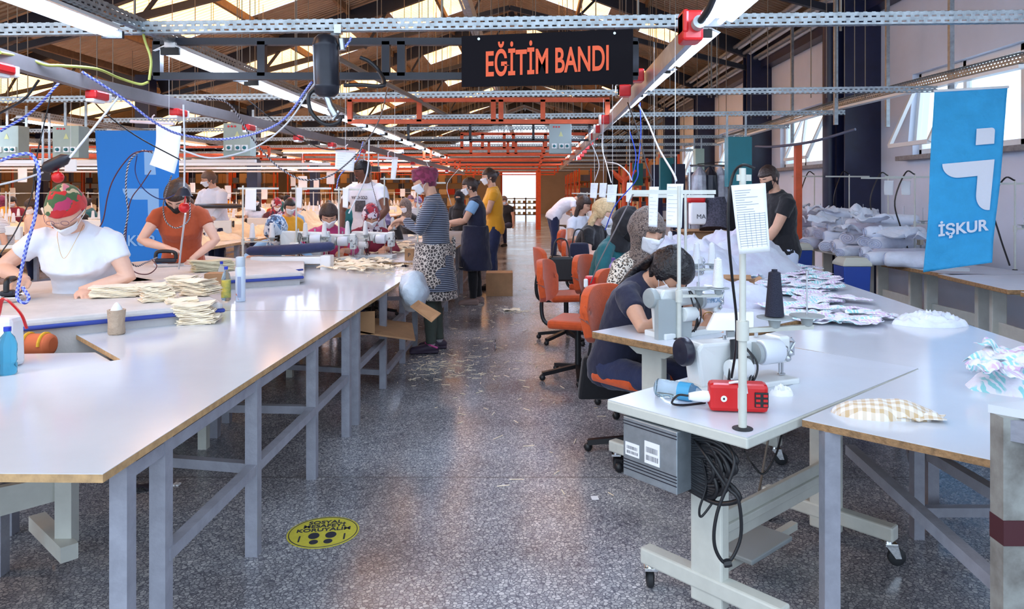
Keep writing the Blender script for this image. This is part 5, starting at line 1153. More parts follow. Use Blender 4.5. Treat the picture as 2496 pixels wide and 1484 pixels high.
# red tap hanging between the chairs by its cord
t = thing('hanging_socket', 'red socket block on a cord between the orange chairs', 'socket', Q(1440, 715, 5.3))
part(MB().box(Q(1438, 695, 5.3), (.07, .08, .13)), 'housing', M['red'], t, bev=.012); part(MB().box(Q(1428, 690, 5.25), (.03, .03, .06)), 'clip', M['pvc'], t, bev=.008)
# ------------------------------------------------------------------ stations along the right row
for i, (y, x) in enumerate(((5.45, .86), (6.95, .84), (8.45, .84), (10.0, .86), (11.6, .86), (13.2, .86), (15.0, .86), (17, .86))):
    sew_table((x+.25, y, 0), .75, 'pale sewing table in the right row, %s behind the dark-haired woman' % ordn[i], 1.05, .54, zt=.77, edge=M['plyd'], detail=i < 2, xn=(-.38, .3))
    (machine if 0 else machine)((x+.02, y-.12, .771), .62, 'white sewing machine in the right row, %s behind the dark-haired woman' % ordn[i], s=.9, det=i < 3)
    thread_stand((x+.20, y-.22, .77), 1.50, .1, 'thread stand in the right row, %s behind the dark-haired woman' % ordn[i], [(.08, 1, 0), (.19, 1, 0)] if i < 5 else [(.1, 1, 0)], z_arm=.96, top_arm=(-.2, .2, .0), cg='white thread cones of the right sewing row', clabel='white thread cone on a stand in the right sewing row')
# ------------------------------------------------------------------ cloth
def heap(name, c, rx, ry, h, m, label, cat='cloth pile', seed=0, rz=0, rug=.35, sc=4.0, group=None, n=44, kind=None, power=1.0):
    c = V(c); random.seed(seed); off = V((seed*3.7, seed*1.9, 0)); ca, sa = cos(rz), sin(rz)
    def fn(u, v):
        a = 2*pi*u; r_ = v; e = 1+.18*noise.noise(V((cos(a)*1.4, sin(a)*1.4, seed*2.1)))+.10*noise.noise(V((cos(a)*4, sin(a)*4, seed)))
        x, y = cos(a)*r_*rx*e, sin(a)*r_*ry*e
        base = (1-r_**2.2)**power if r_ < 1 else 0
        q = V((x, y, 0))*sc+off; rd = 1-abs(noise.noise(q+V((0, 0, 1))+.8*noise.noise_vector(q*.7)))*2.2; rd2 = 1-abs(noise.noise(q*2.4))*2
        z = h*base*(1-rug+rug*rd+rug*.35*rd2)+.012*(1-r_)
        z = max(z, .001 if r_ >= .999 else .004)
        return c+V((x*ca-y*sa, x*sa+y*ca, z))
    o = MB().grid(fn, n, n//2).build(name, m, smooth=180); return tag(o, label, cat, group, kind)
pastel = mat('pastel_print', (232,228,240), .85, bump=.35, bscale=22, fab=.3); n_, l_, b_ = nodes(pastel); v_ = coords(pastel)
t1_ = n_.new('ShaderNodeTexNoise'); t1_.inputs['Scale'].default_value = 9; t1_.inputs['Detail'].default_value = 2; l_.new(v_, t1_.inputs['Vector'])
c1_ = ramp(n_, l_, t1_.outputs['Fac'], [(0, (120,206,206)), (.42, (150,216,220)), (.46, (230,232,242)), (.54, (232,230,242)), (.58, (218,190,226)), (1, (204,160,214))])
w_ = n_.new('ShaderNodeTexWave'); w_.inputs['Scale'].default_value = 14; w_.inputs['Distortion'].default_value = 9; w_.inputs['Detail'].default_value = 2; l_.new(v_, w_.inputs['Vector'])
mx_ = n_.new('ShaderNodeMix'); mx_.data_type = 'RGBA'; l_.new(mathn(n_, l_, 'GREATER_THAN', w_.outputs['Fac'], .62), mx_.inputs[0]); l_.new(c1_, mx_.inputs[6]); mx_.inputs[7].default_value = lin((232,234,244)); l_.new(mx_.outputs[2], b_.inputs['Base Color'])
palecl = mat('pale_heap_cloth', (206,214,226), .85, bump=.5, bscale=14, fab=.3, col2=(186,180,200), vscale=4)
ZR = ZT-.002
for i, (px, py, rx, ry, h, m_, lab) in enumerate((
    (1660, 640, .65, .8, .34, palecl, 'tall heap of pale crumpled cloth behind the seated women at the right'), (1790, 625, .55, .9, .36, palecl, 'highest heap of pale cloth under the hanging forms'), (1745, 705, .50, .32, .16, palecl, 'crumpled pale cloth behind the small cardboard box'),
    (1560, 600, .5, .9, .26, palecl, 'pale cloth heap further down the right row'))):
    heap('cloth_heap', P(px, py+30, ZR), rx, ry, h, m_, lab, seed=i+1, sc=3.2)
# scattered cut pieces with pastel print: each a creased patch
random.seed(12)
def patch(c, a, b, rz, m, label, group=None, seed=0, lift=.02, name='cloth_piece'):
    lift *= .55
    c = V(c); ca, sa = cos(rz), sin(rz)
    def fn(u, v):
        x, y = (u-.5)*a, (v-.5)*b; x += .22*a*noise.noise(V((u*2+seed, v*2, seed))); y += .22*b*noise.noise(V((u*2, v*2+seed, seed+5)))
        z = .004+lift*(abs(noise.noise(V((u*2.2+seed, v*2.2, 2))))*2.0)+lift*.5*(1+sin(u*5+v*3+seed))
        return c+V((x*ca-y*sa, x*sa+y*ca, z))
    o = MB().grid(fn, 12, 12).build(name, m, smooth=180, solid=.002); return tag(o, label, 'cloth piece', group)
for i in range(80):
    py = random.uniform(648, 790); f_ = (py-648)/142; px = random.uniform(1880+f_*70, 1975+f_*200) if i % 3 else random.uniform(1760, 1990+f_*60)
    if py > 735 and px < 1840: px += 150
    patch(P(px, py, ZR+random.uniform(0, .02)), random.uniform(.16, .34), random.uniform(.10, .2), random.uniform(0, 6.3), pastel, 'small cut piece of pastel printed cloth on the large white table', 'pastel cut pieces on the large white table', seed=i, lift=.025)
for i in range(14): patch(P(random.uniform(2375, 2560), random.uniform(885, 965), ZR)+V((0, 0, .012*i*.5)), random.uniform(.1, .24), random.uniform(.1, .16), random.uniform(0, 6.3), pastel, 'pastel printed cloth piece in the heap at the right edge of the picture', 'pastel cloth pieces at the right edge', seed=i+80, lift=.05)
heap('cloth_heap', P(2475, 950, ZR), .17, .13, .09, pastel, 'base of the pastel cloth heap at the right edge', seed=21, sc=9)
heap('crumpled_cloth', P(2265, 790, ZR), .21, .13, .06, M['white_cloth'], 'white crumpled garment with pocket on the far edge of the large white table', 'cloth', seed=9, sc=14, rug=.75, power=.5)
plaid = mat('plaid', (236,230,222), .85, bump=.3, bscale=30, fab=.3); n_, l_, b_ = nodes(plaid); v_ = coords(plaid, 1, rot=(0, 0, .35)); sp_ = n_.new('ShaderNodeSeparateXYZ'); l_.new(v_, sp_.inputs[0])
g1 = mathn(n_, l_, 'LESS_THAN', mathn(n_, l_, 'FRACT', mathn(n_, l_, 'MULTIPLY', sp_.outputs[0], 1/.026)), .5); g2 = mathn(n_, l_, 'LESS_THAN', mathn(n_, l_, 'FRACT', mathn(n_, l_, 'MULTIPLY', sp_.outputs[1], 1/.026)), .5)
l_.new(ramp(n_, l_, mathn(n_, l_, 'MULTIPLY', mathn(n_, l_, 'ADD', g1, g2), .5), [(0, (238,236,236)), (.5, (222,208,190)), (1, (206,178,138))]), b_.inputs['Base Color'])
pc = P(2155, 1012, ZT)
heap('plaid_cloth', pc, .175, .075, .045, plaid, 'folded beige and white plaid cloth on the right foreground board', 'cloth', seed=31, sc=7, rug=.3, rz=-.15, power=.5)
patch(pc+V((.09, -.05, .0)), .15, .08, -.3, plaid, 'loose end of the beige plaid cloth', seed=3, lift=.02)
# cream stacks on the left tables
def stack(c, label, n=22, a=.16, b=.07, th=.0045, rz=0, m=None, fan=.04, tilt=.25, group=None, name='cloth_stack'):
    c = V(c); mb = MB(); random.seed(int(abs(c.x*100)))
    for i in range(n):
        r_ = rz+random.uniform(-1, 1)*fan*2; o = V((random.uniform(-.006, .006)+fan*.25*sin(i*.3), random.uniform(-.006, .006), i*th)); ca, sa = cos(r_), sin(r_); w_ = random.uniform(.9, 1.06)
        fn = lambda u, v: c+o+V((((u-.5)*a*w_)*ca-((v-.5)*b)*sa, ((u-.5)*a*w_)*sa+((v-.5)*b)*ca, .002+tilt*.12*(u-.5)**2*i*th*10+.003*sin(u*9+i)))
        g = MB().grid(fn, 6, 2); k = len(g.v); g2 = [p+V((0, 0, th*.8)) for p in g.v]
        mb.add(g.v+g2, g.f+[tuple(k+q for q in reversed(f_)) for f_ in g.f])
        # close the rim
        nu, nv = 7, 3; rim = list(range(nu))+[nu*j+nu-1 for j in range(1, nv)]+[nu*(nv-1)+q for q in range(nu-2, -1, -1)]+[nu*j for j in range(nv-2, 0, -1)]
        base = len(mb.v)-2*k; mb.f += [(base+rim[q], base+rim[(q+1) % len(rim)], base+k+rim[(q+1) % len(rim)], base+k+rim[q]) for q in range(len(rim))]
    return tag(mb.build(name, m or M['cream_cloth'], smooth=30), label, 'cloth stack', group)
ZI = .862
stack(P(282, 722, ZI), 'low cream cloth stack nearest the hand of the woman in white', 11, .27, .15, .006, .35)
stack(P(330, 716, ZI), 'narrow cream cloth stack in the middle of the front ironing table', 9, .14, .12, .005, .5)
stack(P(378, 732, ZI), 'cream cloth stack fanned out right on the front ironing table', 17, .17, .16, .0055, .6, fan=.07)
stack(P(450, 708, ZI), 'cream cloth stack behind, beside the cardboard box', 18, .18, .15, .005, .2, fan=.05)
stack(P(485, 718, ZI), 'tall ragged cream cloth stack in front of the cardboard box', 18, .19, .15, .005, -.2, fan=.08)
stack(P(445, 780, ZT), 'left one of the two cream stacks on the glossy white table', 22, .17, .15, .0055, .5, fan=.06)
stack(P(480, 787, ZT), 'right one of the two cream stacks on the glossy white table', 20, .20, .16, .0055, .2, fan=.08)
stack(P(515, 660, .862), 'curved grey-cream stack of pieces behind the bottles', 14, .30, .16, .006, .6, m=mat('greyish_cloth', (214,206,176), .85), fan=.06)
random.seed(21)
for i in range(46): patch(P(random.gauss(870, 42), random.gauss(648, 7), ZT+abs(random.gauss(0, .018))), random.uniform(.14, .3), random.uniform(.04, .08), random.uniform(-.9, .9), M['cream_cloth'], 'cream cut piece in the pile before the woman in the striped top', 'cream pieces piled on the second left table', seed=i+200, lift=.03)
heap('cloth_heap', P(870, 652, ZT), .28, .14, .05, M['cream_cloth'], 'bottom of the cream pile before the woman in the striped top', seed=41, sc=9, rug=.7)
for i in range(36): patch(P(random.gauss(945, 60), random.gauss(600, 9), ZT+abs(random.gauss(0, .015))), random.uniform(.14, .34), random.uniform(.05, .12), random.uniform(-.9, .9), M['cream_cloth'], 'cream cut piece lying further back among the machines', 'cream pieces further back on the left tables', seed=i+300, lift=.03)
random.seed(31); sc_ = MB()
for i in range(260):
    c_ = P(random.gauss(975, 45), random.gauss(652, 10), ZT+.004); a_ = random.uniform(0, pi); l__ = random.uniform(.01, .035); d_ = V((cos(a_), sin(a_), 0))*l__; sc_.beam(c_-d_, c_+d_, .003, .002)
tag(sc_.build('thread_scraps', M['cream_cloth']), 'loose white thread ends scattered on the second left table', 'thread scraps', kind='stuff')
sc_ = MB()
for cx_, cy_, sx_, sy_, n__ in ((1075, 890, 55, 22, 150), (1140, 800, 70, 40, 60), (1215, 905, 60, 60, 40), (1245, 758, 30, 3, 50), (1370, 740, 40, 30, 40), (1190, 720, 60, 20, 30), (1300, 1000, 120, 120, 25)):
    for i in range(n__):
        py = max(560, random.gauss(cy_, sy_)); c_ = P(random.gauss(cx_, sx_), py, .004); a_ = random.uniform(0, pi); l__ = random.uniform(.01, .045); d_ = V((cos(a_), sin(a_), 0))*l__; sc_.beam(c_-d_, c_+d_, .004, .003)
tag(sc_.build('floor_threads', M['cream_cloth']), 'white thread ends scattered over the aisle floor', 'thread scraps', kind='stuff')
patch(P(1248, 758, .0), .22, .14, .2, M['cream_cloth'], 'crumpled white scrap lying in the aisle by the cardboard box', seed=7, lift=.03)
tag(MB().box(P(1450, 1213, .001), (.035, .045, .001), .1).build('paper_scrap', M['paper']), 'tiny white paper square on the floor by the castor', 'paper scrap')
patch(P(332, 1195, 0), .13, .09, .3, mat('dark_rag', (58,54,66), .9), 'dark striped rag on the floor behind the left table legs', seed=5, lift=.03)
t = thing('cable_clips', 'pair of tiny white clips on the floor under the left table', 'clip', P(430, 1180, 0))
for dx in (-.008, .01): part(MB().box(P(430, 1180, .004)+V((dx, 0, 0)), (.012, .035, .008)), 'clip', M['pvc'], t)
# garment bundles on the wall tables
random.seed(17)

def roll(c, L, r_, rz, label, m=None, seed=0, sq=.7, strap=False):
    c = V(c); d = V((cos(rz), sin(rz), 0)); t = thing('garment_bundle', label, 'bundle', c); s_ = V((-sin(rz), cos(rz), 0)); rs = []
    for i in range(15):
        u = i/14; ring = []
        e = 1-.25*max(0, abs(2*u-1)-.85)/.15
        for j in range(28):
            a = 2*pi*j/28; rr_ = r_*e*(1+.10*noise.noise(V((cos(a)*1.6, sin(a)*1.6, u*4+seed)))+.05*noise.noise(V((cos(a)*5, sin(a)*5, u*7+seed))))
            z = sin(a)*rr_*sq; z = max(z, -r_*sq*.75); ring.append(c+d*(u-.5)*L+s_*cos(a)*rr_+V((0, 0, z+r_*sq*.75)))
        rs.append(ring)
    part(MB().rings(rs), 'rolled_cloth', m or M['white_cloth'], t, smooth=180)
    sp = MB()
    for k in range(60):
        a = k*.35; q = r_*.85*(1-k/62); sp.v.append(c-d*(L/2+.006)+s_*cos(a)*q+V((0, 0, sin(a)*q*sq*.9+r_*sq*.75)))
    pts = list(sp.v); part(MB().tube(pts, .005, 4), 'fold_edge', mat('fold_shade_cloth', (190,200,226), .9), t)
    if strap:
        for q in (-.12, .1):
            part(MB().tube([c+d*q*L*2+s_*cos(a)*r_*1.03+V((0, 0, max(sin(a)*r_*sq*1.05, -r_*sq*.75)+r_*sq*.75)) for a in [pi*k/12 for k in range(13)]], .012, 6), 'tie_strip', M['white_cloth'], t)
    return t
def flat(c, a, b, n, label, rz=0): return stack(c, label, n, a, b, .014, rz, M['white_cloth'], fan=.05, tilt=.02, name='garment_bundle')
ZB = .757
BL = [(2205, 640, .62, .10, .25, 'largest white rolled garment bundle right beside the blue banner', 1), (2150, 655-20, .0, 0, 0, '', 0)]
roll(P(2195, 645, ZB), .72, .11, .05, 'long white rolled garment bundle in front, left of the blue banner', seed=1)
roll(P(2200, 610, ZB), .55, .12, .2, 'white garment bundle with crossed ties left of the blue banner', seed=2, strap=True)
roll(P(2120, 600, ZB+.02), .52, .10, .1, 'white rolled bundle with curled end in the middle of the row', seed=3)
roll(P(2105, 622, ZB), .40, .09, -.3, 'smaller white bundle drooping over the table edge', seed=4)
roll(P(2040, 600, ZB), .5, .10, .4, 'grey-white bundle hanging over the table edge behind the first blue bin', seed=5, m=palecl)
roll(P(2035, 580, ZB), .55, .11, .1, 'white rolled bundle lying behind the drooping ones', seed=6)
roll(P(2110, 585, ZB+.12), .55, .09, .0, 'white bundle on top in the middle of the wall tables', seed=7, strap=True)
roll(P(2180, 590, ZB+.06), .6, .08, .05, 'flat white bundle behind the one with crossed ties', seed=8)
flat(P(2050, 568, ZB+.12), .62, .38, 9, 'square stack of folded white garments on top of the bundles', .05)
flat(P(2110, 575, ZB+.10), .55, .3, 7, 'folded white garment stack tied with a strip', -.25)
flat(P(1985, 590, ZB), .5, .5, 13, 'crumpled patterned stack left, behind the man in the black T-shirt', .1)
random.seed(91); k_ = 0
for lev in range(4):
    for j in range(11-2*lev):
        y = 7.45+j*.42+lev*.35; x = random.uniform(3.72, 3.9)+.1*lev; k_ += 1
        if lev and y < 7.9: continue
        roll((x, y, ZB+lev*.125), random.uniform(.38, .72), random.uniform(.08, .14), random.uniform(-.9, .9), 'white garment bundle in the long pile on the wall tables, %s in layer %s' % (['front', 'second', 'third', 'fourth', 'fifth', 'sixth', 'seventh', 'eighth', 'ninth', 'tenth', 'rearmost'][j], ['one', 'two', 'three', 'four'][lev]), seed=10+k_, strap=k_ % 3 == 0, m=palecl if k_ % 5 == 2 else None)
for i in range(16):
    patch((random.uniform(3.62, 4.1), 7.5+i*.28, ZB+random.uniform(.22, .5)), random.uniform(.25, .45), random.uniform(.2, .35), random.uniform(0, 6), M['white_cloth'], 'loose white cloth lying over the bundle pile on the wall tables', 'loose cloths over the white bundle pile', seed=i+500, lift=.12)
# bins under the wall tables
def bin_(px0, px1, pyt, pyb, y, label):
    a, b = Q(px0, pyt, y), Q(px1, pyt, y); w_ = b.x-a.x; c = V(((a.x+b.x)/2, y, 0)); t = thing('waste_bin', label, 'bin', c); z = a.z
    rs = [[c+V((sx*w_*s/2, sy*w_*s/2, zz)) for sx, sy in ((-1,-1),(1,-1),(1,1),(-1,1))] for s, zz in ((.78, 0), (.98, z-.09), (1.0, z-.08))]
    part(MB().rings(rs), 'body', M['bin'], t, bev=.01); rs = [[c+V((sx*w_*s/2, sy*w_*s/2, zz)) for sx, sy in ((-1,-1),(1,-1),(1,1),(-1,1))] for s, zz in ((1.05, z-.08), (1.03, z-.05), (.75, z))]
    part(MB().rings(rs), 'lid', M['binlid'], t, bev=.008)
bin_(1924, 1973, 592, 680, 9.0, 'blue waste bin with beige lid behind the man in the black T-shirt'); bin_(2043, 2110, 626, 715, 7.2, 'blue waste bin with beige lid under the bundles')
# machines and stands on the wall tables
for i, (px, y) in enumerate(((2215, 8.9), (1990, 11.5), (2010, 10.7))):
    x = min(4.55, (px-CX)/F*y); machine((x-.2, y, .757), pi*.5+.6 if 0 else .3, 'idle sewing machine on the wall tables, %s' % ['beside the blue banner', 'left of the navy column', 'below the tilted window'][i], s=.9, body=mat('ivory_enamel', (218,210,194), .35), det=False)
for i, (px, y, py) in enumerate(((1985, 11.2, 425), (2070, 10.6, 425), (2165, 9.2, 428), (2230, 8.2, 425), (2474, 7.15, 440))):
    x = min(4.7, (px-CX)/F*y); thread_stand((x, y, .757), H-(py-CY)/F*y, .2, 'idle thread stand before the right wall, %s from the left' % ordn[i], [(.1, None, 0), (.22, None, 0)], z_arm=1.15, top_arm=(-.35, .3, .1), r=.01)
    tag(MB().tube(bez([(x, y, H-(py-CY)/F*y), (x-.1, y, H-(py-CY)/F*y+.02), (x-.22, y, 1.4), (x-.15, y, 1.1), (x-.05, y, .8)], 6), .008, 6).build('cable', M['black'], smooth=60), 'black cable looping from the idle thread stand before the right wall, %s from the left' % ordn[i], 'cable')
for i, (px, y) in enumerate(((2166, 9.1), (2208, 8.3))): sheet(Q(px-10, 440, y), Q(px+12, 440, y), Q(px-10, 475, y), Q(px+12, 476, y), 'white paper hanging from an idle stand, %s of the navy column' % ['in front', 'right'][i], .01)
tag(MB().beam(P(2280, 655, .79), P(2362, 657, .79), .05, .03).build('white_ruler_box', M['pvc']), 'long white strip box lying at the foot of the light blue banner', 'box')
t = thing('wrapped_machine', 'machine wrapped in clear plastic at the right edge', 'machine', (4.3, 6.1, .757)); part(MB().box((4.32, 6.1, .90), (.3, .25, .28)), 'machine_body', M['machine2'], t, bev=.03)
part(MB().box((4.32, 6.05, .93), (.40, .36, .34)), 'plastic_cover', mat('plastic_film', (225,235,240), .12, trans=.9, ior=1.1, bump=1, bscale=9), t, bev=.06, disp=.06, dscale=.12)
tag(MB().tube(bez([Q(1842, 357, 11), Q(1890, 357, 10.5), Q(1980, 345, 9.8), Q(2085, 315, 9.2)], 8), .018, 8).build('wall_cable', mat('grey_cable', (90,96,120), .5), smooth=60), 'thick grey cable drooping across the tilted open window', 'cable')
# ------------------------------------------------------------------ bottles, cans, boxes on the tables
def bottle(p, h, r_, label, liquid, capc, lab=None, ax=(0,0,1), name='bottle', neck=.35):
    t = thing(name, label, 'bottle', p); ax = V(ax).normalized(); p = V(p)
    pr = [(r_*.8, 0), (r_, h*.03), (r_, h*.22), (r_*.93, h*.26), (r_, h*.30), (r_*.94, h*.42), (r_, h*.5), (r_, h*.62), (r_*.75, h*.78), (r_*neck, h*.87), (r_*neck, h*.92)]
    part(MB().lathe(pr, p, ax, 24), 'body', liquid, t, smooth=50); part(MB().lathe([(r_*neck*1.15, h*.91), (r_*neck*1.15, h)], p, ax, 16), 'cap', capc, t, smooth=40)
    if lab: part(MB().lathe([(r_*1.015, h*lab[1]), (r_*1.015, h*lab[2])], p, ax, 24), 'label', lab[0], t, smooth=50)
    return t
bcap = mat('blue_cap', (28,58,190), .35)
bottle(P(551, 733, .758), .235, .031, 'clear cologne bottle with blue cap and green and yellow label', M['water'], bcap, (mat('label_green', (52,120,88), .5, col2=(232,208,90), vscale=9), .1, .6))
bottle(P(540, 708, .758), .22, .028, 'clear bottle with blue cap just behind the cologne bottle', M['water'], bcap)
t = thing('spray_can', 'white spray can with clear cap and orange stripe', 'can', P(586, 734, .758)); sp = P(586, 734, .758)
part(MB().lathe([(.030, 0), (.033, .004), (.033, .225), (.029, .235)], sp, (0, 0, 1), 24), 'body', mat('spray_white', (206,220,238), .3), t, smooth=50); part(MB().lathe([(.029, .235), (.031, .24), (.031, .295), (.026, .302)], sp, (0, 0, 1), 24), 'cap', mat('clear_cap', (186,198,210), .2), t, smooth=50)
part(MB().extrude([sp+V((-.031, -.0125, .012)), sp+V((.002, -.0335, .012)), sp+V((-.016, -.030, .06))], (0, -.001, 0)), 'orange_stripe', M['orange'], t)
part(MB().box(sp+V((.004, -.0335, .1)), (.022, .002, .14)), 'small_print', mat('print_pale', (150,166,200), .6), t)
bottle(P(18, 912, .733), .20, .036, 'blue plastic water bottle standing at the left edge', M['bluewater'], bcap)
t = thing('shopping_bag', 'white bag with red handles behind the blue bottle at the left edge', 'bag', P(10, 905, .733)+V((-.06, .08, 0))); bb = P(10, 905, .733)+V((-.10, .10, 0))
part(MB().box(bb+V((0, 0, .11)), (.18, .10, .22)), 'body', M['paper'], t, bev=.02, disp=.02); part(MB().tube(bez([bb+V((.0, 0, .22)), bb+V((.04, -.02, .30)), bb+V((.12, -.03, .24)), bb+V((.15, -.03, .17))], 6), .012, 6, flat=.4), 'red_handle', M['red'], t)
bb = P(62, 850, .74); t = thing('chair_back', 'orange round-topped chair back with yellow strap at the left edge', 'cushion', bb)  # short padded roll standing in for the top of a chair back
part(MB().tube([bb+V((-.07, .10, .0)), bb+V((.07, .10, .0))], .055, 20), 'body', mat('orange_soft', (206,104,62), .8), t, smooth=60, bev=.02)
for q in (-.05, .03): part(MB().tube([bb+V((q, .10+.057*cos(a), .0+.057*sin(a))) for a in [pi*k/10 for k in range(11)]], .008, 6), 'yellow_strap', mat('yellow_strap', (226,172,40), .7), t)
t = thing('paper_cup', 'crinkled brown paper cup full of thread scraps on the table edge', 'cup', P(284, 815, ZT)); cp = P(284, 815, ZT)
part(MB().lathe([(.036, 0), (.042, .01), (.040, .06), (.044, .13), (.038, .13), (.034, .12)], cp, (0, 0, 1), 20), 'cup', mat('brown_paper', (186,164,142), .6, bump=.8, bscale=40), t, smooth=60, disp=.01, dscale=.04)
heap('thread_scraps', cp+V((0, 0, .125)), .03, .03, .03, M['paper'], 'white scraps filling the brown paper cup', 'scraps', seed=71, n=20, kind='stuff')
def carton(c, a, b, h, rz, label, flaps=False, mark=None, wall=.004):
    c = V(c); t = thing('cardboard_box', label, 'box', c, rz); Rm = Matrix.Rotation(rz, 3, 'Z'); L_ = lambda x, y, z: c+Rm @ V((x, y, z)); m = MB()
    for p, q in (((-a/2, -b/2), (a/2, -b/2)), ((a/2, -b/2), (a/2, b/2)), ((a/2, b/2), (-a/2, b/2)), ((-a/2, b/2), (-a/2, -b/2))): m.beam(L_(*p, h/2), L_(*q, h/2), wall, h)
    m.prism([L_(-a/2, -b/2, 0)[:2], L_(a/2, -b/2, 0)[:2], L_(a/2, b/2, 0)[:2], L_(-a/2, b/2, 0)[:2]], c.z, c.z+wall)
    part(m, 'walls', M['card'], t)
    if flaps:
        for p, q, o in (((-a/2, -b/2), (a/2, -b/2), (0, -1)), ((a/2, -b/2), (a/2, b/2), (1, 0)), ((-a/2, b/2), (a/2, b/2), (0, 1)), ((-a/2, -b/2), (-a/2, b/2), (-1, 0))):
            w_ = .4*min(a, b); z2 = h+(-.03 if flaps == 'down' else .03); part(MB().add([L_(*p, h), L_(*q, h), L_(q[0]+o[0]*w_, q[1]+o[1]*w_, z2), L_(p[0]+o[0]*w_, p[1]+o[1]*w_, z2)], [(0, 1, 2, 3)]), 'flap', M['card'], t, solid=.003)
    else: part(MB().prism([L_(-a/2, -b/2, 0)[:2], L_(a/2, -b/2, 0)[:2], L_(a/2, b/2, 0)[:2], L_(-a/2, b/2, 0)[:2]], c.z+h, c.z+h+wall), 'lid', M['card'], t)
    if mark: letter(mark, h*.5, L_(0, -b/2-.004, h*.5), L_(1, 0, 0)-L_(0, 0, 0), (0, 0, 1), M['ink'], t)
    return t
carton(P(1216, 722, 0)+V((0, .18, 0)), .38, .34, .33, .04, 'brown cardboard box standing on the aisle floor behind the navy overall', True if 0 else False)
carton(P(1800, 712, ZT), .21, .14, .085, -.15, 'small open cardboard box with black handwriting on the large white table', True, '₽')
carton(P(528, 712, .757), .14, .14, .14, .2, 'small cardboard box behind the cream stacks on the ironing table')
carton(P(998, 634, ZT), .09, .12, .12, .1, 'small cardboard box before the striped woman at the table end', False, 'P')
# carton and bag under the table
cb = V((-1.32, 5.85, .47)); t = thing('open_carton', 'open cardboard carton lying tilted under the second left table', 'box', cb)
part(MB().extrude([(-1.75, 5.3, .62), (-1.12, 5.3, .50), (-.88, 5.6, .40), (-1.0, 6.2, .42), (-1.75, 6.3, .5)], (0, 0, -.012)), 'bottom', M['card'], t)
part(MB().extrude([(-1.75, 5.3, .62), (-1.12, 5.3, .66), (-1.12, 5.3, .50), (-1.7, 5.3, .44)], (0, .01, 0)), 'side', M['card'], t)
part(MB().extrude([Q(1020, 733, 5.5), Q(1075, 765, 5.35), Q(1052, 786, 5.2), Q(1000, 748, 5.3)], (0, 0, .006)), 'flap', M['card'], t)
tag(MB().ball(Q(1008, 712, 6.1), (.12, .17, .15), 24).build('plastic_bag', M['bag'], smooth=180, disp=.10, dscale=.12), 'white and blue plastic bag stuffed under the edge of the second left table', 'bag')
# red switch box, lying bottle, tissue on the near sewing table
sb = P(1800, 1006, ZT); t = thing('switch_box', 'red switch box with white strap lying on the near sewing table', 'switch box', sb, -.12)
R_ = Matrix.Rotation(-.12, 3, 'Z'); LL = lambda x, y, z: sb+R_ @ V((x, y, z))
part(MB().box(LL(-.045, .02, .052), (.105, .07, .095), -.12), 'housing', M['red'], t, bev=.014); part(MB().box(LL(.055, .02, .052), (.085, .07, .095), -.12), 'lid', M['red'], t, bev=.014)
part(MB().box(LL(.010, .018, .052), (.03, .078, .075), -.12), 'strap', M['pvc'], t, bev=.005); part(MB().tube(bez([LL(-.03, 0, .10), LL(0, -.01, .108), LL(.02, -.01, .10), LL(.025, -.015, .07)], 5), .009, 8, flat=.5), 'strap_end', M['pvc'], t, smooth=60)
part(MB().lathe([(.018, 0), (.020, .02), (.016, .05), (.012, .07)], LL(-.095, .01, .05), (-1, 0, 0), 16), 'plug', M['pvc'], t, smooth=40)
sw_ = part(MB().box(LL(.073, -.017, .05), (.045, .006, .05), -.12), 'switch_plate', M['black'], t, bev=.002)
for a in (-.012, .012):
    for b in (.036, .052, .068): part(MB().box(LL(.073+a, -.021, b-.003), (.014, .005, .008), -.12), 'rocker', M['red'], sw_)
part(MB().lathe([(.0105, 0), (.0105, .0015)], LL(-.05, -.0155, .05), (-sin(.12)*0, -1, 0), 20), 'sticker', M['paper'], t)
part(MB().box(LL(-.05, -.0175, .05), (.006, .001, .007), -.12), 'sticker_mark', M['ink'], t)
part(MB().tube(bez([LL(-.165, .01, .05), LL(-.20, .01, .05), LL(-.22, .02, .02), LL(-.18, .05, .006), LL(-.1, .09, .006)], 5), .004, 6), 'cable', M['black'], t, smooth=60)
bp_ = P(1600, 965, ZT)+V((0, 0, .033)); bt = bottle(bp_, .20, .032, 'empty clear plastic bottle with blue label lying on the near sewing table', M['water'], bcap, (mat('label_blue', (70,160,206), .4), .45, .68), ax=(V((.83, -.55, 0))))
heap('tissue', P(1905, 962, ZT), .045, .035, .025, M['paper'], 'crumpled white tissue right of the red switch box', 'tissue', seed=91, sc=38, rug=.75, n=30, power=.4)
tag(MB().extrude([P(1862, 920, ZT+.002), P(1905, 912, ZT+.002), P(1944, 934, ZT+.002), P(1905, 945, ZT+.002)], (0, 0, .002)).build('needle_plate', M['steel']), 'flat metal needle plate let into the near sewing table', 'plate')
t = thing('operating_unit', 'slanted white operating panel behind the near machine', 'panel', Q(1765, 805, 3.12))
part(MB().extrude([Q(1722, 806, 3.12), Q(1742, 764, 3.2), Q(1838, 760, 3.2), Q(1838, 806, 3.12)], (0, .03, 0)), 'panel', M['machine'], t, bev=.004); pq = Q(1780, 806, 3.15); part(MB().beam((pq.x, pq.y, .755), pq, .03), 'bracket', M['machine2'], t)
# water bottles further back
bottle(P(1690, 690, ZT), .20, .035, 'clear bottle with red cap behind the dark-haired woman', mat('pink_bottle', (226,196,206), .15, trans=.6), M['red'])
bottle(Q(1495, 620, 5.6)*V((1,1,0))+V((0,0,.77)), .24, .038, 'purple drinking bottle between the teal and leopard tops', mat('purple_plastic', (126,100,186), .3), mat('purple_cap', (90,66,140), .4))
bottle(P(879, 597, .77), .20, .035, 'clear water bottle on the machine table by the red floral scarf', M['water'], bcap, (mat('label_blue2', (80,140,200), .4), .35, .55))
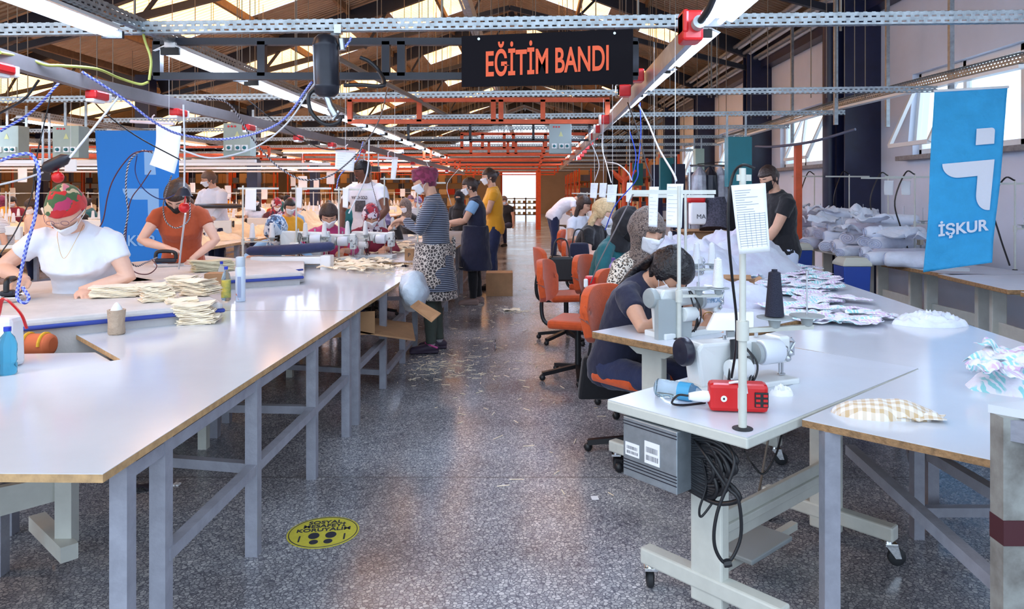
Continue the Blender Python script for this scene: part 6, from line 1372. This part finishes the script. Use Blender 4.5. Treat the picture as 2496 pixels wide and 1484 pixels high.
# left sewing row: tables and machines in front of the seated women, navy pressing pad
for i, (x, y, px) in enumerate(((-2.55, 7.65, 0), (-2.2, 8.15, 0), (-1.75, 8.75, 0))):
    machine([(-2.62, 7.75, .80), (-2.42, 8.1, .757), (-2.08, 8.55, .757)][i], [.1, .05, -.1][i], 'white sewing machine in front of the woman in the %s' % ['blue floral scarf', 'pink top', 'red floral scarf'][i], s=1.05, wheel=M['black'])
tag(MB().box((-2.95, 8.1, .74), (1.5, .7, .03)).build('sewing_board', M['white2']), 'white sewing board under the machines of the left row', 'board')
t = thing('pressing_pad', 'long dark navy pressing pad on a white base in the left row', 'pad', P(708, 640, ZT)); a_, b_2 = Q(602, 612, 7.3), Q(815, 600, 7.3)
part(MB().tube([a_, a_.lerp(b_2, .04), a_.lerp(b_2, .5)+V((0, 0, -.01)), a_.lerp(b_2, .96), b_2], [.03, .05, .058, .05, .03], 20, flat=.9, ref=(0, 0, 1)), 'cushion', M['navy_cloth'], t, smooth=60)
part(MB().box(((a_+b_2)/2)+V((0, 0, -.11)), (.75, .12, .07)), 'base', M['pvc'], t, bev=.01); part(MB().box(((a_+b_2)/2)+V((.36, -.02, -.14)), (.10, .14, .16)), 'end_block', M['pvc'], t, bev=.01)
for i, (px, y, top, sh_) in enumerate(((592, 7.55, 452, 1), (722, 7.7, 452, 1), (826, 8.1, 455, 1), (1018, 9.6, 440, 0), (937, 9.4, 430, 0))):
    x = (px-CX)/F*y; thread_stand((x, y, .757), H-(top-CY)/F*y, .15, 'thread stand in the left sewing row, %s from the left' % ordn[i], [(.09, 1, 0), (.28, 1, 0)] if i < 3 else [(.1, 1, 0)], z_arm=1.0, top_arm=(-.05, .36, 0), r=.011, cg='white thread cones of the left sewing row', clabel='white thread cone on a stand in the left sewing row')
for i, (px, y) in enumerate(((725, 7.65), (838, 8.05))): sheet(Q(px-3, 457, y), Q(px+12, 457, y), Q(px-3, 505, y), Q(px+10, 508, y), 'white sheet clipped to the left sewing row stand, %s' % ['by the pink top', 'by the printed T-shirt'][i], .006)
# green ruler, small things
tag(MB().box(P(880, 602, .77), (.3, .03, .008), .05).build('green_ruler', mat('lime', (150,214,140), .4)), 'light green ruler on the left table by the water bottle', 'ruler')
# ------------------------------------------------------------------ hanging cords and cables
white_cord = mat('white_cord', (214,216,222), .5); bw = cordmat('black_white_cord', (24,26,38), (196,190,196)); bwb = cordmat('blue_white_cord', (44,68,190), (186,196,238)); wine = mat('wine_cord', (78,32,52), .5); bluc = mat('blue_hose', (42,84,214), .4)
CB = [
 ([(200,175,4.2),(300,240,4.4),(380,300,4.6),(450,330,4.8),(560,338,5),(680,300,4.8),(760,200,4.5)], .011, bwb, 'blue and white cord sagging across the upper left below the black frame'),
 ([(145,200,4.2),(80,270,4),(0,320,3.8)], .010, bwb, 'blue and white cord running to the left edge'),
 ([(0,392,3.8),(40,378,3.8),(78,378,3.85),(95,420,3.85),(92,470,3.85),(85,530,3.85),(65,600,3.85),(48,680,3.85),(42,725,3.8),(60,738,3.8),(70,725,3.82),(55,700,3.85)], .0125, bwb, 'blue and white iron cord looping beside the floral headscarf'),
 ([(178,172,4.2),(240,260,4.4),(330,330,4.6),(440,390,4.8)], .006, M['black'], 'black cable crossing from the trunking towards the curled sheets'),
 ([(95,195,4),(60,240,4),(0,275,3.8)], .010, M['black'], 'thick black cable at the upper left edge'),
 ([(292,232,4.4),(230,310,4.3),(170,385,4.2)], .010, white_cord, 'straight white lead ending in the dark handle above the floral headscarf'),
 ([(0,450,4),(60,435,4.1),(105,420,4.2)], .008, white_cord, 'white lead running from the dark handle to the left edge'),
 ([(133,195,4.2),(108,300,4.2),(88,390,4.2),(78,470,4.2),(40,560,4),(0,620,3.9)], .005, M['black'], 'thin black cable falling at the left beside the blue and white cord'),
 ([(440,365,4.7),(520,385,4.8),(620,360,5),(700,300,5),(765,205,5)], .008, white_cord, 'white cable sagging right of the curled sheets to the air tank'),
 ([(447,255,4.8),(450,360,4.8),(449,450,4.9),(447,480,4.9)], .009, white_cord, 'white hanging rod lead above the red ball of the woman in the rust shirt'),
 ([(452,520,5.2),(443,590,5.4),(436,655,5.6)], .010, white_cord, 'white rod running down to the ironing table before the rust shirt'),
 ([(372,372,5.6),(345,368,5.6),(318,390,5.6),(308,430,5.6),(308,480,5.6),(312,520,5.6),(302,580,5.6),(305,620,5.6),(330,648,5.65),(355,640,5.8),(382,628,6.1)], .009, bw, 'black and white cord looping over the deep blue banner'),
 ([(372,368,5.5),(330,372,5.5),(300,400,5.5),(275,440,5.5),(262,480,5.5),(250,540,5.5),(228,570,5.5)], .007, wine, 'wine-coloured cord curving over the deep blue banner'),
 ([(368,415,5.6),(345,450,5.6),(318,490,5.6),(308,560,5.6),(308,620,5.6),(325,660,5.6),(360,668,5.6),(382,650,5.7),(370,632,5.9)], .006, wine, 'wine-coloured iron cord ending in a low loop before the rust shirt'),
 ([(334,378,5.7),(330,420,5.7),(350,460,5.7),(390,485,5.8),(425,475,5.9),(436,462,6)], .006, mat('navy_cord', (26,36,96), .5), 'navy cord curving over the banner to the hair of the woman in rust'),
 ([(418,428,6.2),(402,480,6.4),(398,510,6.6),(405,540,6.6),(425,555,6.6),(445,550,6.6),(462,530,6.7),(462,485,6.7)], .009, bw, 'black and white cord hanging round the neck of the woman in rust'),
 ([(945,215,7.5),(925,290,6.6),(890,350,6),(850,395,5.8),(800,430,5.6),(740,438,5.6),(690,415,5.6),(655,385,5.6),(610,330,5.4),(560,255,5.2),(500,238,5)], .009, bw, 'long black and white cord sagging over the sewing women on the left'),
 ([(885,345,6.4),(870,390,6.3),(830,425,6.2),(820,460,6.2)], .007, bwb, 'blue and white cord above the woman in pink'),
 ([(900,340,6.2),(895,420,6.2),(870,480,6.2),(850,520,6.2)], .009, white_cord, 'white straight lead crossing the man in the printed T-shirt'),
 ([(905,405,9),(905,440,9.1),(915,480,9.2),(925,515,9.2)], .006, bw, 'black and white cord hanging before the man in the printed T-shirt'),
 ([(1840,410,2.36),(1812,402,2.36),(1790,420,2.4),(1778,470,2.4),(1775,560,2.4),(1785,680,2.45),(1795,780,2.5),(1792,860,2.6),(1783,920,2.65)], .0068, M['black'], 'thick black cable arching from the near thread stand down to the machine'),
 ([(1556,255,5),(1580,300,5),(1605,360,4.6),(1640,420,3.9),(1648,440,3.8)], .009, white_cord, 'white cable running down to the stand by the lettered machine'),
 ([(1530,250,5.5),(1555,320,5.2),(1575,400,5),(1590,440,4.9)], .007, M['black'], 'black cable falling from the right trunking'),
 ([(1545,470,5),(1500,560,5),(1460,640,5.1),(1440,690,5.2)], .007, mat('grey_lead', (120,116,120), .5), 'grey lead running down to the red socket between the chairs'),
 ([(1560,250,5.4),(1562,330,5.4),(1555,400,5.4),(1550,440,5.4),(1500,500,5.6),(1475,560,5.8)], .006, bluc, 'blue air hose falling to the teal worker'),
 ([(1535,320,6),(1550,380,6),(1540,440,6)], .006, bluc, 'short blue air hose above the hanging strips'),
 ([(1470,300,8),(1468,360,8),(1478,400,7.6),(1490,445,7.2)], .008, white_cord, 'white cable hanging from the fourth red box'),
 ([(1440,345,10),(1460,400,10),(1450,440,10)], .008, white_cord, 'white cable hanging from a far red box'),
 ([(1475,395,6.6),(1505,400,6.2),(1530,420,6),(1540,440,6)], .008, white_cord, 'white arch-shaped lead over the paper strips'),
 ([(1040,395,9),(1050,430,9),(1040,470,9)], .006, white_cord, 'white lead above the plum headscarf'), ([(1120,410,10),(1090,450,10),(1100,500,10)], .006, white_cord, 'white lead left of the navy overall'),
 ([(600,240,6),(690,310,6),(780,360,6),(850,365,6)], .006, M['black'], 'thin black cable parallel to the left trunking'),
 ([(336,60,4.5),(345,55,4.5),(352,95,4.5),(368,145,4.5),(364,195,4.5)], .012, mat('yellow_green_cable', (170,176,90), .5), 'yellow-green earth cable coiled round the left end of the black frame'),
 ([(0,128,3.6),(60,140,3.8),(110,158,3.9),(150,160,4),(235,168,4.2),(290,190,4.4),(340,205,4.5),(362,200,4.5)], .012, mat('yellow_green_cable', (170,176,90), .5), 'yellow-green earth cable lying on the left trunking'),
 ([(1700,400,12),(1760,395,12),(1800,400,12)], .01, M['black'], 'dark cable near the teal cabinets'),
]
for pts, r_, m_, lab in CB: tag(MB().tube(bez([Q(a, b, d) for a, b, d in pts], 8), r_*.68, 8, uv=True).build('hanging_cable', m_, smooth=60), lab, 'cable')
# dark handles and red balls
for i, ((a, b, d), (a2, b2)) in enumerate((((108, 412, 4.2), (168, 382)), ((447, 478, 4.9), (447, 455)))):
    p, q = Q(a, b, d), Q(a2, b2, d); tag(MB().tube([p, p.lerp(q, .15), p.lerp(q, .8), q], [.022, .036, .034, .014] if i == 0 else [.06, .05, .03, .012], 12).build('balancer_grip', M['blacks'], smooth=50), ['dark rubber grip above the floral headscarf', 'dark cone grip above the red ball in front of the dark hair'][i], 'grip')
for i, (a, b, d, rr_) in enumerate(((141, 432, 4.2, 14), (449, 506, 5.0, 13))):
    t = thing('red_ball', ['round red ball hanging over the floral headscarf', 'round red ball hanging before the woman in the rust shirt'][i], 'ball', Q(a, b, d)); part(MB().ball(Q(a, b, d), rr_*d/F, 16), 'ball', M['red'], t, smooth=180); part(MB().cyl(Q(a, b-8, d), Q(a+4, b-34, d), .004, 6), 'stem', M['red'], t)
# under-table foreground left: old machine stand
t = thing('machine_stand', 'cream sewing stand with castor half hidden under the left table', 'stand', (-2.15, 2.9, 0))
part(MB().extrude([Q(-60, 1200, 2.75), Q(147, 1160, 2.95), Q(147, 1218, 2.95), Q(-60, 1275, 2.75)], (0, .04, 0)), 'cross_rail', M['cream'], t)
pp = Q(163, 1230, 2.95); part(MB().beam((pp.x, pp.y, .12), (pp.x, pp.y, .72), .065, .05), 'leg_column', M['cream'], t); part(MB().beam((pp.x-.25, pp.y+.2, .12), (pp.x+.06, pp.y-.08, .12), .06), 'foot_bar', M['cream'], t); castor(t, (P(155, 1352, 0).x, P(155, 1352, 0).y), ang=2.5)
# ------------------------------------------------------------------ machine rows further back on the left
random.seed(55)
def simple_machine(loc, rz):
    t = thing('sewing_machine', 'small white sewing machine in the far left rows', 'sewing machine', loc, rz, 'machines of the far left rows', frame=True)
    part(MB().box((.22, 0, .02), (.46, .18, .04)), 'bed', M['machine'], t); part(MB().extrude([(.02, -.05, .04), (.13, -.05, .04), (.15, -.05, .17), (.40, -.05, .17), (.40, -.05, .10), (.47, -.05, .10), (.47, -.05, .28), (.02, -.05, .29)], (0, .1, 0)), 'arm', M['machine'], t, bev=.01)
    part(MB().lathe([(.05, 0), (.055, .01), (.05, .03)], (-.02, 0, .23), (1, 0, 0), 16), 'handwheel', M['black'], t, smooth=40)
    return t
def simple_stand(loc):
    t = thing('thread_stand', 'small thread stand in the far left rows', 'thread stand', loc, 0, 'thread stands of the far left rows', frame=True)
    part(MB().cyl((0, 0, 0), (0, 0, .75), .012, 8).beam((-.25, 0, .72), (.25, 0, .72), .02, .012).beam((-.15, 0, .28), (.2, 0, .28), .02, .012), 'pole', M['cream'], t)
    for x in (-.12, 0, .14): part(cone(MB(), (x, 0, .29), .03, .13), 'spool', M['thread'], t, smooth=40)
    return t
def row_table(loc, L, group):
    t = thing('row_table', 'long pale work table in the far left rows', 'table', loc, 0, group, frame=True)
    part(MB().box((0, 0, .74), (1.5, L, .035)), 'tabletop', mat('warm_white_top', (232,222,206), .25), t); part(MB().box((.751, 0, .74), (.004, L, .037)), 'edge', M['ply'], t)
    for y in (-L/2+.1, 0, L/2-.1):
        for x in (-.65, .65): part(MB().box((x, y, .36), (.05, .05, .72)), 'leg', M['grey'], t)
    part(MB().box((.65, 0, .25), (.04, L-.2, .04)).box((.65, 0, .12), (.04, L-.2, .04)), 'rail', M['grey'], t)
    return t
rows = [(-5.1, 10.2, 10), (-7.6, 10.5, 9), (-10.2, 12, 9), (-13, 13, 8), (-15.8, 15, 7)]
tb0 = mc0 = st0 = None; hm = [mat('heap_cream', (238,218,184), .85, var=.15, vscale=6, bump=.5, bscale=12, fab=.2)]
protoh = []
sheet0 = None
for ri, (x, ya, n) in enumerate(rows):
    for i in range(n):
        y = ya+2.4*i
        if tb0 is None: tb0 = row_table((x, y, 0), 2.3, 'work tables of the far left rows')
        else: copy_tree(tb0, (x, y, 0))
        for s in (-1, 1):
            yy = y+s*.55
            if random.random() < .8:
                if mc0 is None: mc0 = simple_machine((x+.15, yy, .758), .3)
                else: copy_tree(mc0, (x+random.uniform(-.3, .3), yy, .758), random.choice((.2, pi+.3))+random.uniform(-.3, .3))
            if random.random() < .8:
                if st0 is None: st0 = simple_stand((x-.3, yy+.3, .758))
                else: copy_tree(st0, (x+random.uniform(-.6, .5), yy+.3, .758), random.uniform(-.5, .5))
            if random.random() < .75:
                p = (x+random.uniform(-.4, .45), yy-.3, .758)
                if len(protoh) < 5:
                    o = heap('cream_heap', p, random.uniform(.25, .5), random.uniform(.25, .5), random.uniform(.10, .24), hm[0], 'heap of cream cut cloth on the far left tables', seed=100+len(protoh), sc=5, group='cream heaps on the far left tables', n=30); protoh.append(o)
                else: copy_tree(random.choice(protoh), p, random.uniform(0, 6))
        if random.random() < .6 and y > 12.5:
            q = (x+.4, y, random.uniform(1.45, 1.9))
            if sheet0 is None: sheet0 = sheet(V(q), V(q)+V((.18, 0, 0)), V(q)-V((0, 0, .28)), V(q)+V((.18, 0, -.28)), 'white sheet hanging above the far left rows', .01, group='white sheets above the far left rows')
            else: copy_tree(sheet0, V(q)-V((0, 0, .2)), random.uniform(-.4, .4))
heap('cream_heap', P(512, 545, .757)*V((1, 1, 1)), .55, .6, .22, hm[0], 'large cream cloth heap left of the first thread stand on the nearest far table', seed=140, sc=4)
heap('cream_heap', ((228-CX)/F*10.3, 10.3, .757), .5, .5, .25, hm[0], 'cream cloth heap between the floral headscarf and the deep blue banner', seed=141, sc=4)
heap('cream_heap', ((745-CX)/F*13.0, 13.0, .757), .7, .7, .38, hm[0], 'tall cream cloth heap behind the woman in pink', seed=142, sc=3.4)
# dark pressing board before the man in the pale shirt
bq = Q(530, 502, 12.0); tag(MB().tube([bq+V((-.45, 0, 0)), bq+V((-.3, 0, 0)), bq+V((.3, 0, 0)), bq+V((.48, 0, 0))], [.03, .08, .08, .03], 14, flat=.5).build('pressing_board', M['blacks'], smooth=60), 'dark pressing board before the man in the pale shirt', 'board')
# far copies of workers
wk = [o for o in scene.collection.objects if o.get('category') == 'person' and o.get('label', '').find('deep in the left rows') > 0]
for i in range(16):
    o = wk[i % len(wk)]; x = rows[i % 5][0]+.95; y = 13.5+i*1.25
    copy_tree(o, (x+random.uniform(-.1, .1), y, 0), pi/2+random.uniform(-.5, .5), 'small worker seated at the machines in the far left rows', 'far workers seated at the left machine rows')
for i in range(18):
    x, y = rows[i % 5][0]+.98, 12.2+i*1.1
    copy_tree(ch0, (x, y, 0), pi/2+random.uniform(-.4, .4), 'small orange chair in the far left rows', 'orange chairs in the far left rows')
# storage racks and cartons at the back
def rack(loc, rz):
    t = thing('storage_rack', 'tall rack filled with cartons at the back of the hall', 'rack', loc, rz, 'racks of cartons at the back', frame=True)
    for x in (-1.1, 1.1):
        for y in (-.25, .25): part(MB().box((x, y, 1.25), (.06, .06, 2.5)), 'upright', M['orange'], t)
    for z in (.15, .75, 1.35, 1.95): part(MB().box((0, 0, z), (2.25, .55, .04)), 'shelf', M['woodt'], t)
    cs = [mat('carton_%d' % q, c_, .8) for q, c_ in enumerate(((186,150,112), (160,120,84), (206,186,160), (110,80,66), (178,60,50), (90,100,130)))]
    random.seed(66)
    for z in (.17, .77, 1.37, 1.97):
        x = -1.02
        while x < .95:
            w_ = random.uniform(.2, .45); h_ = random.uniform(.22, .48); part(MB().box((x+w_/2, random.uniform(-.05, .05), z+h_/2), (w_*.94, .42, h_)), 'carton', random.choice(cs), t); x += w_
    return t
rk = rack((-4.2, 39, 0), 0)
for i in range(7): copy_tree(rk, (-6.8-2.5*i, 38.5+(i % 3)*.6, 0), random.uniform(-.05, .05))
for i in range(4): copy_tree(rk, (2.2+.0*i, 33+3.8*i, 0), pi/2)
for i in range(5): copy_tree(rk, (-21, 15+4.6*i, 0), pi/2)
for i in range(3): copy_tree(rk, (3.6, 21+3.6*i, 0), pi/2)
# knitting frames before the loading door
t = thing('knitting_frame', 'dark frame of stacked grey machine parts in front of the bright far door', 'machine', (-1.0, 40, 0))
k_ = MB()
for z in (.3, .6, .9, 1.15): k_.box((-1.0, 40, z), (2.6, .4, .06))
for x in (-2.2, -1.6, -1.0, -.4, .2): k_.box((x, 40, .6), (.08, .4, 1.2))
part(k_, 'frame', M['galv'], t)
for z in (.32, .62, .92):
    for i in range(9): part(MB().box((-2.1+.27*i, 39.9, z+.06), (.16, .3, .14)), 'machine_unit', M['boxgrey'] if i % 2 else M['woodt'], t)
# clothes rail, boxes and bags against the right side in the middle distance
t = thing('clothes_rail', 'rail of garments in clear plastic covers before the teal cabinet', 'clothes rail', (2.75, 9.6, 0)); rx, ry = (1745-CX)/F*10, 10
part(MB().cyl((rx-.35, ry, 1.85), (rx+.35, ry, 1.85), .015, 8).cyl((rx-.35, ry, 0), (rx-.35, ry, 1.85), .015, 8).cyl((rx+.35, ry, 0), (rx+.35, ry, 1.85), .015, 8), 'rail', M['steel'], t)
for i, m_ in enumerate((mat('film_cloth', (178,182,192), .3, col2=(120,118,128), vscale=6), M['blacks'], mat('film_cloth', (178,182,192), .3), BLACKC)):
    x = rx-.22+.14*i; part(MB().tube([(x, ry, 1.83), (x, ry, 1.72), (x, ry, 1.5), (x, ry, 1.0-.3*(i % 2))], [.02, .10, .11, .12], 12, flat=1.6), 'garment', m_, t, disp=.05, dscale=.1)
tag(MB().tube([Q(1742, 480, 9.5), Q(1742, 500, 9.5), Q(1742, 560, 9.4)], [.12, .16, .19], 14, flat=.8).build('dark_garment', mat('dark_speckle', (44,42,56), .8, col2=(90,88,104), vscale=60), disp=.05, dscale=.1), 'dark speckled garment hanging low on the clothes rail', 'garment')
t = thing('carrier_bag', 'white carrier bag with red top lettered MA among the boxes', 'bag', Q(1700, 545, 9.4)); cbm = Q(1700, 520, 9.4)
part(MB().box(cbm, (.2, .15, .28)), 'body', M['paper'], t, bev=.02); part(MB().box(cbm+V((-.02, 0, .18)), (.22, .16, .1)), 'red_top', M['red'], t, bev=.03, disp=.04, dscale=.06); letter('MA', .08, cbm+V((.03, -.078, -.04)), (1, 0, 0), (0, 0, 1), M['ink'], t)
carton(V((cbm.x-.02, 9.3, .76)), .4, .3, .24, .1, 'open carton standing under the white carrier bag', True)
for i, (px, py0, py1, w_, y) in enumerate(((1600, 402, 470, 26, 20), (1652, 400, 470, 30, 17), (1690, 420, 500, 20, 13))):
    a, b = Q(px, py0, y), Q(px, py1, y); b.z = 0; tag(MB().beam(a, b, w_*y/F, .3).build('dark_post', M['navy']), 'dark navy post in the right middle distance, %s' % ordn[i], 'post')
for i in range(4):
    y = 19+2.6*i; tag(MB().beam((2.3+.3*i, y, 0), (2.3+.3*i, y, 2.1), .06).beam((2.3+.3*i, y, 1.8), (2.6+.3*i, y, 2.05), .05).beam((2.3+.3*i, y, 1.8), (2.0+.3*i, y, 2.05), .05).build('orange_bracket_post', M['orange']), 'orange forked post in the right background, %s' % ordn[i], 'post')
# white-tiled partition in the right background
tag(MB().box((2.4, 20, .5), (3.4, .1, 1.0)).build('low_partition', mat('tile_white', (226,226,228), .3)), 'low white tiled partition in the right background', 'partition')
# long upper shelves: pale boards over the left machine rows
for i, (y, x0, x1, z) in enumerate(((9.2, -9, -3.4, 1.86), (11.8, -12, -3.2, 1.92), (15.5, -16, -3, 1.98), (20.5, -18, -2.6, 2.05))):
    tag(MB().beam((x0, y, z), (x1, y, z+.02), .06, .04).build('white_crossbar', M['pvc']), 'white crossbar over the left machine rows, %s from the front' % ordn[i], 'crossbar')
